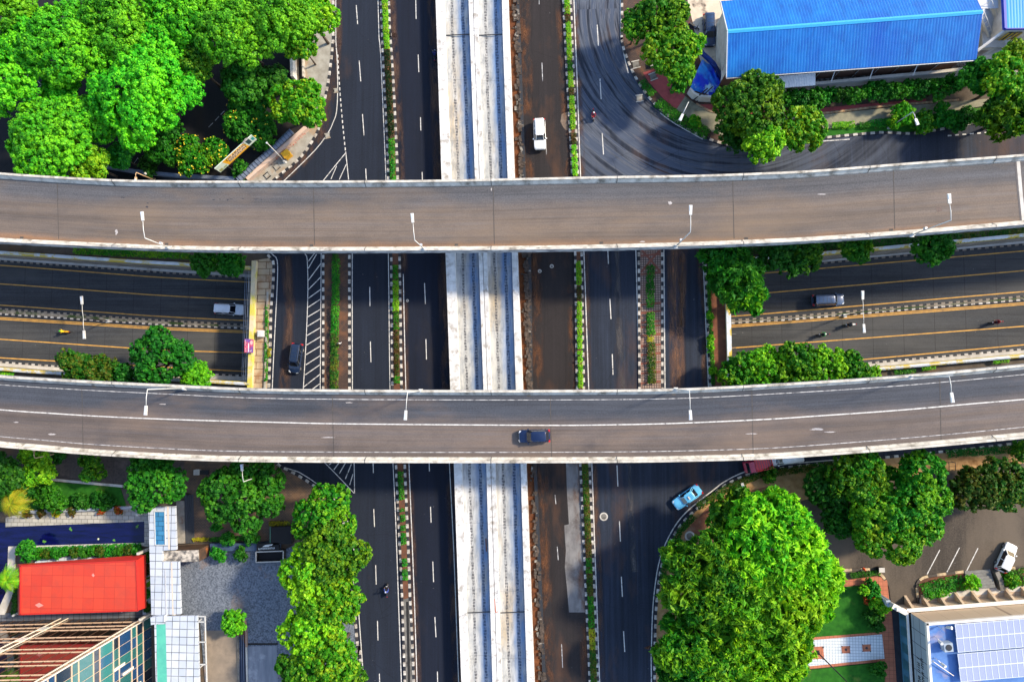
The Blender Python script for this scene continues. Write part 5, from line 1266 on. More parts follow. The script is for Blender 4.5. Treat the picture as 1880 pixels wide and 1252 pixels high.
hedge([(1690,676),(1715,673)],.8,.6,'bright2','bright weeds beside the lower flyover near the rightmost lamp'); hedge([(1820,664),(1850,661)],.7,.5,'lime','lime weeds by the lower flyover at the right edge')
hedge([(1640,684),(1680,681)],.6,.4,'mid','thin weeds along the lower flyover right of the bright row')
# ivy and hedge bank before the car hall
for i in range(13):
    x = 1446+i*25; y = 183-i*2.0
    tree(x,y+(i%3-1)*3,17+(i*5)%4,2.6+(i%3)*.4,'small',('deep','dark','hedge')[i%3],'leafy shrub in the bank of shrubs below the white boundary wall','shrub',group='shrub bank below the white wall',cat='shrub')
for x0,x1,lf,lab in ((1525,1566,'lime','clipped lime hedge nearest the fresh green tree'),(1576,1594,'lime','short clipped lime hedge'),):
    hedge([(x0,232),(x1,230.5)],1.0,.7,'hedge' if x0>1570 else 'lime',lab+' on the verge')
hedge([(1596,229),(1650,226)],1.2,.9,'deep','dark clipped hedge on the verge left of the arching lamp')
tree(1660,214,26,3,'small','yellow','yellowish bush at the foot of the arching lamp','shrub',cat='shrub'); tree(1695,220,26,2.6,'small','mid','bright bush right of the arching lamp','shrub',cat='shrub'); tree(1735,216,24,2.4,'small','deep','green bush on the verge right of two others','shrub',cat='shrub'); tree(1775,216,26,2.4,'small','dark','dark bush on the verge near the drooping tree','shrub',cat='shrub')
hedge([(1178,150),(1190,166),(1200,176)],1.2,.6,'deep','dark kerb hedge beside the red path at the bend'); hedge([(1206,188),(1230,208),(1262,228),(1300,248)],1.7,.7,'hedge','long green kerb hedge following the north east bend')
tree(1275,222,12,1.6,'small','yellow','small yellowish bush on the greenish path','shrub',cat='shrub')
hedge([(1280,930),(1330,898),(1390,872),(1500,856),(1600,846)],1.1,.5,'bronze','low kerb planting round the south east bend'); hedge([(1214,1070),(1224,1020),(1250,972),(1274,946)],.9,.5,'dark','dark low planting on the inner side of the south east kerb')
hedge([(1735,833),(1800,828),(1890,822)],1.1,.6,'dark','dark hedge under the lower flyover above the tan soil')
tree(1417,872,15,1.8,'small','mid','small loose shrub on the tan soil','shrub',cat='shrub')
# small clipped balls in the south west garden
for (x,y,r,lf,lab) in ((420.5,988,13,'deep','clipped ball shrub, upper left of the four by the sign wall'),(460,988,13.5,'dark','clipped ball shrub, upper right of the four by the sign wall'),(400.5,1019,13.5,'deep','clipped ball shrub, lower left of the four by the sign wall'),(440.5,1018,13,'dark','reddish tinged ball shrub, lower right of the four')):
    tree(x,y,r,2.0,'small',lf,lab,'shrub',cat='shrub')
tree(398,966,8,1.6,'small','deep','small dark bush on the brown plaza edge','shrub',cat='shrub')
hedge([(355,990),(386,989)],.6,.45,'gold','yellow hedge strip beside the dark steps'); hedge([(386,990),(470,986)],.7,.4,'deep','dark green strip behind the ball shrubs')
hedge([(495,961),(534,960)],.75,.5,'gold','yellow hedge along the dark plinth by the tall clump')
for i in range(12):
    x = 70+i*16.4; tree(x,1017.5-i*.7,8.2 if i else 10.5,1.3,'small',('hedge','bronze','deep')[i%3],'small clipped ball in the row behind the red canopy','shrub',group='row of clipped balls behind the red canopy',cat='shrub')
hedge([(60,1009),(262,1001)],.9,.5,'deep','dark hedge strip between the pool edge and clipped balls')
for i in range(5): tree(271,1022+i*23,8.5,1.4,'small',('bronze','rust','bright2','deep','bronze')[i],'clipped ball between the red canopy and the white walkway','shrub',group='clipped balls right of the red canopy',cat='shrub')
for i,(x,lf) in enumerate(((50,'rust'),(76,'rust'),(104,'gold'),(132,'rust'),(186,'red'),(217,'red'),(258,'rust'))): tree(x,941.5-i*.9,6,1.0,'small',lf,'small flowering bush along the garden wall above the pool deck','shrub',group='flowering bushes above the pool deck',cat='shrub')
hedge([(28,1128),(34,1050)],.9,.5,'dark','dark hedge strip left of the red canopy')
hedge([(1690,1086),(1720,1076),(1765,1068)],2.2,.8,'hedge','planting bed of spiky greenery left of the grey steps'); hedge([(1700,1090),(1740,1084)],1.2,.9,'yellow','yellowish spiky plants in the bed left of the grey steps')
tree(1785,1072,13,1.8,'small','lime','spiky bush at the lower left of the grey steps','shrub',cat='shrub'); hedge([(1835,1062),(1890,1056)],2.4,.8,'hedge','planting bed right of the grey steps'); tree(1860,1064,14,1.6,'small','yellow','yellow spiky bush right of the grey steps','shrub',cat='shrub')
hedge([(1560,1056),(1615,1050)],.8,.4,'hedge','low hedge along the car park kerb by the brick path')
tree(1600,1084,16,1.8,'small','deep','rounded dark shrub at the lawn corner by brick path','shrub',cat='shrub'); tree(1584,1082,7.5,2.0,'small','lime','lime ball shrub beside the rounded dark shrub','shrub',cat='shrub'); tree(1600,1103,11,1.4,'small','red','red leaved bush on the lawn edge','shrub',cat='shrub')
tree(1617,1112,15,2.2,'small','bright2','pale green bush by the white gate wall','shrub',cat='shrub'); tree(1608,1140,20,1.8,'small','dark','dark green shrub beside the lawn below the pale bush','shrub',cat='shrub'); tree(1614,1230,14,1.6,'small','deep','spiky green shrub on the lower lawn','shrub',cat='shrub')
# ------------------------------------------------------------------ yards, pavements, gardens
def sheetobj(name, pts, mat, label, z, kind='structure', cat='ground'):
    m = MB(); m.prism(PX(pts,z), z-.2 if z > .1 else -.055, z); o = m.build(name, mat); tag(o, label, cat, None, kind); return o
M_pale = mnoise('pavement_concrete',(.34,.33,.29,1),(.24,.225,.19,1),.9,.9,c3=(.32,.2,.1,1),s3=.16,a3=.52,b3=.64,bump=.2)
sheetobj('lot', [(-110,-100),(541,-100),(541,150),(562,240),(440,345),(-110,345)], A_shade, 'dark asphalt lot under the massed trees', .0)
sheetobj('pavement', westK[:12]+[(440,400),(430,345),(462,330),(495,305),(530,275),(566,238),(556,200),(546,150),(543,-100)], M_pale, 'worn concrete pavement beside the merge lane', .13)
m = MB()
for a,b in (((40,152),(55,134)),((55,134),(76,156)),((76,156),(52,186)),((212,283),(219,290)),((224,294),(231,301)),((383,234),(391,226)),((395,222),(402,214)),((405,211),(412,204)),((246,301),(253,290))): m.ribbon(PX([a,b],.014),.1)
struct(m.build('road_marking', M_faded), 'thin white bay lines on the shaded lot', 'marking')
def wall(path, w, h, mat, label, name='wall', cap=None, z0=-.05):
    r = thing(name, P(*path[len(path)//2]), label, name.split('_')[-1] if name!='wall' else 'wall')
    m = MB(); m.rail(PX(path), [(-w/2,z0),(w/2,z0),(w/2,h),(-w/2,h)]); part(m,'wall_body' if cap else 'wall_body',mat,r)
    if cap: m = MB(); m.rail(PX(path), [(-w/2-.06,h),(w/2+.06,h),(w/2+.06,h+.1),(-w/2-.06,h+.1)]); part(m,'coping',cap,r)
    return r
M_wwall = mnoise('wall_white',(.7,.68,.63,1),(.55,.52,.47,1),.8,.9,c3=(.25,.2,.15,1),s3=.35,a3=.58,b3=.74)
wall([(539,-100),(540.5,60),(544,150)],.42,1.9,M_wwall,'pale boundary wall along the top pavement','boundary_wall')
wall([(557,60),(559,100),(560,146)],.2,1.0,MC['barrier_concrete'],'thin low wall along the dark drain slot on the pavement','low_wall')
m = MB(); m.sheet(PX([(546,60),(556,60),(559,150),(549,150)],.136)); struct(m.build('drain',MC['drain_dark']),'dark drain slot behind the top pavement','drain')
# rounded sheet roof along the diagonal ditch and the lettered wall beside it
r = thing('ribbed_fence', P(490,287), 'blue grey ribbed half round cover along the diagonal ditch below the banner', 'fence')
M_bgrey = mplain('sheet_blue_grey',(.16,.2,.28,1),.45,.2)
path = PX([(536,241),(505,270),(470,301),(437,331)],1.2)
m = MB(); m.rail(path,[(.5*math.cos(a),.42*math.sin(a)) for a in [i*math.pi/6 for i in range(7)]]); part(m,'cover',M_bgrey,r)
m = MB()
for i in range(19):
    p = path[0].lerp(path[-1],(i+.5)/19); q = (path[-1]-path[0]).normalized(); n_ = Vector((-q.y,q.x,0))
    prof = [p+n_*(.54*math.cos(a))+Vector((0,0,.46*math.sin(a))) for a in [k*math.pi/6 for k in range(7)]]
    for a,b in zip(prof,prof[1:]): m.bar(a,b,.06,.05)
part(m,'rib_set',M_dark,r)
m = MB(); m.rail(path,[(-.45,-1.25),(.45,-1.25),(.45,.02),(-.45,.02)]); part(m,'base_wall',M_concd,r)
r = wall([(566,238),(530,270),(497,299),(458,332)],.62,1.1,mnoise('wall_pinkish',(.6,.42,.32,1),(.5,.4,.33,1),.7,.9,c3=(.3,.16,.1,1),s3=.5),'pinkish cream wall painted with faded red lettering beside the yellow cabinet','lettered_wall')
m = MB(); rr = random.Random(5); a, b = P(563,241,1.11), P(503,294,1.11); q = (b-a).normalized(); n_ = Vector((-q.y,q.x,0)); s = 0.3
while s < (b-a).length-.5:
    for _ in range(3):
        o1 = a+q*(s+rr.uniform(0,.22))+n_*rr.uniform(-.2,.2); o2 = o1+(n_*rr.uniform(.12,.25) if rr.random()<.6 else q*rr.uniform(.1,.22)); m.ribbon([o1,o2],.055,.004)
    s += .42
part(m,'lettering',mplain('faded_red_paint',(.45,.06,.04,1),.9),r)
r = thing('utility_cabinet', P(530,287,.13), 'yellow metal cabinet standing on the pavement bend', 'cabinet', math.radians(38))
m = MB(); m.box((0,0,.6),(1.15,.95,1.2)); m.build('cabinet_body',mnoise('cabinet_yellow',(.75,.42,.02,1),(.6,.3,.02,1),1.5,.6),r)
m = MB(); m.box((0,0,1.22),(1.25,1.05,.06)); m.build('lid',MC['cabinet_yellow'],r); m = MB(); m.box((0,-.485,.6),(1.0,.03,1.0)); m.build('door',MC['cabinet_yellow'],r)
def cover(px,py,s,label,rz=0,frame=M_conc,inner=M_concd,z=.14):
    r = thing('manhole_cover', P(px,py,z), label, 'manhole cover', rz)
    m = MB()
    for x,y,a,b in ((0,s/2,s,.14),(0,-s/2,s,.14),(s/2,0,.14,s),(-s/2,0,.14,s)): m.box((x,y,.04),(a+(.14 if a>b else -.14),b if a>b else b-.0,.09))
    m.build('frame',frame,r)
    m = MB(); m.box((0,0,.02),(s*.86,s*.86,.05)); m.build('lid',inner,r); return r
cover(508,307,.85,'pale square cover in the pavement below the yellow cabinet',math.radians(40),M_concd,M_pale); cover(490.5,323,.8,'dark framed square cover by the upper flyover',math.radians(40),M_dark,M_pale)
cover(617,167,.6,'grey drain cover at the merge line start',.1,M_pale,M_pale,.01); cover(601.5,250,.75,'grey drain cover at the curve of the white edge line',.2,M_pale,M_pale,.01)
cover(1167.5,119,1.1,'white framed cover on the brown paving of the north east bend',.2,M_conc,M_concd); cover(1199,141,1.05,'white framed cover on the red path',.35,M_conc,M_concd); cover(1174,181,1.0,'pale grid drain on the north east road bend',.1,M_conc,M_pale,.01)
def ring(px,py,ro,label,z=.012,mat=M_conc):
    r = thing('manhole_cover', P(px,py,z), label, 'manhole cover')
    m = MB(); n=24
    for i in range(n):
        a,b = 2*math.pi*i/n,2*math.pi*(i+1)/n
        m.face([(ro*.68*math.cos(a),ro*.68*math.sin(a),.01),(ro*math.cos(a),ro*math.sin(a),.01),(ro*math.cos(b),ro*math.sin(b),.01),(ro*.68*math.cos(b),ro*.68*math.sin(b),.01)])
    m.build('ring',mat,r); m = MB(); m.disc((0,0,-.01),ro*.66,.014,20); m.build('lid',M_concd,r)
ring(1108.5,948,.62,'pale ringed manhole on the wide carriageway below the lower flyover'); ring(1266.5,984,.75,'large ringed cover in the soil beside the giant tree',.15); ring(1013,489,.3,'upper small ringed cover on the brown carriageway',.012); ring(991,498,.28,'lower small ringed cover on the brown carriageway',.012); ring(748,552,.22,'small pale cover in the dark carriageway between the flyovers',.012)
# ditch wall, globe, fence rail
wall([(180,305),(250,317),(330,325),(436,331)],.55,.9,M_bgrey,'dark blue grey ditch wall at the foot of the trees','ditch_wall')
m = MB(); m.sheet(PX([(175,309),(330,328),(438,334),(438,345),(175,345)],.02)); struct(m.build('ditch',mplain('ditch_dark',(.006,.008,.012,1),.3)),'dark ditch along the upper flyover','ditch')
r = thing('globe_lamp', P(281,326,0), 'round white globe lamp beside the ditch wall', 'lamp'); m = MB(); m.tube([(0,0,0),(0,0,1.9)],.05,8); m.build('pole',M_dark,r); m = MB(); dome(m,(0,0,2.05),.24,.24,lo=-1); m.build('globe',M_lampw,r,True)
# banner on posts
ZBN = 4.6; A_, B_2 = P(405,317,ZBN), P(471.8,256.3,ZBN); ub = (B_2-A_); Lb = ub.length; ub.normalize(); nb = Vector((ub.y,-ub.x,0)); Hb = 1.85
r = thing('banner_board', Vector((A_.x,A_.y,0)).lerp(Vector((B_2.x,B_2.y,0)),.5), 'long yellow and pale green lettered banner board above the shrubs', 'banner')
def bq(u0,u1,z0,z1,d): return [A_+ub*Lb*u0+Vector((0,0,Hb*z0))+nb*d, A_+ub*Lb*u1+Vector((0,0,Hb*z0))+nb*d, A_+ub*Lb*u1+Vector((0,0,Hb*z1))+nb*d, A_+ub*Lb*u0+Vector((0,0,Hb*z1))+nb*d]
m = MB(); q = bq(0,1,0,1,0); k = bq(0,1,0,1,-.12); m.face(q); m.face(k[::-1])
for i in range(4): m.face([q[i],k[i],k[(i+1)%4],q[(i+1)%4]])
part(m,'panel',mnoise('banner_pale',(.6,.68,.58,1),(.45,.58,.48,1),.8,.6),r)
m = MB(); q = bq(.24,.8,0,1,.006); q[2] = q[2]+ub*-.3; q[3] = q[3]-ub*.35; m.face(q); part(m,'yellow_field',mplain('banner_yellow',(.85,.42,.01,1),.6),r)
m = MB(); q = bq(.31,.74,.2,.86,.011); m.face(q); part(m,'text_panel',mplain('banner_cream',(.85,.62,.4,1),.6),r)
m = MB(); m.face(bq(.81,.9,.25,1.0,.008)); part(m,'dark_figure',mplain('banner_dark_green',(.012,.05,.06,1),.6),r)
m = MB()
for u0,z0,rad in ((.86,1.06,.2),(.8,1.03,.15),(.765,1.0,.12)):
    c0 = A_+ub*Lb*u0+Vector((0,0,Hb*z0)); n=10
    m.face([c0+ub*rad*math.cos(2*math.pi*i/n)*1.6+Vector((0,0,rad*1.5*math.sin(2*math.pi*i/n)))+nb*.014 for i in range(n)])
    m.face([c0+ub*rad*math.cos(2*math.pi*i/n)*1.6+Vector((0,0,rad*1.5*math.sin(2*math.pi*i/n)))-nb*.05 for i in range(n)][::-1])
part(m,'white_cutout',M_lampw,r)
m = MB(); m.face(bq(.02,.1,.05,.4,.008)); m.face(bq(.12,.2,.1,.3,.008)); part(m,'olive_print',mplain('banner_olive',(.3,.32,.12,1),.7),r)
m = MB(); m.face(bq(.93,.985,.3,.75,.008)); part(m,'teal_print',mplain('banner_teal',(.02,.3,.3,1),.7),r)
def text(s, size, origin, ux, uy, mat, root, name='lettering'):
    me = TXT[s]; ux = ux.normalized(); uy = uy.normalized(); n_ = ux.cross(uy)
    M = Matrix((( ux.x,uy.x,n_.x,origin.x),(ux.y,uy.y,n_.y,origin.y),(ux.z,uy.z,n_.z,origin.z),(0,0,0,1)))
    me.transform(M); me.materials.append(mat); o = D.objects.new(name,me); C.objects.link(o); return shift(o,root)
M_ink = mplain('ink_black',(.01,.01,.01,1),.8)
UP = Vector((0,0,1))
text('DILARANG', .78, A_+ub*Lb*.525+UP*Hb*.7+nb*.016, ub, UP, M_ink, r); text('BERJUALAN', .66, A_+ub*Lb*.525+UP*Hb*.36+nb*.016, ub, UP, M_ink, r)
for u0 in (.18,.82):
    p = A_+ub*Lb*u0; m = MB(); m.tube([(p.x,p.y,-.05)-nb*0 if False else (p.x-nb.x*.2,p.y-nb.y*.2,-.05),(p.x-nb.x*.2,p.y-nb.y*.2,ZBN+1.6)],.07,8); part(m,'post',M_dark,r)

# ---- north east
M_sand = mnoise('yard_sand',(.62,.52,.4,1),(.48,.4,.31,1),.7,.95,c3=(.1,.08,.065,1),s3=.22,a3=.6,b3=.68,bump=.3)
M_greenish = mnoise('path_greenish',(.25,.24,.17,1),(.19,.185,.135,1),1.6,.9,c3=(.12,.12,.08,1),s3=.3)
M_redpath = mnoise('path_red',(.36,.075,.075,1),(.27,.06,.06,1),1.2,.9,c3=(.15,.04,.035,1),s3=.4)
M_grass = mnoise('grass_lawn',(.010,.085,.004,1),(.02,.13,.007,1),1.6,.95,c3=(.14,.16,.03,1),s3=.22,a3=.58,b3=.75,bump=.8)
sheetobj('pavement', [(x+1.5,y-1) for x,y in eastT[:10]]+[(1400,262),(1400,180),(1300,150),(1275,60),(1275,-100)], M_brickbrown, 'brown paved verge of the north east bend', .13)
sheetobj('yard', [(1258,-100),(1262,0),(1276,60),(1282,100),(1300,150),(1345,160),(1345,-100)], M_sand, 'pale sandy yard beside the blue roofed hall', .15)
sheetobj('path', [(1180.5,134),(1208.5,124.5),(1225,140),(1258,177),(1241.7,201),(1219,182.7),(1190,149.5)], M_redpath, 'red painted path at the north east bend', .145)
sheetobj('path', [(1258,177),(1242,201),(1262,215),(1300,240),(1330,250),(1400,252),(1510,238),(1600,225),(1650,222),(1720,208),(1800,196),(1890,186),(1890,173),(1800,183),(1720,190),(1661,195),(1501,212),(1400,222),(1345,218),(1325,208),(1300,203),(1275,190)], M_greenish, 'grey green footpath winding in front of the blue roofed hall', .15)
sheetobj('path', [(1280,192),(1302,203),(1326,208),(1340,214),(1400,214),(1501,207),(1600,196),(1700,187),(1700,182),(1500,199),(1400,203),(1340,198),(1315,192)], M_redpath, 'red path edge between the footpath and the shrub bank', .155)
m = MB(); m.rail(PX(curve([(1278,191),(1302,204),(1326,209),(1342,215),(1400,215.5),(1501,209.6),(1600,198),(1661,192.5),(1760,184)],3),.1),[(-.15,0),(.15,0),(.15,.14),(-.15,.14)])
struct(m.build('kerb', mkerb('kerb_tan',.7,(.5,.35,.2,1),(.36,.22,.12,1))),'tan kerb along the red path edge','kerb')
sheetobj('grass_verge', [(1498,254),(1510,239),(1600,227),(1720,210),(1800,198),(1890,188),(1890,216),(1788,225),(1714,237),(1667,243),(1616,241)], M_grass, 'narrow grass verge between footpath and road', .14)
# crumpled tarpaulins
def tarp(poly, z, mat, label, seed, amp=.35):
    rng = np.random.default_rng(seed); pts = [Vector(P(x,y,z)) for x,y in poly]
    a,b,c,d = pts; n = 26; m = MB(); g = {}
    f = rng.uniform(1.5,6,(6,2)); ph = rng.uniform(0,6.3,6)
    for i in range(n+1):
        for j in range(n+1):
            u,v = i/n,j/n; p = a.lerp(b,u).lerp(d.lerp(c,u),v); w = sum(abs(math.sin(f[k][0]*u*2+f[k][1]*v*2+ph[k])) for k in range(6))/6
            e = math.sin(math.pi*min(u,1-u)*2) if 0 else 1; g[i,j] = Vector((p.x+.12*math.sin(9*v+seed),p.y+.12*math.sin(8*u+seed),z+amp*(w-.5)*2-.5*((2*u-1)**4+(2*v-1)**4)))
    for i in range(n):
        for j in range(n): m.face([g[i,j],g[i+1,j],g[i+1,j+1],g[i,j+1]])
    o = m.build('tarpaulin', mat, None, True); weld(o,60); tag(o,label,'tarpaulin')
M_tarp = mnoise('tarp_blue',(.01,.04,.6,1),(.02,.25,.75,1),.45,.35,a=.42,b=.58,c3=(.4,.62,.75,1),s3=.38,a3=.58,b3=.66)
tarp([(1268,162),(1292,104),(1328,140),(1312,174)],1.7,M_tarp,'crumpled blue tarpaulin spread behind the curved white wall',4)
tarp([(1283,92),(1288,84),(1330,134),(1326,143)],2.3,mnoise('tarp_navy',(.008,.015,.09,1),(.015,.05,.3,1),.6,.4),'narrow dark blue tarpaulin below the parked estate van',9,.2)
wall([(1262,172),(1270,181),(1282,186),(1314,188)],.3,2.0,M_wwall,'curved white wall in front of the blue tarpaulin','curved_wall')
for i,(a,b) in enumerate((((1271,186),(1299,163)),((1279,187),(1308,160)))):
    r = thing('leaning_pole', P(*a,0), ('first','second')[i]+' dark pole leaning over the curved white wall', 'pole'); m = MB(); m.tube([P(*a,0),P(*b,4.2)],.09,8); part(m,'pole',M_dark,r); m = MB(); d = (P(*b,4.2)-P(*a,0)).normalized(); p = P(*a,0)+d*3.4; m.bar(p+Vector((-.4,-.3,0)),p+Vector((.4,.3,0)),.08); part(m,'crossarm',M_dark,r)
for i in range(4):
    r = thing('air_conditioner', P(1324-.3*i+.6,38+i*11.5,.15), 'grey outdoor air conditioner in the row along the white gable', 'air conditioner', 0, 'air conditioners along the hall gable'); m = MB(); m.box((0,0,.45),(.5,.8,.75)); m.build('housing',mplain('aircon_grey',(.3,.36,.42,1),.5),r); m = MB(); m.tube([(-.25,0,.45),(-.28,0,.45)],.28,14); m.build('fan_grille',M_dark,r); m = MB(); m.box((0,.3,.04),(.5,.06,.08)); m.box((0,-.3,.04),(.5,.06,.08)); m.build('feet',M_dark,r)
r = thing('crate', P(1197,119,.14), 'pale box on the paving between the two framed covers', 'crate', .1); m = MB(); m.box((0,0,.25),(.62,.85,.5)); m.build('box_body',MC['pavement_concrete'],r); m = MB(); m.box((0,0,.52),(.68,.9,.05)); m.build('lid',M_conc,r)
# blue roofed hall
def mcorr(name, c1, c2, pitch=.34, axis=0, c3=None):
    t = NT(name); uv = t.add('ShaderNodeUVMap'); sp = t.add('ShaderNodeSeparateXYZ'); t.link(uv.outputs[0], sp.inputs[0])
    f = t.math('FRACT', t.math('DIVIDE', sp.outputs[axis], pitch)); tri = t.math('ABSOLUTE', t.math('SUBTRACT', f, .5))
    n = t.noise(t.coord((.5,.08,1)),.9,5,.6)
    c = t.mix(t.ramp(n,.35,.7), c1, c2)
    if c3: c = t.mix(t.math('MULTIPLY', t.math('LESS_THAN', tri, .05), t.ramp(t.noise(t.coord((1,.1,1)),1.2,3),.35,.55)), c, c3)
    sheet_j = t.math('LESS_THAN', t.math('FRACT', t.math('DIVIDE', sp.outputs[1-axis], 5.9)), .006); c = t.mix(t.math('MULTIPLY',sheet_j,.35), c, tuple(x*.4 for x in c1[:3])+(1,))
    dr = t.math('MULTIPLY', t.ramp(t.noise(t.coord((1.4,.05,1)),1.3,5,.65),.5,.75), .35); c = t.mix(dr, c, tuple(x*.45 for x in c1[:3])+(1,))
    rp = t.math('MULTIPLY', t.ramp(t.noise(t.coord((1,.5,1)),.09,3,.5),.5,.62), .55); c = t.mix(rp, c, (c1[0]*.8,c1[1]*.45,c1[2]*.95,1))
    t.link(c, t.b.inputs['Base Color']); t.b.inputs['Roughness'].default_value = .45; t.b.inputs['Specular IOR Level'].default_value = .25
    b = t.add('ShaderNodeBump'); b.inputs['Strength'].default_value = .4; b.inputs['Distance'].default_value = .05; t.link(t.math('SMOOTH_MIN',t.math('MULTIPLY',tri,2),.7), b.inputs['Height']); t.link(b.outputs[0], t.b.inputs['Normal']); return t.m
M_blue = mcorr('roof_blue_sheet',(.002,.085,.36,1),(.003,.14,.46,1),.42,0,(.03,.25,.58,1))
def gable(rootlabel, Sw, Se, Rw, Re, mat, wallmat, name='hall', brown=None):
    r = thing(name, Vector((Sw.x,Sw.y,0)).lerp(Vector((Re.x,Re.y,0)),.5), rootlabel, 'building')
    Nw, Ne = Vector((2*Rw.x-Sw.x,2*Rw.y-Sw.y,Sw.z)), Vector((2*Re.x-Se.x,2*Re.y-Se.y,Se.z))
    for a,b,c,d in ((Sw,Se,Re,Rw),(Ne,Nw,Rw,Re)):
        L_ = (b-a).length; W_ = (d-a).length; m = MB(); dn_ = Vector((0,0,-.12))
        m.face([a,b,c,d],[(0,0),(L_,0),(L_,W_),(0,W_)]); m.face([d+dn_,c+dn_,b+dn_,a+dn_],[(0,0)]*4)
        for p,q in ((a,b),(b,c),(c,d),(d,a)): m.face([p,p+dn_,q+dn_,q],[(0,0)]*4)
        part(m,'roof_slope',mat,r)
    m = MB(); m.rail([Rw+Vector((0,0,.03)),Re+Vector((0,0,.03))],[(-.3,-.08),(0,.07),(.3,-.08),(.26,-.14),(0,.0),(-.26,-.14)]); part(m,'ridge_cap',mplain('ridge_blue',(.03,.34,.72,1),.4),r)
    ins = lambda p,q,t_: p.lerp(q,t_)
    ax = (Se-Sw).normalized(); ay = (Rw-Sw); ay.z = 0; ay.normalize()
    s0,s1,n0,n1 = Sw+ax*.35+ay*1.3, Se-ax*.35+ay*1.3, Nw+ax*.35-ay*1.3, Ne-ax*.35-ay*1.3
    f = lambda p,z: Vector((p.x,p.y,z)); he = Sw.z+.1; hr = Rw.z-.2
    m = MB(); m.face([f(n0,0),f(s0,0),f(s0,he),f((s0+n0)*.5,hr),f(n0,he)]); m.face([f(s1,0),f(n1,0),f(n1,he),f((s1+n1)*.5,hr),f(s1,he)]); m.face([f(n1,0),f(n0,0),f(n0,he),f(n1,he)]); part(m,'gable_wall',wallmat,r)
    m = MB(); m.face([f(s0,0),f(s1,0),f(s1,he),f(s0,he)]); part(m,'side_wall',brown or wallmat,r)
    m = MB(); m.bar(Sw+Vector((0,0,-.2)),Se+Vector((0,0,-.2)),.22,.2); part(m,'gutter',M_steel,r)
    for e0,e1 in ((Sw,Rw),(Rw,Nw)): m = MB(); m.bar(e0+Vector((0,0,.02))-ax*.06,e1+Vector((0,0,.02))-ax*.06,.12,.26); part(m,'verge_trim',M_lampw,r)
    return r, s0, s1
hall, s0, s1 = gable('large hall under a corrugated bright blue gable roof', P(1334,143,6), P(1793,110,6), P(1336,58,8.3), P(1804.5,22,8.3), M_blue, M_wwall, brown=mnoise('wall_brown_stained',(.2,.11,.075,1),(.13,.075,.055,1),.6,.95,(.3,.3,2)))
m = MB()
for i in range(1,12):
    p = s0.lerp(s1,i/12); m.tube([(p.x,p.y-.1,0),(p.x,p.y-.1,6)],.06,6)
part(m,'downpipe_row',M_steel,hall)
for t_ in (.46,.62,.8):
    m = MB(); p = s0.lerp(s1,t_); m.bar((p.x,p.y-.05,5.2),(p.x-.3,p.y-2.0,3.6),.1); part(m,'bracket',M_steel,hall)
sheetobj('gravel', [(1420,150),(1790,112),(1795,134),(1700,143),(1500,162),(1420,168)], mnoise('gravel_rubble',(.22,.22,.22,1),(.03,.03,.035,1),2.2,.95,a=.42,b=.58,c3=(.1,.07,.05,1),s3=.4), 'grey rubble strip behind the boundary wall', .05)
wall([(1428,169),(1500,163.5),(1600,153.5),(1700,144.5),(1790,135)],.32,2.1,mnoise('wall_greywhite',(.58,.6,.62,1),(.48,.5,.53,1),.6,.9),'long pale boundary wall between rubble strip and shrub bank','boundary_wall',M_conc)
r = thing('lean_to_roof', P(1462,150,0), 'white corrugated lean-to roof at the hall corner', 'roof')
a,b,c,d = P(1420,141,4.2),P(1497,134.5,4.2),P(1497,157,3.3),P(1428,162.5,3.3)
m = MB(); Lc = (b-a).length; m.face([d,c,b,a],[(0,2),(Lc,2),(Lc,0),(0,0)]); m.face([a+UP*-.08,b+UP*-.08,c+UP*-.08,d+UP*-.08],[(0,0)]*4); m.face([d,d-UP*.08,c-UP*.08,c],[(0,0)]*4); part(m,'roof_sheet',mcorr('roof_white_sheet',(.72,.75,.8,1),(.65,.68,.74,1),.4,0,(.4,.45,.55,1)),r)
for p in (c,d): m = MB(); m.tube([(p.x,p.y+.1,0),(p.x,p.y+.1,3.25)],.07,8); part(m,'post',M_steel,r)
M_blue2 = mcorr('roof_blue_sheet_second',(.005,.2,.58,1),(.01,.27,.64,1),.4,0,(.03,.33,.7,1))
r = thing('annex', P(1890,20,0), 'small annex with a blue sheet roof in the top right corner', 'building')
q = [P(1847,52,7.2),P(1990,50,7.2),P(1990,-60,7.6),P(1842,-60,7.6)]; L_ = (q[1]-q[0]).length
m = MB(); m.face(q,[(0,0),(L_,0),(L_,9),(0,9)]); part(m,'roof_sheet',M_blue2,r)
m = MB(); m.bar(q[0]+UP*-.25,q[3]+UP*-.25,.35,.55); m.bar(q[0]+UP*-.25,q[1]+UP*-.25,.2,.5); part(m,'fascia',mplain('fascia_blue',(.004,.03,.42,1),.4),r)
m = MB(); f = [Vector((p.x,p.y,0)) for p in q]; cc = (f[0]+f[2])*.5; f = [p.lerp(cc,.06) for p in f]; m.prism(f,0,7.0); part(m,'wall',M_wwall,r)
m = MB(); p0,p1 = f[0].lerp(f[1],.12),f[0].lerp(f[1],.3); m.box(tuple((p0+p1)*.5+Vector((0,-.06,4.3))),(1.8,.1,2.6)); part(m,'window',M_glass,r)
m = MB(); [m.box(tuple(p0.lerp(p1,k/3)+Vector((0,-.13,4.3))),(.25,.06,2.4)) for k in range(4)]; part(m,'yellow_curtain',mplain('curtain_yellow',(.6,.42,.05,1),.8),r)
sheetobj('yard', [(1796,-100),(1900,-100),(1990,60),(1990,150),(1880,140),(1790,134),(1793,110)], mnoise('yard_grey',(.38,.36,.34,1),(.22,.21,.2,1),.8,.9,c3=(.45,.3,.2,1),s3=.12,a3=.5,b3=.6), 'grey concrete yard between hall and annex', .04)
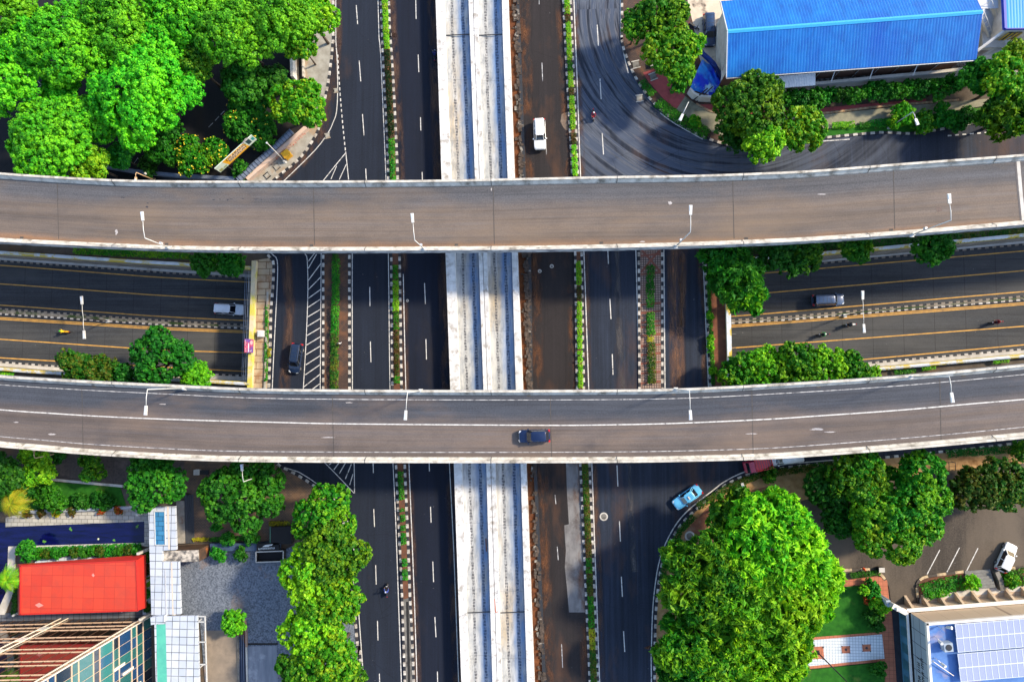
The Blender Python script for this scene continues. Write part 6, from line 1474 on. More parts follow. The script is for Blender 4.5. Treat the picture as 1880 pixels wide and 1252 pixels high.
# steel staircase and white ramp between hall and annex
r = thing('steel_staircase', P(1818,45,0), 'white steel staircase descending between the hall and the annex', 'staircase')
a,b = P(1806,18,6.2), P(1822,58,3.4); dv = (b-a); side = Vector((dv.y,-dv.x,0)).normalized()
m = MB()
for i in range(15):
    p = a+dv*(i/14); m.box((p.x,p.y,p.z),(1.9,.26,.05),math.atan2(side.y,side.x))
part(m,'tread_set',mplain('tread_grey',(.45,.48,.52,1),.5),r)
for s in (-1,1):
    m = MB(); m.bar(a+side*s*1.0,b+side*s*1.0,.1,.3); part(m,'stringer',M_lampw,r)
    m = MB(); m.bar(a+side*s*1.0+UP*.95,b+side*s*1.0+UP*.95,.06)
    for k in range(6): p = a.lerp(b,k/5)+side*s*1.0; m.bar(p,p+UP*.95,.05)
    part(m,'handrail',M_lampw,r)
m = MB(); m.box((b.x+.2,b.y-1.2,3.3),(3.2,2.4,.14)); part(m,'landing',MC['tread_grey'],r)
m = MB(); m.box((a.x+.3,a.y+2.4,6.2),(3.4,4.6,.14)); part(m,'upper_walkway',MC['tread_grey'],r)
for x,y in ((-1.3,-2.2),(1.6,-2.2),(-1.3,-.1)): m = MB(); m.tube([(b.x+x,b.y+y,0),(b.x+x,b.y+y,3.25)],.08,8); part(m,'post',M_lampw,r)
m = MB(); [m.tube([(a.x+x,a.y+y,0),(a.x+x,a.y+y,6.15)],.08,8) for x,y in ((1.5,.8),(1.5,4.2))]; part(m,'rear_posts',M_lampw,r)
r = thing('white_ramp', P(1832,92,0), 'white walled ramp with steel rails below the annex', 'ramp')
q = [P(1797,108,1.2),P(1848,72,3.6),P(1866,72,3.6),P(1864,86,3.6),P(1818,114,1.2)]; m = MB(); m.sheet(q); m.sheet([p-UP*.2 for p in q]); part(m,'ramp_slab',mplain('ramp_white',(.74,.75,.78,1),.7),r)
for p0,p1,w in (((1795,92,5.2),(1846,54,6.4),.22),((1795,95,4.9),(1846,57,6.1),.16),((1800,104,2.2),(1862,64,4.6),.09),((1818,113,2.2),(1880,74,4.6),.09)):
    m = MB(); m.bar(P(*p0),P(*p1),w); part(m,'rail_bar',M_lampw if w>.1 else M_steel,r)
for x,y in ((1827,86),(1831,104)): m = MB(); p = P(x,y,2.0); m.tube([(p.x,p.y,0),(p.x,p.y,3.4)],.06,8); part(m,'post',M_steel,r)
# ------------------------------------------------------------------ underpass portals
sheetobj('pavement', [(466,478),(496,474),(502,486),(500,532),(497.5,564),(496,610),(495,652),(493,712),(493,730),(458,730)], M_slab, 'stained slab pavement above the left portal', .12)
m = MB(); m.rail(PX([(492.5,536),(489.5,640),(486.5,722)],.12),[(-.13,0),(.13,0),(.13,.3),(-.13,.3)]); struct(m.build('kerb',MC['pavement_concrete']),'pale inner kerb beside the slab pavement','kerb')
sheetobj('pavement', [(1300,460),(1334,474),(1337,600),(1335,720),(1312,720),(1306,600)], mnoise('paving_redbrown',(.2,.075,.04,1),(.12,.05,.03,1),1.4,.9,c3=(.3,.13,.05,1),s3=.3,a3=.5,b3=.65), 'red brown walkway above the right portal', .12)
M_pbeam = mnoise('portal_beam',(.62,.5,.33,1),(.5,.44,.3,1),1.0,.85,c3=(.5,.45,.08,1),s3=.35,a3=.5,b3=.6)
for (p0,p1,lab,sg) in (((466.5,479),(458,716),'cream concrete portal beam over the left underpass mouth',-1),((1335,484),(1340.5,700),'cream and white portal beam over the right underpass mouth',1)):
    r = thing('portal_beam', P((p0[0]+p1[0])/2,(p0[1]+p1[1])/2,0), lab, 'beam')
    a,b = P(*p0,.9),P(*p1,.9); a.z = b.z = 0
    m = MB(); m.rail([a,b],[(-.26,-1.6),(.26,-1.6),(.26,.9),(-.26,.9)]); part(m,'beam',M_pbeam,r)
    m = MB(); m.rail([a,b],[(-.34,.9),(.34,.9),(.34,1.02),(-.34,1.02)]); part(m,'coping',M_pbeam if sg<0 else MC['parapet_paint'],r)
r = thing('pipe_rack', P(450,600,0), 'rack of thin grey pipes hung along the left portal beam', 'pipe rack')
for dx,z in ((-9.5,.2),(-6,.5),(-3.5,-.2),(-12.5,-.1)):
    m = MB(); m.tube([P(463+dx,498,z),P(456+dx,706,z)],.045,6); part(m,'pipe',M_steel if dx>-7 else MC['sheet_blue_grey'],r)
for k in range(9):
    y = 515+k*23; x = 462.5-(y-490)*.035; m = MB(); m.bar(P(x-14,y,.35),P(x+4,y,.95),.07); m.bar(P(x-14,y,-.2),P(x-14,y,.4),.06); part(m,'bracket',M_dark,r)
r = thing('pipe_rack', P(1342,640,0), 'short dark brackets on the right portal beam', 'pipe rack')
for y in (613,639): m = MB(); m.bar(P(1338,y,.9),P(1351,y,.3),.07); part(m,'bracket',M_dark,r)
r = thing('utility_cabinet', P(482.5,613,.12), 'pale grey cabinet on the left portal pavement', 'cabinet'); m = MB(); m.box((0,0,.55),(.8,1.0,1.1)); m.build('cabinet_body',mplain('cabinet_pale',(.6,.58,.58,1),.5),r); m = MB(); m.box((-.05,0,1.13),(.5,.7,.05)); m.build('lid',M_lampw,r)
r = thing('sign_board', P(456,634,1.0), 'pink and red advertising board fixed on the left portal beam', 'sign')
q0,q1,q2,q3 = P(449,622,1.5),P(465.5,623,1.5),P(464.5,648,1.5),P(448.5,647,1.5)
m = MB(); m.prism([q0,q1,q2,q3],1.42,1.5,bottom=True); part(m,'panel',mnoise('sign_pink',(.55,.12,.17,1),(.3,.03,.12,1),1.6,.6,c3=(.15,.08,.3,1),s3=1.1,a3=.52,b3=.6),r)
L_ = lambda u,v,z=1.506: q0.lerp(q1,u).lerp(q3.lerp(q2,u),v)*1+Vector((0,0,.006))
m = MB(); m.face([L_(.42,.3),L_(.42,.95),L_(.52,.95),L_(.52,.3)]); part(m,'pale_stripe',mplain('sign_pale',(.8,.7,.75,1),.6),r)
m = MB(); n=12; m.face([L_(.78+.16*math.cos(2*math.pi*i/n),.25+.16*math.sin(2*math.pi*i/n)) for i in range(n)][::-1]); part(m,'portrait_disc',mplain('sign_skin',(.75,.4,.4,1),.6),r)
m = MB(); [m.face([L_(u,v),L_(u,v+.06),L_(u+.1,v+.06),L_(u+.1,v)]) for u,v in ((.06,.1),(.1,.25),(.05,.4),(.08,.7),(.12,.85),(.62,.85),(.75,.8))]; part(m,'white_print',M_lampw,r)
m = MB(); [m.bar(q+UP*-.6,q+UP*-.05,.08) for q in (q0,q3)]; part(m,'support',M_dark,r)

# ------------------------------------------------------------------ south west garden and courtyard
M_gravel = mnoise('path_dark_gravel',(.09,.07,.06,1),(.05,.042,.038,1),3,.95,c3=(.13,.1,.085,1),s3=.4)
sheetobj('path', [(-60,832),(230,846),(345,848),(338,905),(225,897),(55,879),(-60,876)], M_gravel, 'dark gravel path below the lower flyover', .05)
sheetobj('pavement', [(338,840),(497,840),(511,854),(541,870),(576,892),(606,917),(625,950),(560,962),(534,968),(500,992),(350,996),(350,905),(338,905)], mbrick('plaza_brown_brick',(.16,.105,.07,1),(.115,.08,.06,1),(.05,.038,.03,1),.42,.21,.03,dirt=(.22,.12,.06,1),stain=.7), 'brown brick plaza around the round tree', .12)
sheetobj('lawn', [(52,881),(220,894),(232,932),(44,938),(-60,940),(-60,876)], M_grass, 'narrow lawn below the gravel path', .08)
m = MB(); m.rail(PX([(60,876),(140,884),(226,892)],.1),[(-.18,-.1),(.18,-.1),(.18,.25),(-.18,.25)]); struct(m.build('kerb',MC['concrete_pale']),'thin pale kerb between gravel path and lawn','kerb')
wall([(40,939),(160,934),(282,928.5)],.42,.75,mnoise('garden_wall',(.3,.34,.38,1),(.2,.23,.27,1),1.2,.8,c3=(.12,.12,.12,1),s3=.5),'blue grey garden wall above the pool deck','garden_wall')
M_deck = mbrick('pool_deck_slabs',(.42,.41,.36,1),(.33,.32,.29,1),(.1,.095,.085,1),1.0,.62,.035,dirt=(.24,.22,.17,1),stain=.6,off=.4)
sheetobj('pool_deck', [(10,967),(10,950),(40,943),(274,933),(276,1003),(265,1003),(265,957)], M_deck, 'pale slab deck along the dark pool', .2)
sheetobj('pool_deck', [(15,1003),(265,996),(265,1002),(28,1009),(25,1085),(8,1128),(-8,1128),(12,1085)], MC['concrete_pale'], 'pale coping on the garden side of the dark pool', .2)
t = NT('pool_water'); n = t.noise(t.coord((.25,1.4,1)),1.1,4,.6); t.link(t.mix(t.ramp(n,.35,.7),(.0012,.002,.03,1),(.004,.006,.075,1)), t.b.inputs['Base Color']); t.b.inputs['Roughness'].default_value = .07; t.bump(t.noise(t.coord((.6,2,1)),2.5,3),.02,.25)
sheetobj('water', [(-110,959),(10,959),(10,967),(265,957),(265,997),(15,1004),(12,1085),(-8,1130),(-110,1130)], t.m, 'dark navy pool water', .05)
for i,(x,y,s) in enumerate(((130,971,4),(252,966,3.6),(81,993,3.6),(180.5,990,2),(209,991,3))):
    m = MB(); rr = random.Random(i)
    for k in range(7 if s>2.5 else 1):
        a = rr.uniform(0,6.28); d = rr.uniform(0,.8)*s*SC(0); c = P(x,y,.06); m.disc((c.x+d*math.cos(a),c.y+d*math.sin(a),.06+k*.006),.13 if s>2.5 else .16,.012,9)
    tag(m.build('water_lily',mplain('lily_green' if i!=3 else 'lily_pale',(.08,.25,.03,1) if i!=3 else (.55,.6,.4,1),.6)),('green lily cluster in the middle of the pool','green lily cluster in the right end of the pool','lily leaves near the lower left of the pool','single pale lily leaf in the pool','dull lily leaves right of the pale one')[i],'water lily')
sheetobj('paving', [(60,1037),(66,1030),(82,1024),(262,1012),(276,1010),(278,1128),(262,1128),(262,1034)], mbrick('tiles_bluewhite',(.55,.62,.72,1),(.5,.57,.68,1),(.2,.24,.3,1),.9,.9,.03,off=0,dirt=(.3,.33,.38,1)), 'bluish white tile strip behind the red canopy', .14)
sheetobj('paving', [(30,1124),(280,1118),(280,1140),(-60,1150),(-60,1128)], mbrick('tiles_dark',(.12,.13,.16,1),(.09,.1,.12,1),(.03,.03,.035,1),.9,.9,.04,off=0), 'dark tiles between the red canopy and the glass tower', .12)
# red canopy
r = thing('canopy', P(150,1080,0), 'glossy red box canopy with panel joints', 'canopy')
M_redc = mbrick('canopy_red',(.55,.06,.03,1),(.48,.045,.026,1),(.3,.02,.014,1),1.62,1.62,.022,off=0,rough=.42,dirt=(.34,.05,.035,1),stain=.6,spec=.5)
M_redp = mplain('canopy_red_plain',(.5,.03,.022,1),.35)
tz = 4.3; top = [P(38,1038.5,tz),P(250,1029,tz),(P(254,1120,tz)),P(38,1127,tz)]; bot = [P(32,1035.5,3.4),P(268,1017.5,2.4),P(269,1115,2.4),P(33,1129.5,3.4)]
m = MB(); m.face([p+UP*0 for p in top[::-1]]); part(m,'roof_panel',M_redc,r)
m = MB(); 
for i in range(4):
    a,b,c,d = top[i],top[(i+1)%4],bot[(i+1)%4],bot[i]; e,f = d.lerp(a,.8)+(d-a)*.1,c.lerp(b,.8)+(c-b)*.1
    m.face([a,b,f,e]); m.face([e,f,c,d]); m.bar(a+UP*.03,b+UP*.03,.2,.12)
m.face(bot); part(m,'rounded_skirt',M_redp,r)
for x,y in ((50,1045),(245,1038),(50,1118),(245,1110)): m = MB(); p = P(x,y,0); m.tube([(p.x,p.y,0),(p.x,p.y,2.9)],.16,10); part(m,'column',M_steel,r)
for q_ in (((64,1110),(72,1106),(80,1111),(71,1115)),((171,1052),(174,1056),(171,1059),(168,1055))): m = MB(); m.sheet([P(x,y,tz+.012) for x,y in q_]); part(m,'pale_scuff',mplain('scuff_pink',(.8,.25,.22,1),.5),r)
# white walkway canopy with skylight
M_tile = mbrick('canopy_white_tiles',(.46,.5,.56,1),(.36,.41,.49,1),(.07,.08,.1,1),1.13,1.13,.05,off=0,dirt=(.5,.53,.58,1),stain=.5)
r = thing('walkway_canopy', P(300,1030,0), 'long white tiled walkway canopy with a blue skylight', 'canopy')
z = 4.1; out = [P(272,930.5,z),P(321,929.5,z),P(323.5,1009,z),P(297,1010.5,z),P(297.5,1031,z),P(328,1031,z),P(331.5,1127,z),P(278,1129,z)]
m = MB(); m.prism(out,z-.45,z,bottom=True); part(m,'roof_slab',M_tile,r)
m = MB(); m.sheet(PX([(284,939),(302,939),(303,999.5),(285.7,999.5)],z+.012)); part(m,'skylight',mbrick('skylight_blue',(.03,.15,.3,1),(.05,.2,.36,1),(.015,.05,.09,1),1.4,.7,.04,rough=.15),r)
m = MB(); [m.bar(P(*a,z+.05),P(*b,z+.05),.1,.1) for a,b in (((283.5,938.5),(302.5,938.5)),((302.5,938.5),(303.5,1000)),((303.5,1000),(285.2,1000)),((285.2,1000),(283.5,938.5)))]; part(m,'skylight_frame',M_lampw,r)
m = MB(); m.ribbon(PX([(308,930),(310.5,1008)],z+.01),.28); m.ribbon(PX([(315,1032),(317.5,1127)],z+.01),.2); part(m,'seam_strip',mplain('seam_beige',(.6,.5,.4,1),.7),r)
m = MB(); m.rail(PX([(330.5,1031),(333,1127)],0),[(-.09,z-.4),(.09,z-.4),(.09,z+.05),(-.09,z+.05)]); part(m,'gutter',M_steel,r)
for x,y in ((277,936),(316,936),(279,1005),(281,1060),(325,1060),(283,1122),(327,1122)): m = MB(); p = P(x,y,0); m.box((p.x,p.y,1.85),(.35,.35,3.7)); part(m,'column',M_conc,r)
sheetobj('platform', [(323,920),(338,919.5),(339.5,997),(325,997.5)], mnoise('platform_stained',(.32,.3,.26,1),(.2,.19,.17,1),1.4,.9,c3=(.2,.09,.04,1),s3=.5), 'stained stone platform beside the white walkway', .66)
r = thing('steps', P(346,950,0), 'dark stone steps down to the brown plaza', 'steps')
for i in range(4): m = MB(); x0 = 338.5+i*4; m.prism(PX([(x0,908-i*0),(x0+4.2,908),(x0+6.5,997),(x0+2.2,997)],.6-i*.14),0,.6-i*.14); part(m,'step',mplain('step_dark',(.05,.055,.065,1),.6),r)
r = thing('stone_block', P(345,1012,0), 'tall granite block across the white walkway', 'monument')
m = MB(); tp = PX([(297,1011.5),(365,1009),(366,1030),(297.5,1031.5)],3.5); m.prism(tp,0,3.49); part(m,'block_side',mnoise('granite_brown',(.1,.055,.035,1),(.05,.035,.028,1),1.3,.7,c3=(.3,.1,.03,1),s3=.5,a3=.6,b3=.7),r)
m = MB(); m.prism([p for p in tp],3.49,3.6); part(m,'top_slab',mnoise('granite_speckled',(.5,.45,.38,1),(.1,.095,.09,1),1.6,.6,a=.4,b=.62),r)
M_cobble = mnoise('cobble_bluegrey',(.17,.2,.25,1),(.06,.075,.1,1),4.6,.85,a=.38,b=.62,c3=(.22,.17,.15,1),s3=.14,a3=.56,b3=.66,bump=.6)
sheetobj('courtyard', [(329,1031),(366,1031),(386,1014),(470,1011),(500,1020),(540,1000),(640,1040),(650,1130),(656,1200),(662,1340),(384,1340),(366,1130),(331,1127)], M_cobble, 'blue grey cobbled courtyard', .1)
sheetobj('driveway', [(374,1157),(437,1157),(440,1340),(384,1340)], mnoise('drive_tan',(.26,.21,.16,1),(.2,.165,.13,1),.7,.9,c3=(.14,.12,.1,1),s3=.3), 'tan concrete driveway beside the white slab canopy', .115)
sheetobj('driveway', [(455,1186),(508,1185),(513,1340),(459,1340)], mnoise('drive_grey',(.22,.24,.28,1),(.13,.15,.19,1),.9,.9,(1.2,.15,1),c3=(.34,.36,.4,1),s3=.3), 'streaky grey concrete driveway right of the dark channel', .115)
m = MB(); m.ribbon(PX([(453,1182),(510,1181.5)],.13),.28); struct(m.build('drain',MC['drain_dark']),'dark cross drain in the courtyard','drain')
wall([(453.5,1185),(457,1340)],.2,.35,M_conc,'pale low edge along the right side of the dark channel','low_wall'); wall([(438,1165),(441,1340)],.2,.35,M_concd,'low edge along the left side of the dark channel','low_wall')
m = MB(); m.sheet(PX([(439.5,1165),(452,1165),(455.5,1340),(442,1340)],.12)); struct(m.build('channel',mnoise('channel_dark',(.008,.012,.03,1),(.02,.035,.08,1),.8,.4,(2,.1,1))),'dark blue channel between the driveways','drain')
m = MB(); m.bar(P(446.5,1165,.3),P(449.5,1340,.3),.08); m.bar(P(443,1165,.25),P(446,1340,.25),.05); tag(m.build('handrail',MC['sheet_blue_grey']),'thin rails along the dark channel','rail')
kp = [(453.5,1186),(452.5,1150),(448,1136),(438,1124),(428,1124),(418,1134),(416,1150)]
m = MB(); m.rail(PX(curve(kp,4),.1),[(-.14,0),(.14,0),(.14,.3),(-.14,.3)]); struct(m.build('kerb',mplain('kerb_brown',(.3,.2,.15,1),.8)),'rounded kerb of the small planter','kerb')
m = MB(); m.sheet(PX(curve(kp,4)+[(420,1166),(440,1168)],.2)); struct(m.build('bed',MC['bed_soil']),'planter bed of the small bright tree','bed')
# slab canopy before the tower
r = thing('slab_canopy', P(330,1190,0), 'white tiled flat canopy with a green glass strip beside the tower', 'canopy')
z = 4.3; m = MB(); m.prism(PX([(283,1131.5),(362,1130),(367,1310),(287,1310)],z),z-.4,z,bottom=True); part(m,'roof_slab',M_tile,r)
m = MB(); m.sheet(PX([(287,1146),(304,1145),(308,1310),(290,1310)],z+.014)); part(m,'glass_strip',mnoise('glass_green',(.09,.42,.32,1),(.07,.34,.28,1),.8,.25),r)
m = MB(); m.prism(PX([(276,1133),(301,1130),(302,1142),(277,1147)],z+.5),z-.3,z+.5); part(m,'upstand',M_tile,r)
m = MB()
for a,b in (((362,1131),(376.5,1131)),((376.5,1131),(381.5,1310)),((364,1141),(377,1141)),((365,1178),(378,1178)),((366,1219),(379.5,1219)),((367,1262),(380.5,1262))): m.bar(P(*a,z-.1),P(*b,z-.1),.14,.14)
part(m,'steel_frame',M_lampw,r)
for x,y in ((370,1136),(374,1219),(290,1300),(373,1300)): m = MB(); p = P(x,y,0); m.tube([(p.x,p.y,0),(p.x,p.y,z-.4)],.12,8); part(m,'column',M_steel,r)
# sign wall and black plinths
M_signb = mplain('sign_wall_blue',(.04,.07,.13,1),.5); M_blk = mplain('plinth_black',(.006,.006,.008,1),.8)
r = thing('sign_wall', P(430,1004,0), 'low dark blue sign wall between the ball shrubs with a white emblem', 'sign')
m = MB(); m.prism(PX([(385,998),(470,997),(512,995),(512,1010),(470,1011),(386,1012)],.9),0,.9); part(m,'wall_body',M_signb,r)
m = MB(); m.prism(PX([(471,998),(512,996),(512,1010),(471,1011)],1.3),.9,1.3); part(m,'black_panel',M_blk,r)
m = MB(); m.sheet([P(x,y,1.31) for x,y in ((481,1004),(487,1000),(501,998.5),(499,1001),(493,1002),(495,1003.5))]); part(m,'emblem',M_lampw,r)
a,b = P(474,1007.5,1.315),P(506,1005.5,1.315)
m = MB(); rr = random.Random(8); ux = (b-a).normalized(); uy = Vector((-ux.y,ux.x,0))
for k in range(7):
    o_ = a+ux*(.08+k*.37); m.ribbon([o_-uy*.13,o_+uy*.13],.09); m.ribbon([o_+ux*.2-uy*.13,o_+ux*.2+uy*.12],.08)
    m.ribbon([o_+uy*(.1 if k%2 else -.1),o_+ux*.2+uy*(.1 if k%3 else -.1)],.07,.003)
part(m,'lettering',M_lampw,r)
r = thing('planter_box', P(492,1021,0), 'open black box planter with a pale rim', 'planter')
q = PX([(470,1013),(520,1011),(520,1030),(470,1032)],1.1)
for i in range(4):
    a,b = q[i],q[(i+1)%4]; m = MB(); m.bar(Vector((a.x,a.y,.53)),Vector((b.x,b.y,.53)),.12,1.05); part(m,'side',M_blk,r)
    m = MB(); m.bar(Vector((a.x,a.y,1.1)),Vector((b.x,b.y,1.1)),.16,.07); part(m,'rim',M_conc,r)
m = MB(); m.prism(q,0,.25); part(m,'bottom',M_blk,r)
r = thing('plinth', P(513,982,0), 'black square plinth beside the yellow hedge', 'plinth'); m = MB(); m.prism(PX([(497,968),(534,966),(535,998),(498,1000)],1.3),0,1.3); part(m,'body',M_blk,r)
m = MB(); m.bar(P(496,967,1.32),P(496,996,1.32),.1,.06); part(m,'trim',mplain('trim_green',(.06,.2,.14,1),.5),r)
for i,(x,y) in enumerate(((521,1233),(524,1246))): 
    r = thing('bollard', P(x,y,0), ('upper','lower')[i]+' yellow bollard beside the roadside clump', 'bollard'); m = MB(); m.tube([(0,0,0),(0,0,.85),(0,0,.95)],[.26,.26,.2],10); m.build('post',mplain('bollard_yellow',(.85,.45,.01,1),.5),r); m = MB(); m.tube([(0,0,.5),(0,0,.62)],.27,10); m.build('band',M_black,r)
r = thing('guard_desk', P(371,866,.12), 'small dark bench with a white box on the brown plaza', 'bench'); m = MB(); m.box((.5,0,.4),(1.5,.7,.1)); m.build('seat',M_dark,r)
for x in (-.1,1.1): m = MB(); m.box((x,0,.18),(.1,.6,.36)); m.build('leg',M_dark,r)
m = MB(); m.box((-.55,.0,.35),(.8,.75,.7)); m.build('white_box',M_lampw,r); m = MB(); m.box((-.55,0,.72),(.86,.8,.05)); m.build('lid',M_conc,r)

# ------------------------------------------------------------------ glass tower
c0 = P(277,1132,0); wdir = (P(0,1139,0)-c0).normalized(); sdir = Vector((wdir.y,-wdir.x,0)) if Vector((wdir.y,-wdir.x,0)).y < 0 else Vector((-wdir.y,wdir.x,0))
TW, TS, TH = 62, 34, 34
r = thing('glass_tower', c0+wdir*20+sdir*15, 'mirror glass tower with tan transoms at the lower left corner', 'building')
lev = [0,2.1,3.7,5.0,7.9,9.2,12.1,13.4,16.3,17.6,20.5,21.8,24.7,26,28.9,30.2,34]
def mglass(name, tones, rough=.04):
    t = NT(name); g = t.add('ShaderNodeNewGeometry'); rp = t.add('ShaderNodeValToRGB'); rp.color_ramp.interpolation = 'CONSTANT'
    e = rp.color_ramp.elements; e[0].color = tones[0]; e[1].position = 1/len(tones); e[1].color = tones[1]
    for i, c in enumerate(tones[2:]): k = e.new((i+2)/len(tones)); k.color = c
    t.link(g.outputs['Random Per Island'], rp.inputs[0]); t.link(rp.outputs[0], t.b.inputs['Base Color'])
    t.b.inputs['Roughness'].default_value = rough; t.b.inputs['Specular IOR Level'].default_value = 1.0; t.b.inputs['IOR'].default_value = 1.9; return t.m
gn = mglass('tower_glass_north',[(.012,.008,.006,1),(.02,.012,.008,1),(.01,.01,.008,1)])
ge = mglass('tower_glass_east',[(.015,.07,.16,1),(.02,.11,.11,1),(.006,.02,.04,1),(.02,.13,.13,1),(.01,.05,.13,1),(.004,.012,.025,1)],.12)
M_tran = mplain('transom_tan',(.72,.5,.34,1),.45,.1); M_tranw = mplain('transom_cream',(.8,.7,.58,1),.5)
for nm, org, dirn, length, bay, mt in (('north_glazing',c0,wdir,TW,1.55,gn),('east_glazing',c0,sdir,TS,1.5,ge)):
    nrm = Vector((0,1,0)) if nm[0]=='n' else Vector((1,0,0))
    m = MB(); n = int(length/bay)
    for i in range(n):
        for z0,z1 in zip(lev,lev[1:]):
            a,b = org+dirn*(i*bay),org+dirn*((i+1)*bay); q = [a+UP*z0,b+UP*z0,b+UP*z1,a+UP*z1]; m.face(q if nm[0]=='n' else q[::-1])
    o = part(m,nm,mt,r)
    nv = wdir.cross(UP) if nm[0]=='n' else -sdir.cross(UP)
    out = -nv if nv.dot(nrm) < 0 else nv
    m = MB()
    for z in lev[1:]: m.bar(org+out*.05+UP*z, org+dirn*length+out*.05+UP*z, .1, .09)
    part(m,'transom',M_tran,r)
    m = MB()
    for i in range(1,n): p = org+dirn*(i*bay)+out*.03; m.bar(p,p+UP*TH,.04,.04)
    part(m,'mullion',mplain('mullion_brown',(.1,.05,.03,1),.5) if nm[0]=='n' else M_tran,r)
m = MB(); [m.bar(c0+wdir*d+Vector((0,.12,0)),c0+wdir*d+Vector((0,.12,TH)),.14,.14) for d in (0,.9)]; part(m,'corner_mullion',M_tranw,r)
for d0 in (13.2,):
    m = MB(); [m.bar(c0+wdir*d+Vector((0,.15,0)),c0+wdir*d+Vector((0,.15,TH)),.12,.14) for d in (d0,d0+1.2)]; part(m,'bay_mullion',M_tranw,r)
    m = MB()
    for z0,z1 in zip(lev[2::2],lev[3::2]): m.box(tuple(c0+wdir*(d0+.6)+Vector((0,.12,(z0+z1)/2))),(1.1,.12,z1-z0-.1))
    part(m,'spandrel_plate',mplain('spandrel_cream',(.7,.66,.56,1),.5),r)
m = MB(); m.prism([c0+wdir*.02+sdir*.02,c0+wdir*TW,c0+wdir*TW+sdir*TS,c0+sdir*TS+wdir*.02],TH-.05,TH+.8); part(m,'roof',M_concd,r)
m = MB(); a,b,c_ = c0+wdir*TW,c0+wdir*TW+sdir*TS,c0+sdir*TS; m.face([b,a,a+UP*TH,b+UP*TH]); m.face([c_,b,b+UP*TH,c_+UP*TH]); part(m,'rear_wall',M_concd,r)
m = MB(); [m.box(tuple(c0+sdir*d+Vector((.12,0,z))),(.14,.35,2.4)) for d,z in ((4.2,8.0),(5.6,6.0),(8.5,4.2))]; part(m,'sunshade_fin',M_tranw,r)

# ------------------------------------------------------------------ south east
sheetobj('pavement', [(x+2,y+2) for x,y in eastB[2:-1]]+[(1300,1330),(1330,1100),(1400,940),(1520,905),(1700,868),(1990,840),(1980,802)], M_tansoil, 'tan and rust coloured soil verge of the south east bend', .11)
sheetobj('path', [(1252,1000),(1262,972),(1300,930),(1330,912),(1420,890),(1400,905),(1310,950),(1280,990),(1258,1040),(1240,1060)], mnoise('soil_rust',(.22,.09,.05,1),(.15,.065,.04,1),1.6,.95,c3=(.3,.2,.14,1),s3=.4), 'rust red trodden earth around the giant tree', .125)
sheetobj('car_park', [(1500,990),(1560,925),(1700,885),(1990,862),(1990,1042),(1830,1046.5),(1768,1048.5),(1696,1058.5),(1684,1069),(1687,1112),(1637,1112),(1632,1076),(1624,1062),(1605,1051),(1545,1051),(1500,1060)], A_lot, 'brown worn asphalt car park', .03)
m = MB()
for a,b in (((1725.5,1009),(1702,1054)),((1761.5,1005),(1738.5,1050)),((1795.5,1006),(1774.5,1048))): m.ribbon(PX([a,b],.045),.13)
struct(m.build('road_marking',M_white),'three white parking bay lines in the brown car park','marking')
mk = mkerb('kerb_cream',2.6,(.6,.45,.26,1),(.05,.04,.03,1))
kerb([(1530,1047),(1570,1045),(1600,1045),(1615,1052),(1625,1064)],3,mk,label='curved cream and black kerb by the brick path'); kerb([(1686,1112),(1683.5,1090),(1683,1072),(1690,1062),(1704,1057),(1740,1052),(1768,1048.5)],3,mk,label='curved cream kerb of the planting bed left of the grey steps'); kerb([(1829,1045),(1870,1041.5),(1990,1034)],3,mk,label='cream kerb below the parked white car')
sheetobj('bed', [(1687,1100),(1685,1072),(1692,1063),(1768,1051),(1776,1080),(1700,1098)], MC['bed_soil'], 'planting bed left of the grey steps', .14); sheetobj('bed', [(1832,1048),(1990,1037),(1990,1068),(1838,1078)], MC['bed_soil'], 'planting bed right of the grey steps', .14)
M_brickr = mbrick('brick_path_red',(.42,.14,.075,1),(.36,.12,.065,1),(.2,.07,.045,1),.6,.6,.03,off=0,dirt=(.5,.2,.1,1),stain=.5)
sheetobj('path', [(1490,1072),(1545,1066),(1606,1058),(1622,1059),(1629,1066),(1632,1100),(1638,1130),(1652,1340),(1630,1340),(1618,1130),(1613,1071),(1545,1077),(1490,1083)], M_brickr, 'red brick path round the lawns', .12)
sheetobj('driveway', [(1636,1110),(1690,1110),(1700,1340),(1652,1340)], mnoise('drive_shadow',(.03,.032,.04,1),(.022,.024,.03,1),1.2,.9), 'driveway coloured dark for shade between brick path and solar roofed building', .06)  # shade beside the building is put into this driveway's colour
sheetobj('lawn', [(1480,1088),(1545,1078),(1612,1071),(1618,1130),(1616,1160),(1480,1170)], M_grass, 'upper lawn beside the giant tree', .1); sheetobj('lawn', [(1420,1236),(1624,1215),(1632,1340),(1420,1340)], M_grass, 'lower lawn at the bottom edge', .1)
M_wt = mbrick('path_white_tiles',(.62,.66,.68,1),(.55,.6,.63,1),(.24,.28,.31,1),.42,.42,.03,off=0,dirt=(.42,.46,.5,1),stain=.5)
sheetobj('path', [(1460,1172),(1619,1159.5),(1625,1213),(1460,1230)], M_brickr, 'red brick border under the white tiled path', .118)
sheetobj('path', [(1460,1177),(1619.5,1164),(1624,1208.5),(1460,1225)], M_wt, 'white tiled path with red square motifs', .135)
for x,y,s in ((1553,1192,1.2),(1591,1189,1.2),(1499,1198,2.1)):
    m = MB(); c = P(x,y,.15); a = math.radians(4)
    m.box((c.x,c.y,.142),(s,s*.85,.012),a); n1 = len(m.f)
    m.box((c.x,c.y,.15),(s*.26,s*.26,.014),a+math.pi/4,1)
    for u,v in ((-1,-1),(1,-1),(1,1),(-1,1)): m.box((c.x+u*s*.46,c.y+v*s*.39,.15),(s*.12,s*.12,.014),a,1)
    struct(m.build('paving_motif',[M_brickr,M_dark]),'red square paving motif with black diamond','paving')
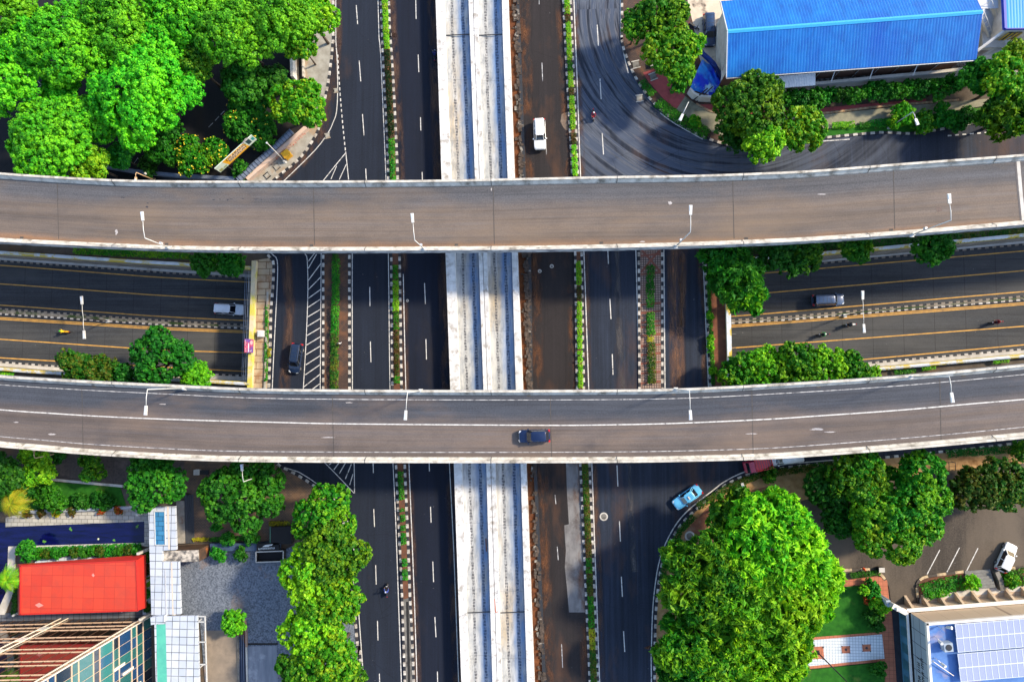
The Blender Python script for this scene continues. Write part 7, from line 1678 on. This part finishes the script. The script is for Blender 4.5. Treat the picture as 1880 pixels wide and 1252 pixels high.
# building with solar panels
z = 6.6; c = P(1700.5,1143.5,z); e = P(1990,1121,z); s_ = P(1713,1340,z); ex = (e-c); sy = (s_-c)
r = thing('office_building', Vector((c.x,c.y,0))+ex*.5+sy*.5, 'low tiled office building with a flat blue roof full of solar panels', 'building')
qd = [c,e,e+sy,s_]; F0 = lambda p,zz: Vector((p.x,p.y,zz))
M_roofb = mnoise('roof_membrane_blue',(.05,.13,.36,1),(.09,.2,.46,1),.5,.6,c3=(.3,.24,.28,1),s3=.2,a3=.56,b3=.7)
M_facn = mbrick('facade_tan_tiles',(.55,.42,.29,1),(.5,.38,.27,1),(.3,.22,.16,1),2.4,1.2,.02,off=0,kind='Object'); M_facw = mbrick('facade_grey_tiles',(.3,.36,.42,1),(.26,.32,.38,1),(.07,.08,.1,1),1.9,1.6,.05,off=0,kind='UV')
m = MB(); m.sheet([p-UP*.35 for p in qd]); part(m,'roof',M_roofb,r)
ux, uy = ex.normalized(), sy.normalized()
m = MB(); 
for a,b,o_ in ((c,e,uy*.14),(c,s_,ux*.14)): m.bar(a+o_-UP*.15,b+o_-UP*.15,.3,.5)
part(m,'parapet',mnoise('parapet_white',(.8,.76,.7,1),(.7,.65,.6,1),.8,.8),r)
def quad(a,b,z0,z1,mat,name,uvs=True):
    m = MB(); L__ = (b-a).length; m.face([F0(a,z0),F0(b,z0),F0(b,z1),F0(a,z1)],[(0,z0),(L__,z0),(L__,z1),(0,z1)]); return part(m,name,mat,r)
quad(e,c,2.6,z-.2,M_facn,'north_facade'); quad(c,s_,2.6,z-.2,M_facw,'west_facade')
c2 = c-ux*.45-uy*.35; e2 = e-uy*.35; s2 = s_-ux*.45
quad(e2,c2,0,2.45,M_facn,'lower_north_wall')
m = MB()
M_win = mnoise('recess_teal',(.03,.1,.14,1),(.05,.16,.2,1),.9,.3)
quad(c2,s2,0,2.45,mnoise('wall_blue_teal',(.06,.2,.3,1),(.05,.15,.24,1),.6,.7),'lower_west_wall')
for k in range(6):
    a = c2.lerp(s2,.03+k*.16)-ux*.02; b = c2.lerp(s2,.12+k*.16)-ux*.02; m = MB(); m.face([F0(a,.5),F0(b,.5),F0(b,2.2),F0(a,2.2)]); part(m,'window',M_win,r)
m = MB(); m.bar(F0(c2,2.52)-ux*.0,F0(e2,2.52),.5,.14); m.bar(F0(c2,2.52),F0(s2,2.52),.3,.14); part(m,'ledge',MC['parapet_white'],r)
for k in range(13):
    p = F0(c2,0)+ux*(.9+k*2.35)-uy*.02; m = MB()
    tri = [p,p-uy*1.25,p+UP*2.3]; w_ = ux*.35
    m.face(tri); m.face([q+w_ for q in tri][::-1]); m.face([tri[1],tri[1]+w_,tri[2]+w_,tri[2]]); m.face([tri[0],tri[2],tri[2]+w_,tri[0]+w_]); part(m,'buttress_fin',M_facn,r)
m = MB(); rr = random.Random(12); base = F0(c.lerp(s_,.40),4.7)-ux*.03
for row,zz in ((0,4.9),(1,3.9)):
    p = F0(c.lerp(s_,.385+row*.02),zz)-ux*.03
    for k in range(9-row*3):
        o_ = p+uy*(k*.62)
        m.bar(o_+UP*.35,o_-UP*.3,.09,.03)
        if rr.random()<.75: m.bar(o_+UP*rr.choice((.3,.0,-.25)),o_+uy*.34+UP*rr.choice((.3,-.25)),.09,.03)
        if rr.random()<.6: m.bar(o_+uy*.34+UP*.35,o_+uy*.34-UP*.3,.09,.03)
part(m,'lettering',M_ink,r)
sheetobj('terrace', [(1690,1113),(1702,1101),(1770,1094),(1880,1084),(1990,1073),(1990,1112),(1700,1124)], mbrick('terrace_tan',(.52,.4,.28,1),(.47,.36,.26,1),(.3,.22,.16,1),2.4,1.3,.03,off=0), 'tan tiled terrace in front of the office building', .16)
sheetobj('paving', [(1686,1111),(1690,1096),(1776,1082),(1840,1078),(1990,1066),(1990,1076),(1770,1095),(1700,1103)], MC['concrete_pale'], 'pale paved edge behind the planting beds', .15)
r = thing('steps', P(1805,1062,0), 'grey stone steps and cheek wall between two planting beds', 'steps')
for i in range(6):
    f0,f1 = i/6,(i+1)/6; q = [(1771+6*f0,1048+34*f0),(1818+10*f0,1045+33*f0),(1818+10*f1,1045+33*f1),(1771+6*f1,1048+34*f1)]; m = MB(); zz = .15+.11*i; m.prism(PX(q,zz),0,zz); part(m,'step',mnoise('step_grey',(.2,.2,.19,1),(.14,.14,.135,1),1.4,.9),r)
m = MB(); m.rail(PX([(1823,1046),(1830,1062),(1833,1080)],0),[(-.3,0),(.3,0),(.3,.95),(-.3,.95)]); part(m,'cheek_wall',MC['concrete_dark'],r)
# white gate wall
r = thing('gate_wall', P(1640,1115,0), 'white gate wall with tan coping bridging brick path and building', 'gate')
q = PX([(1626,1102),(1634,1101),(1639,1113),(1630,1114)],3.2); m = MB(); m.prism(q,0,3.2); part(m,'pier',M_facw,r)
a,b = P(1634,1108,3.3),P(1659,1121,3.3); m = MB(); m.bar(a,b,.55,1.5); part(m,'beam',M_lampw,r); m = MB(); m.bar(a+UP*.8,b+UP*.8,.75,.1); part(m,'coping',MC['spandrel_cream'],r); m = MB(); m.box(tuple(a.lerp(b,.45)+UP*.95),(.9,.5,.25)); part(m,'cap_box',M_lampw,r)
# solar panels
M_cell = mbrick('solar_cells',(.12,.13,.35,1),(.10,.11,.31,1),(.3,.34,.5,1),.16,.16,.06,off=0,rough=.2,kind='UV',spec=.6); M_frame = mplain('panel_frame',(.75,.78,.85,1),.3,.3)
zp = 6.95
def solar(px0, rowvec, cols, rows, gap):
    for j in range(rows):
        for i in range(cols):
            x = px0[0]+i*11.75+j*rowvec[0]; y = px0[1]-i*.98+j*rowvec[1]
            if x > 1905 or y > 1275: continue
            p = P(x,y,zp); pw,ph = 11.75*SC(zp),rowvec[1]*SC(zp)
            o = D.objects.new('solar_panel',None); C.objects.link(o); o.location = p; o.rotation_euler = (0,0,math.atan2(ux.y,ux.x))
            tag(o,'blue solar panel with pale frame on the flat blue roof','solar panel','solar panels on the office roof')
            for d,nm in ((SOL[0],'cells'),(SOL[1],'frame')):
                q_ = D.objects.new(nm,d); C.objects.link(q_); q_.parent = o
pw,ph = 11.75*SC(zp),24.5*SC(zp)
m = MB(); m.prism([(.05,-.05),(pw-.05,-.05),(pw-.05,-ph+.05),(.05,-ph+.05)],0,.05); o1 = m.build('cells',M_cell); m = MB()
for a,b,w_,h_ in ((pw/2,-.03,pw,.06),(pw/2,-ph+.03,pw,.06),(.03,-ph/2,.06,ph-.12),(pw-.03,-ph/2,.06,ph-.12)): m.box((a,b,.03),(w_,h_,.08))
for x in (.2,pw-.2): m.box((x,-ph/2,-.2),(.06,ph*.8,.34))
o2 = m.build('frame',M_frame); SOL = (o1.data,o2.data); D.objects.remove(o1); D.objects.remove(o2)
solar((1752.5,1145.5),(2.6,25),13,2,0); solar((1757.5,1199.5),(2.6,25),13,2,0)
r = thing('air_conditioner', P(1734,1183,z-.3), 'grey rooftop unit beside the white floodlight', 'air conditioner', math.atan2(ux.y,ux.x)); m = MB(); m.box((0,0,.5),(1.15,1.15,1.0)); m.build('housing',MC['aircon_grey'],r); m = MB(); m.disc((0,0,1.0),.42,.05,18); m.build('fan_grille',M_dark,r); m = MB(); m.box((0,.45,.04),(1.2,.08,.08)); m.box((0,-.45,.04),(1.2,.08,.08)); m.build('feet',M_dark,r)
for i,(x,y,tx,ty) in enumerate(((1722,1149,1738,1151),(1716,1168,1724,1176),(1716,1207,1728,1217))):
    r = thing('floodlight', P(x,y,z-.3), ('white floodlight at the roof corner by the panels','white floodlight beside the grey rooftop unit','white floodlight by the long roof pole')[i], 'floodlight')
    h = P(tx,ty,z+.7); a = P(x,y,z-.3); m = MB(); m.tube([a,a+UP*.9],.05,8); part(m,'stand',M_steel,r); m = MB(); m.tube([a+UP*.9,h],.05,8); part(m,'arm',M_lampw,r); m = MB(); m.tube([h,h+(h-a).normalized()*.7],[.16,.22],10); part(m,'lamp_head',M_lampw,r)
r = thing('roof_pole', P(1712,1213,z), 'long thin pole lying across the blue roof', 'pole'); m = MB(); m.tube([P(1712,1213,z+.1),P(1751,1240,z-.05)],.05,8); part(m,'pole',M_tranw,r); m = MB(); m.box(tuple(P(1713,1213.5,z+.1)),(.2,.2,.2)); part(m,'clamp',M_steel,r)
r = thing('traffic_cone', P(1585,1044,.05), 'small orange red cone at the car park kerb', 'cone'); m = MB(); m.box((0,0,.03),(.55,.55,.06)); m.build('base',M_black,r); m = MB(); m.tube([(0,0,.06),(0,0,.75)],[.22,.06],12); m.build('cone_body',mplain('cone_orange',(.8,.1,.02,1),.5),r)
r = thing('rubbish_bin', P(1614,1043,.05), 'dark bin with pale lid at the curved car park kerb', 'bin'); m = MB(); m.prism([(-.35,-.3),(.35,-.3),(.35,.3),(-.35,.3)],0,.8); m.build('bin_body',M_dark,r); m = MB(); m.box((0,0,.84),(.8,.66,.08)); m.build('lid',MC['concrete_pale'],r)
for i,(x,y) in enumerate(((1742,855),(1863,845))):
    r = thing('bike_rack', P(x,y,.12), ('dark metal frame on the tan soil beside the large speckled tree','dark metal frame on the tan soil near the right edge')[i], 'rack')
    for u in (-.45,.45): m = MB(); m.tube([(u,-.6,0),(u,-.6,.85),(u,.6,.85),(u,.6,0)],.05,6); m.build('hoop',M_dark,r)
    m = MB(); m.bar((-.45,0,.85),(.45,0,.85),.06); m.bar((-.45,.6,.85),(.45,.6,.85),.06); m.build('crossbar',M_dark,r)
r = thing('litter_box', P(1362,890,.12), 'small blue and white box in the kerb planting of the south east bend', 'box', .3); m = MB(); m.box((0,0,.25),(.4,.75,.5)); m.build('box_body',mplain('box_blue',(.1,.25,.5,1),.5),r); m = MB(); m.box((0,.18,.52),(.42,.4,.05)); m.build('lid',M_lampw,r)
# ------------------------------------------------------------------ light
sc = bpy.context.scene
SUN_AZ, SUN_EL = math.radians(22), math.radians(36)     # direction to the sun, measured from +X
dirv = Vector((math.cos(SUN_AZ)*math.cos(SUN_EL), math.sin(SUN_AZ)*math.cos(SUN_EL), math.sin(SUN_EL)))
sl = D.lights.new('sun','SUN'); sl.energy = 2.9; sl.angle = math.radians(5); sl.color = (1,.84,.62)
so = D.objects.new('sun', sl); C.objects.link(so); so.rotation_euler = dirv.to_track_quat('Z','Y').to_euler(); so.location = (60,30,80)
w = D.worlds.new('World'); sc.world = w; w.use_nodes = True
sk = w.node_tree.nodes.new('ShaderNodeTexSky'); sk.sky_type = 'NISHITA'; sk.sun_disc = False
sk.sun_elevation = SUN_EL; sk.sun_rotation = math.pi/2 - SUN_AZ
w.node_tree.links.new(sk.outputs[0], w.node_tree.nodes['Background'].inputs[0]); w.node_tree.nodes['Background'].inputs[1].default_value = .15
sc.view_settings.view_transform = 'Standard'; sc.view_settings.look = 'None'; sc.view_settings.gamma = 1; sc.view_settings.exposure = 1.3
sc.cycles.max_bounces = 6; sc.cycles.transparent_max_bounces = 6
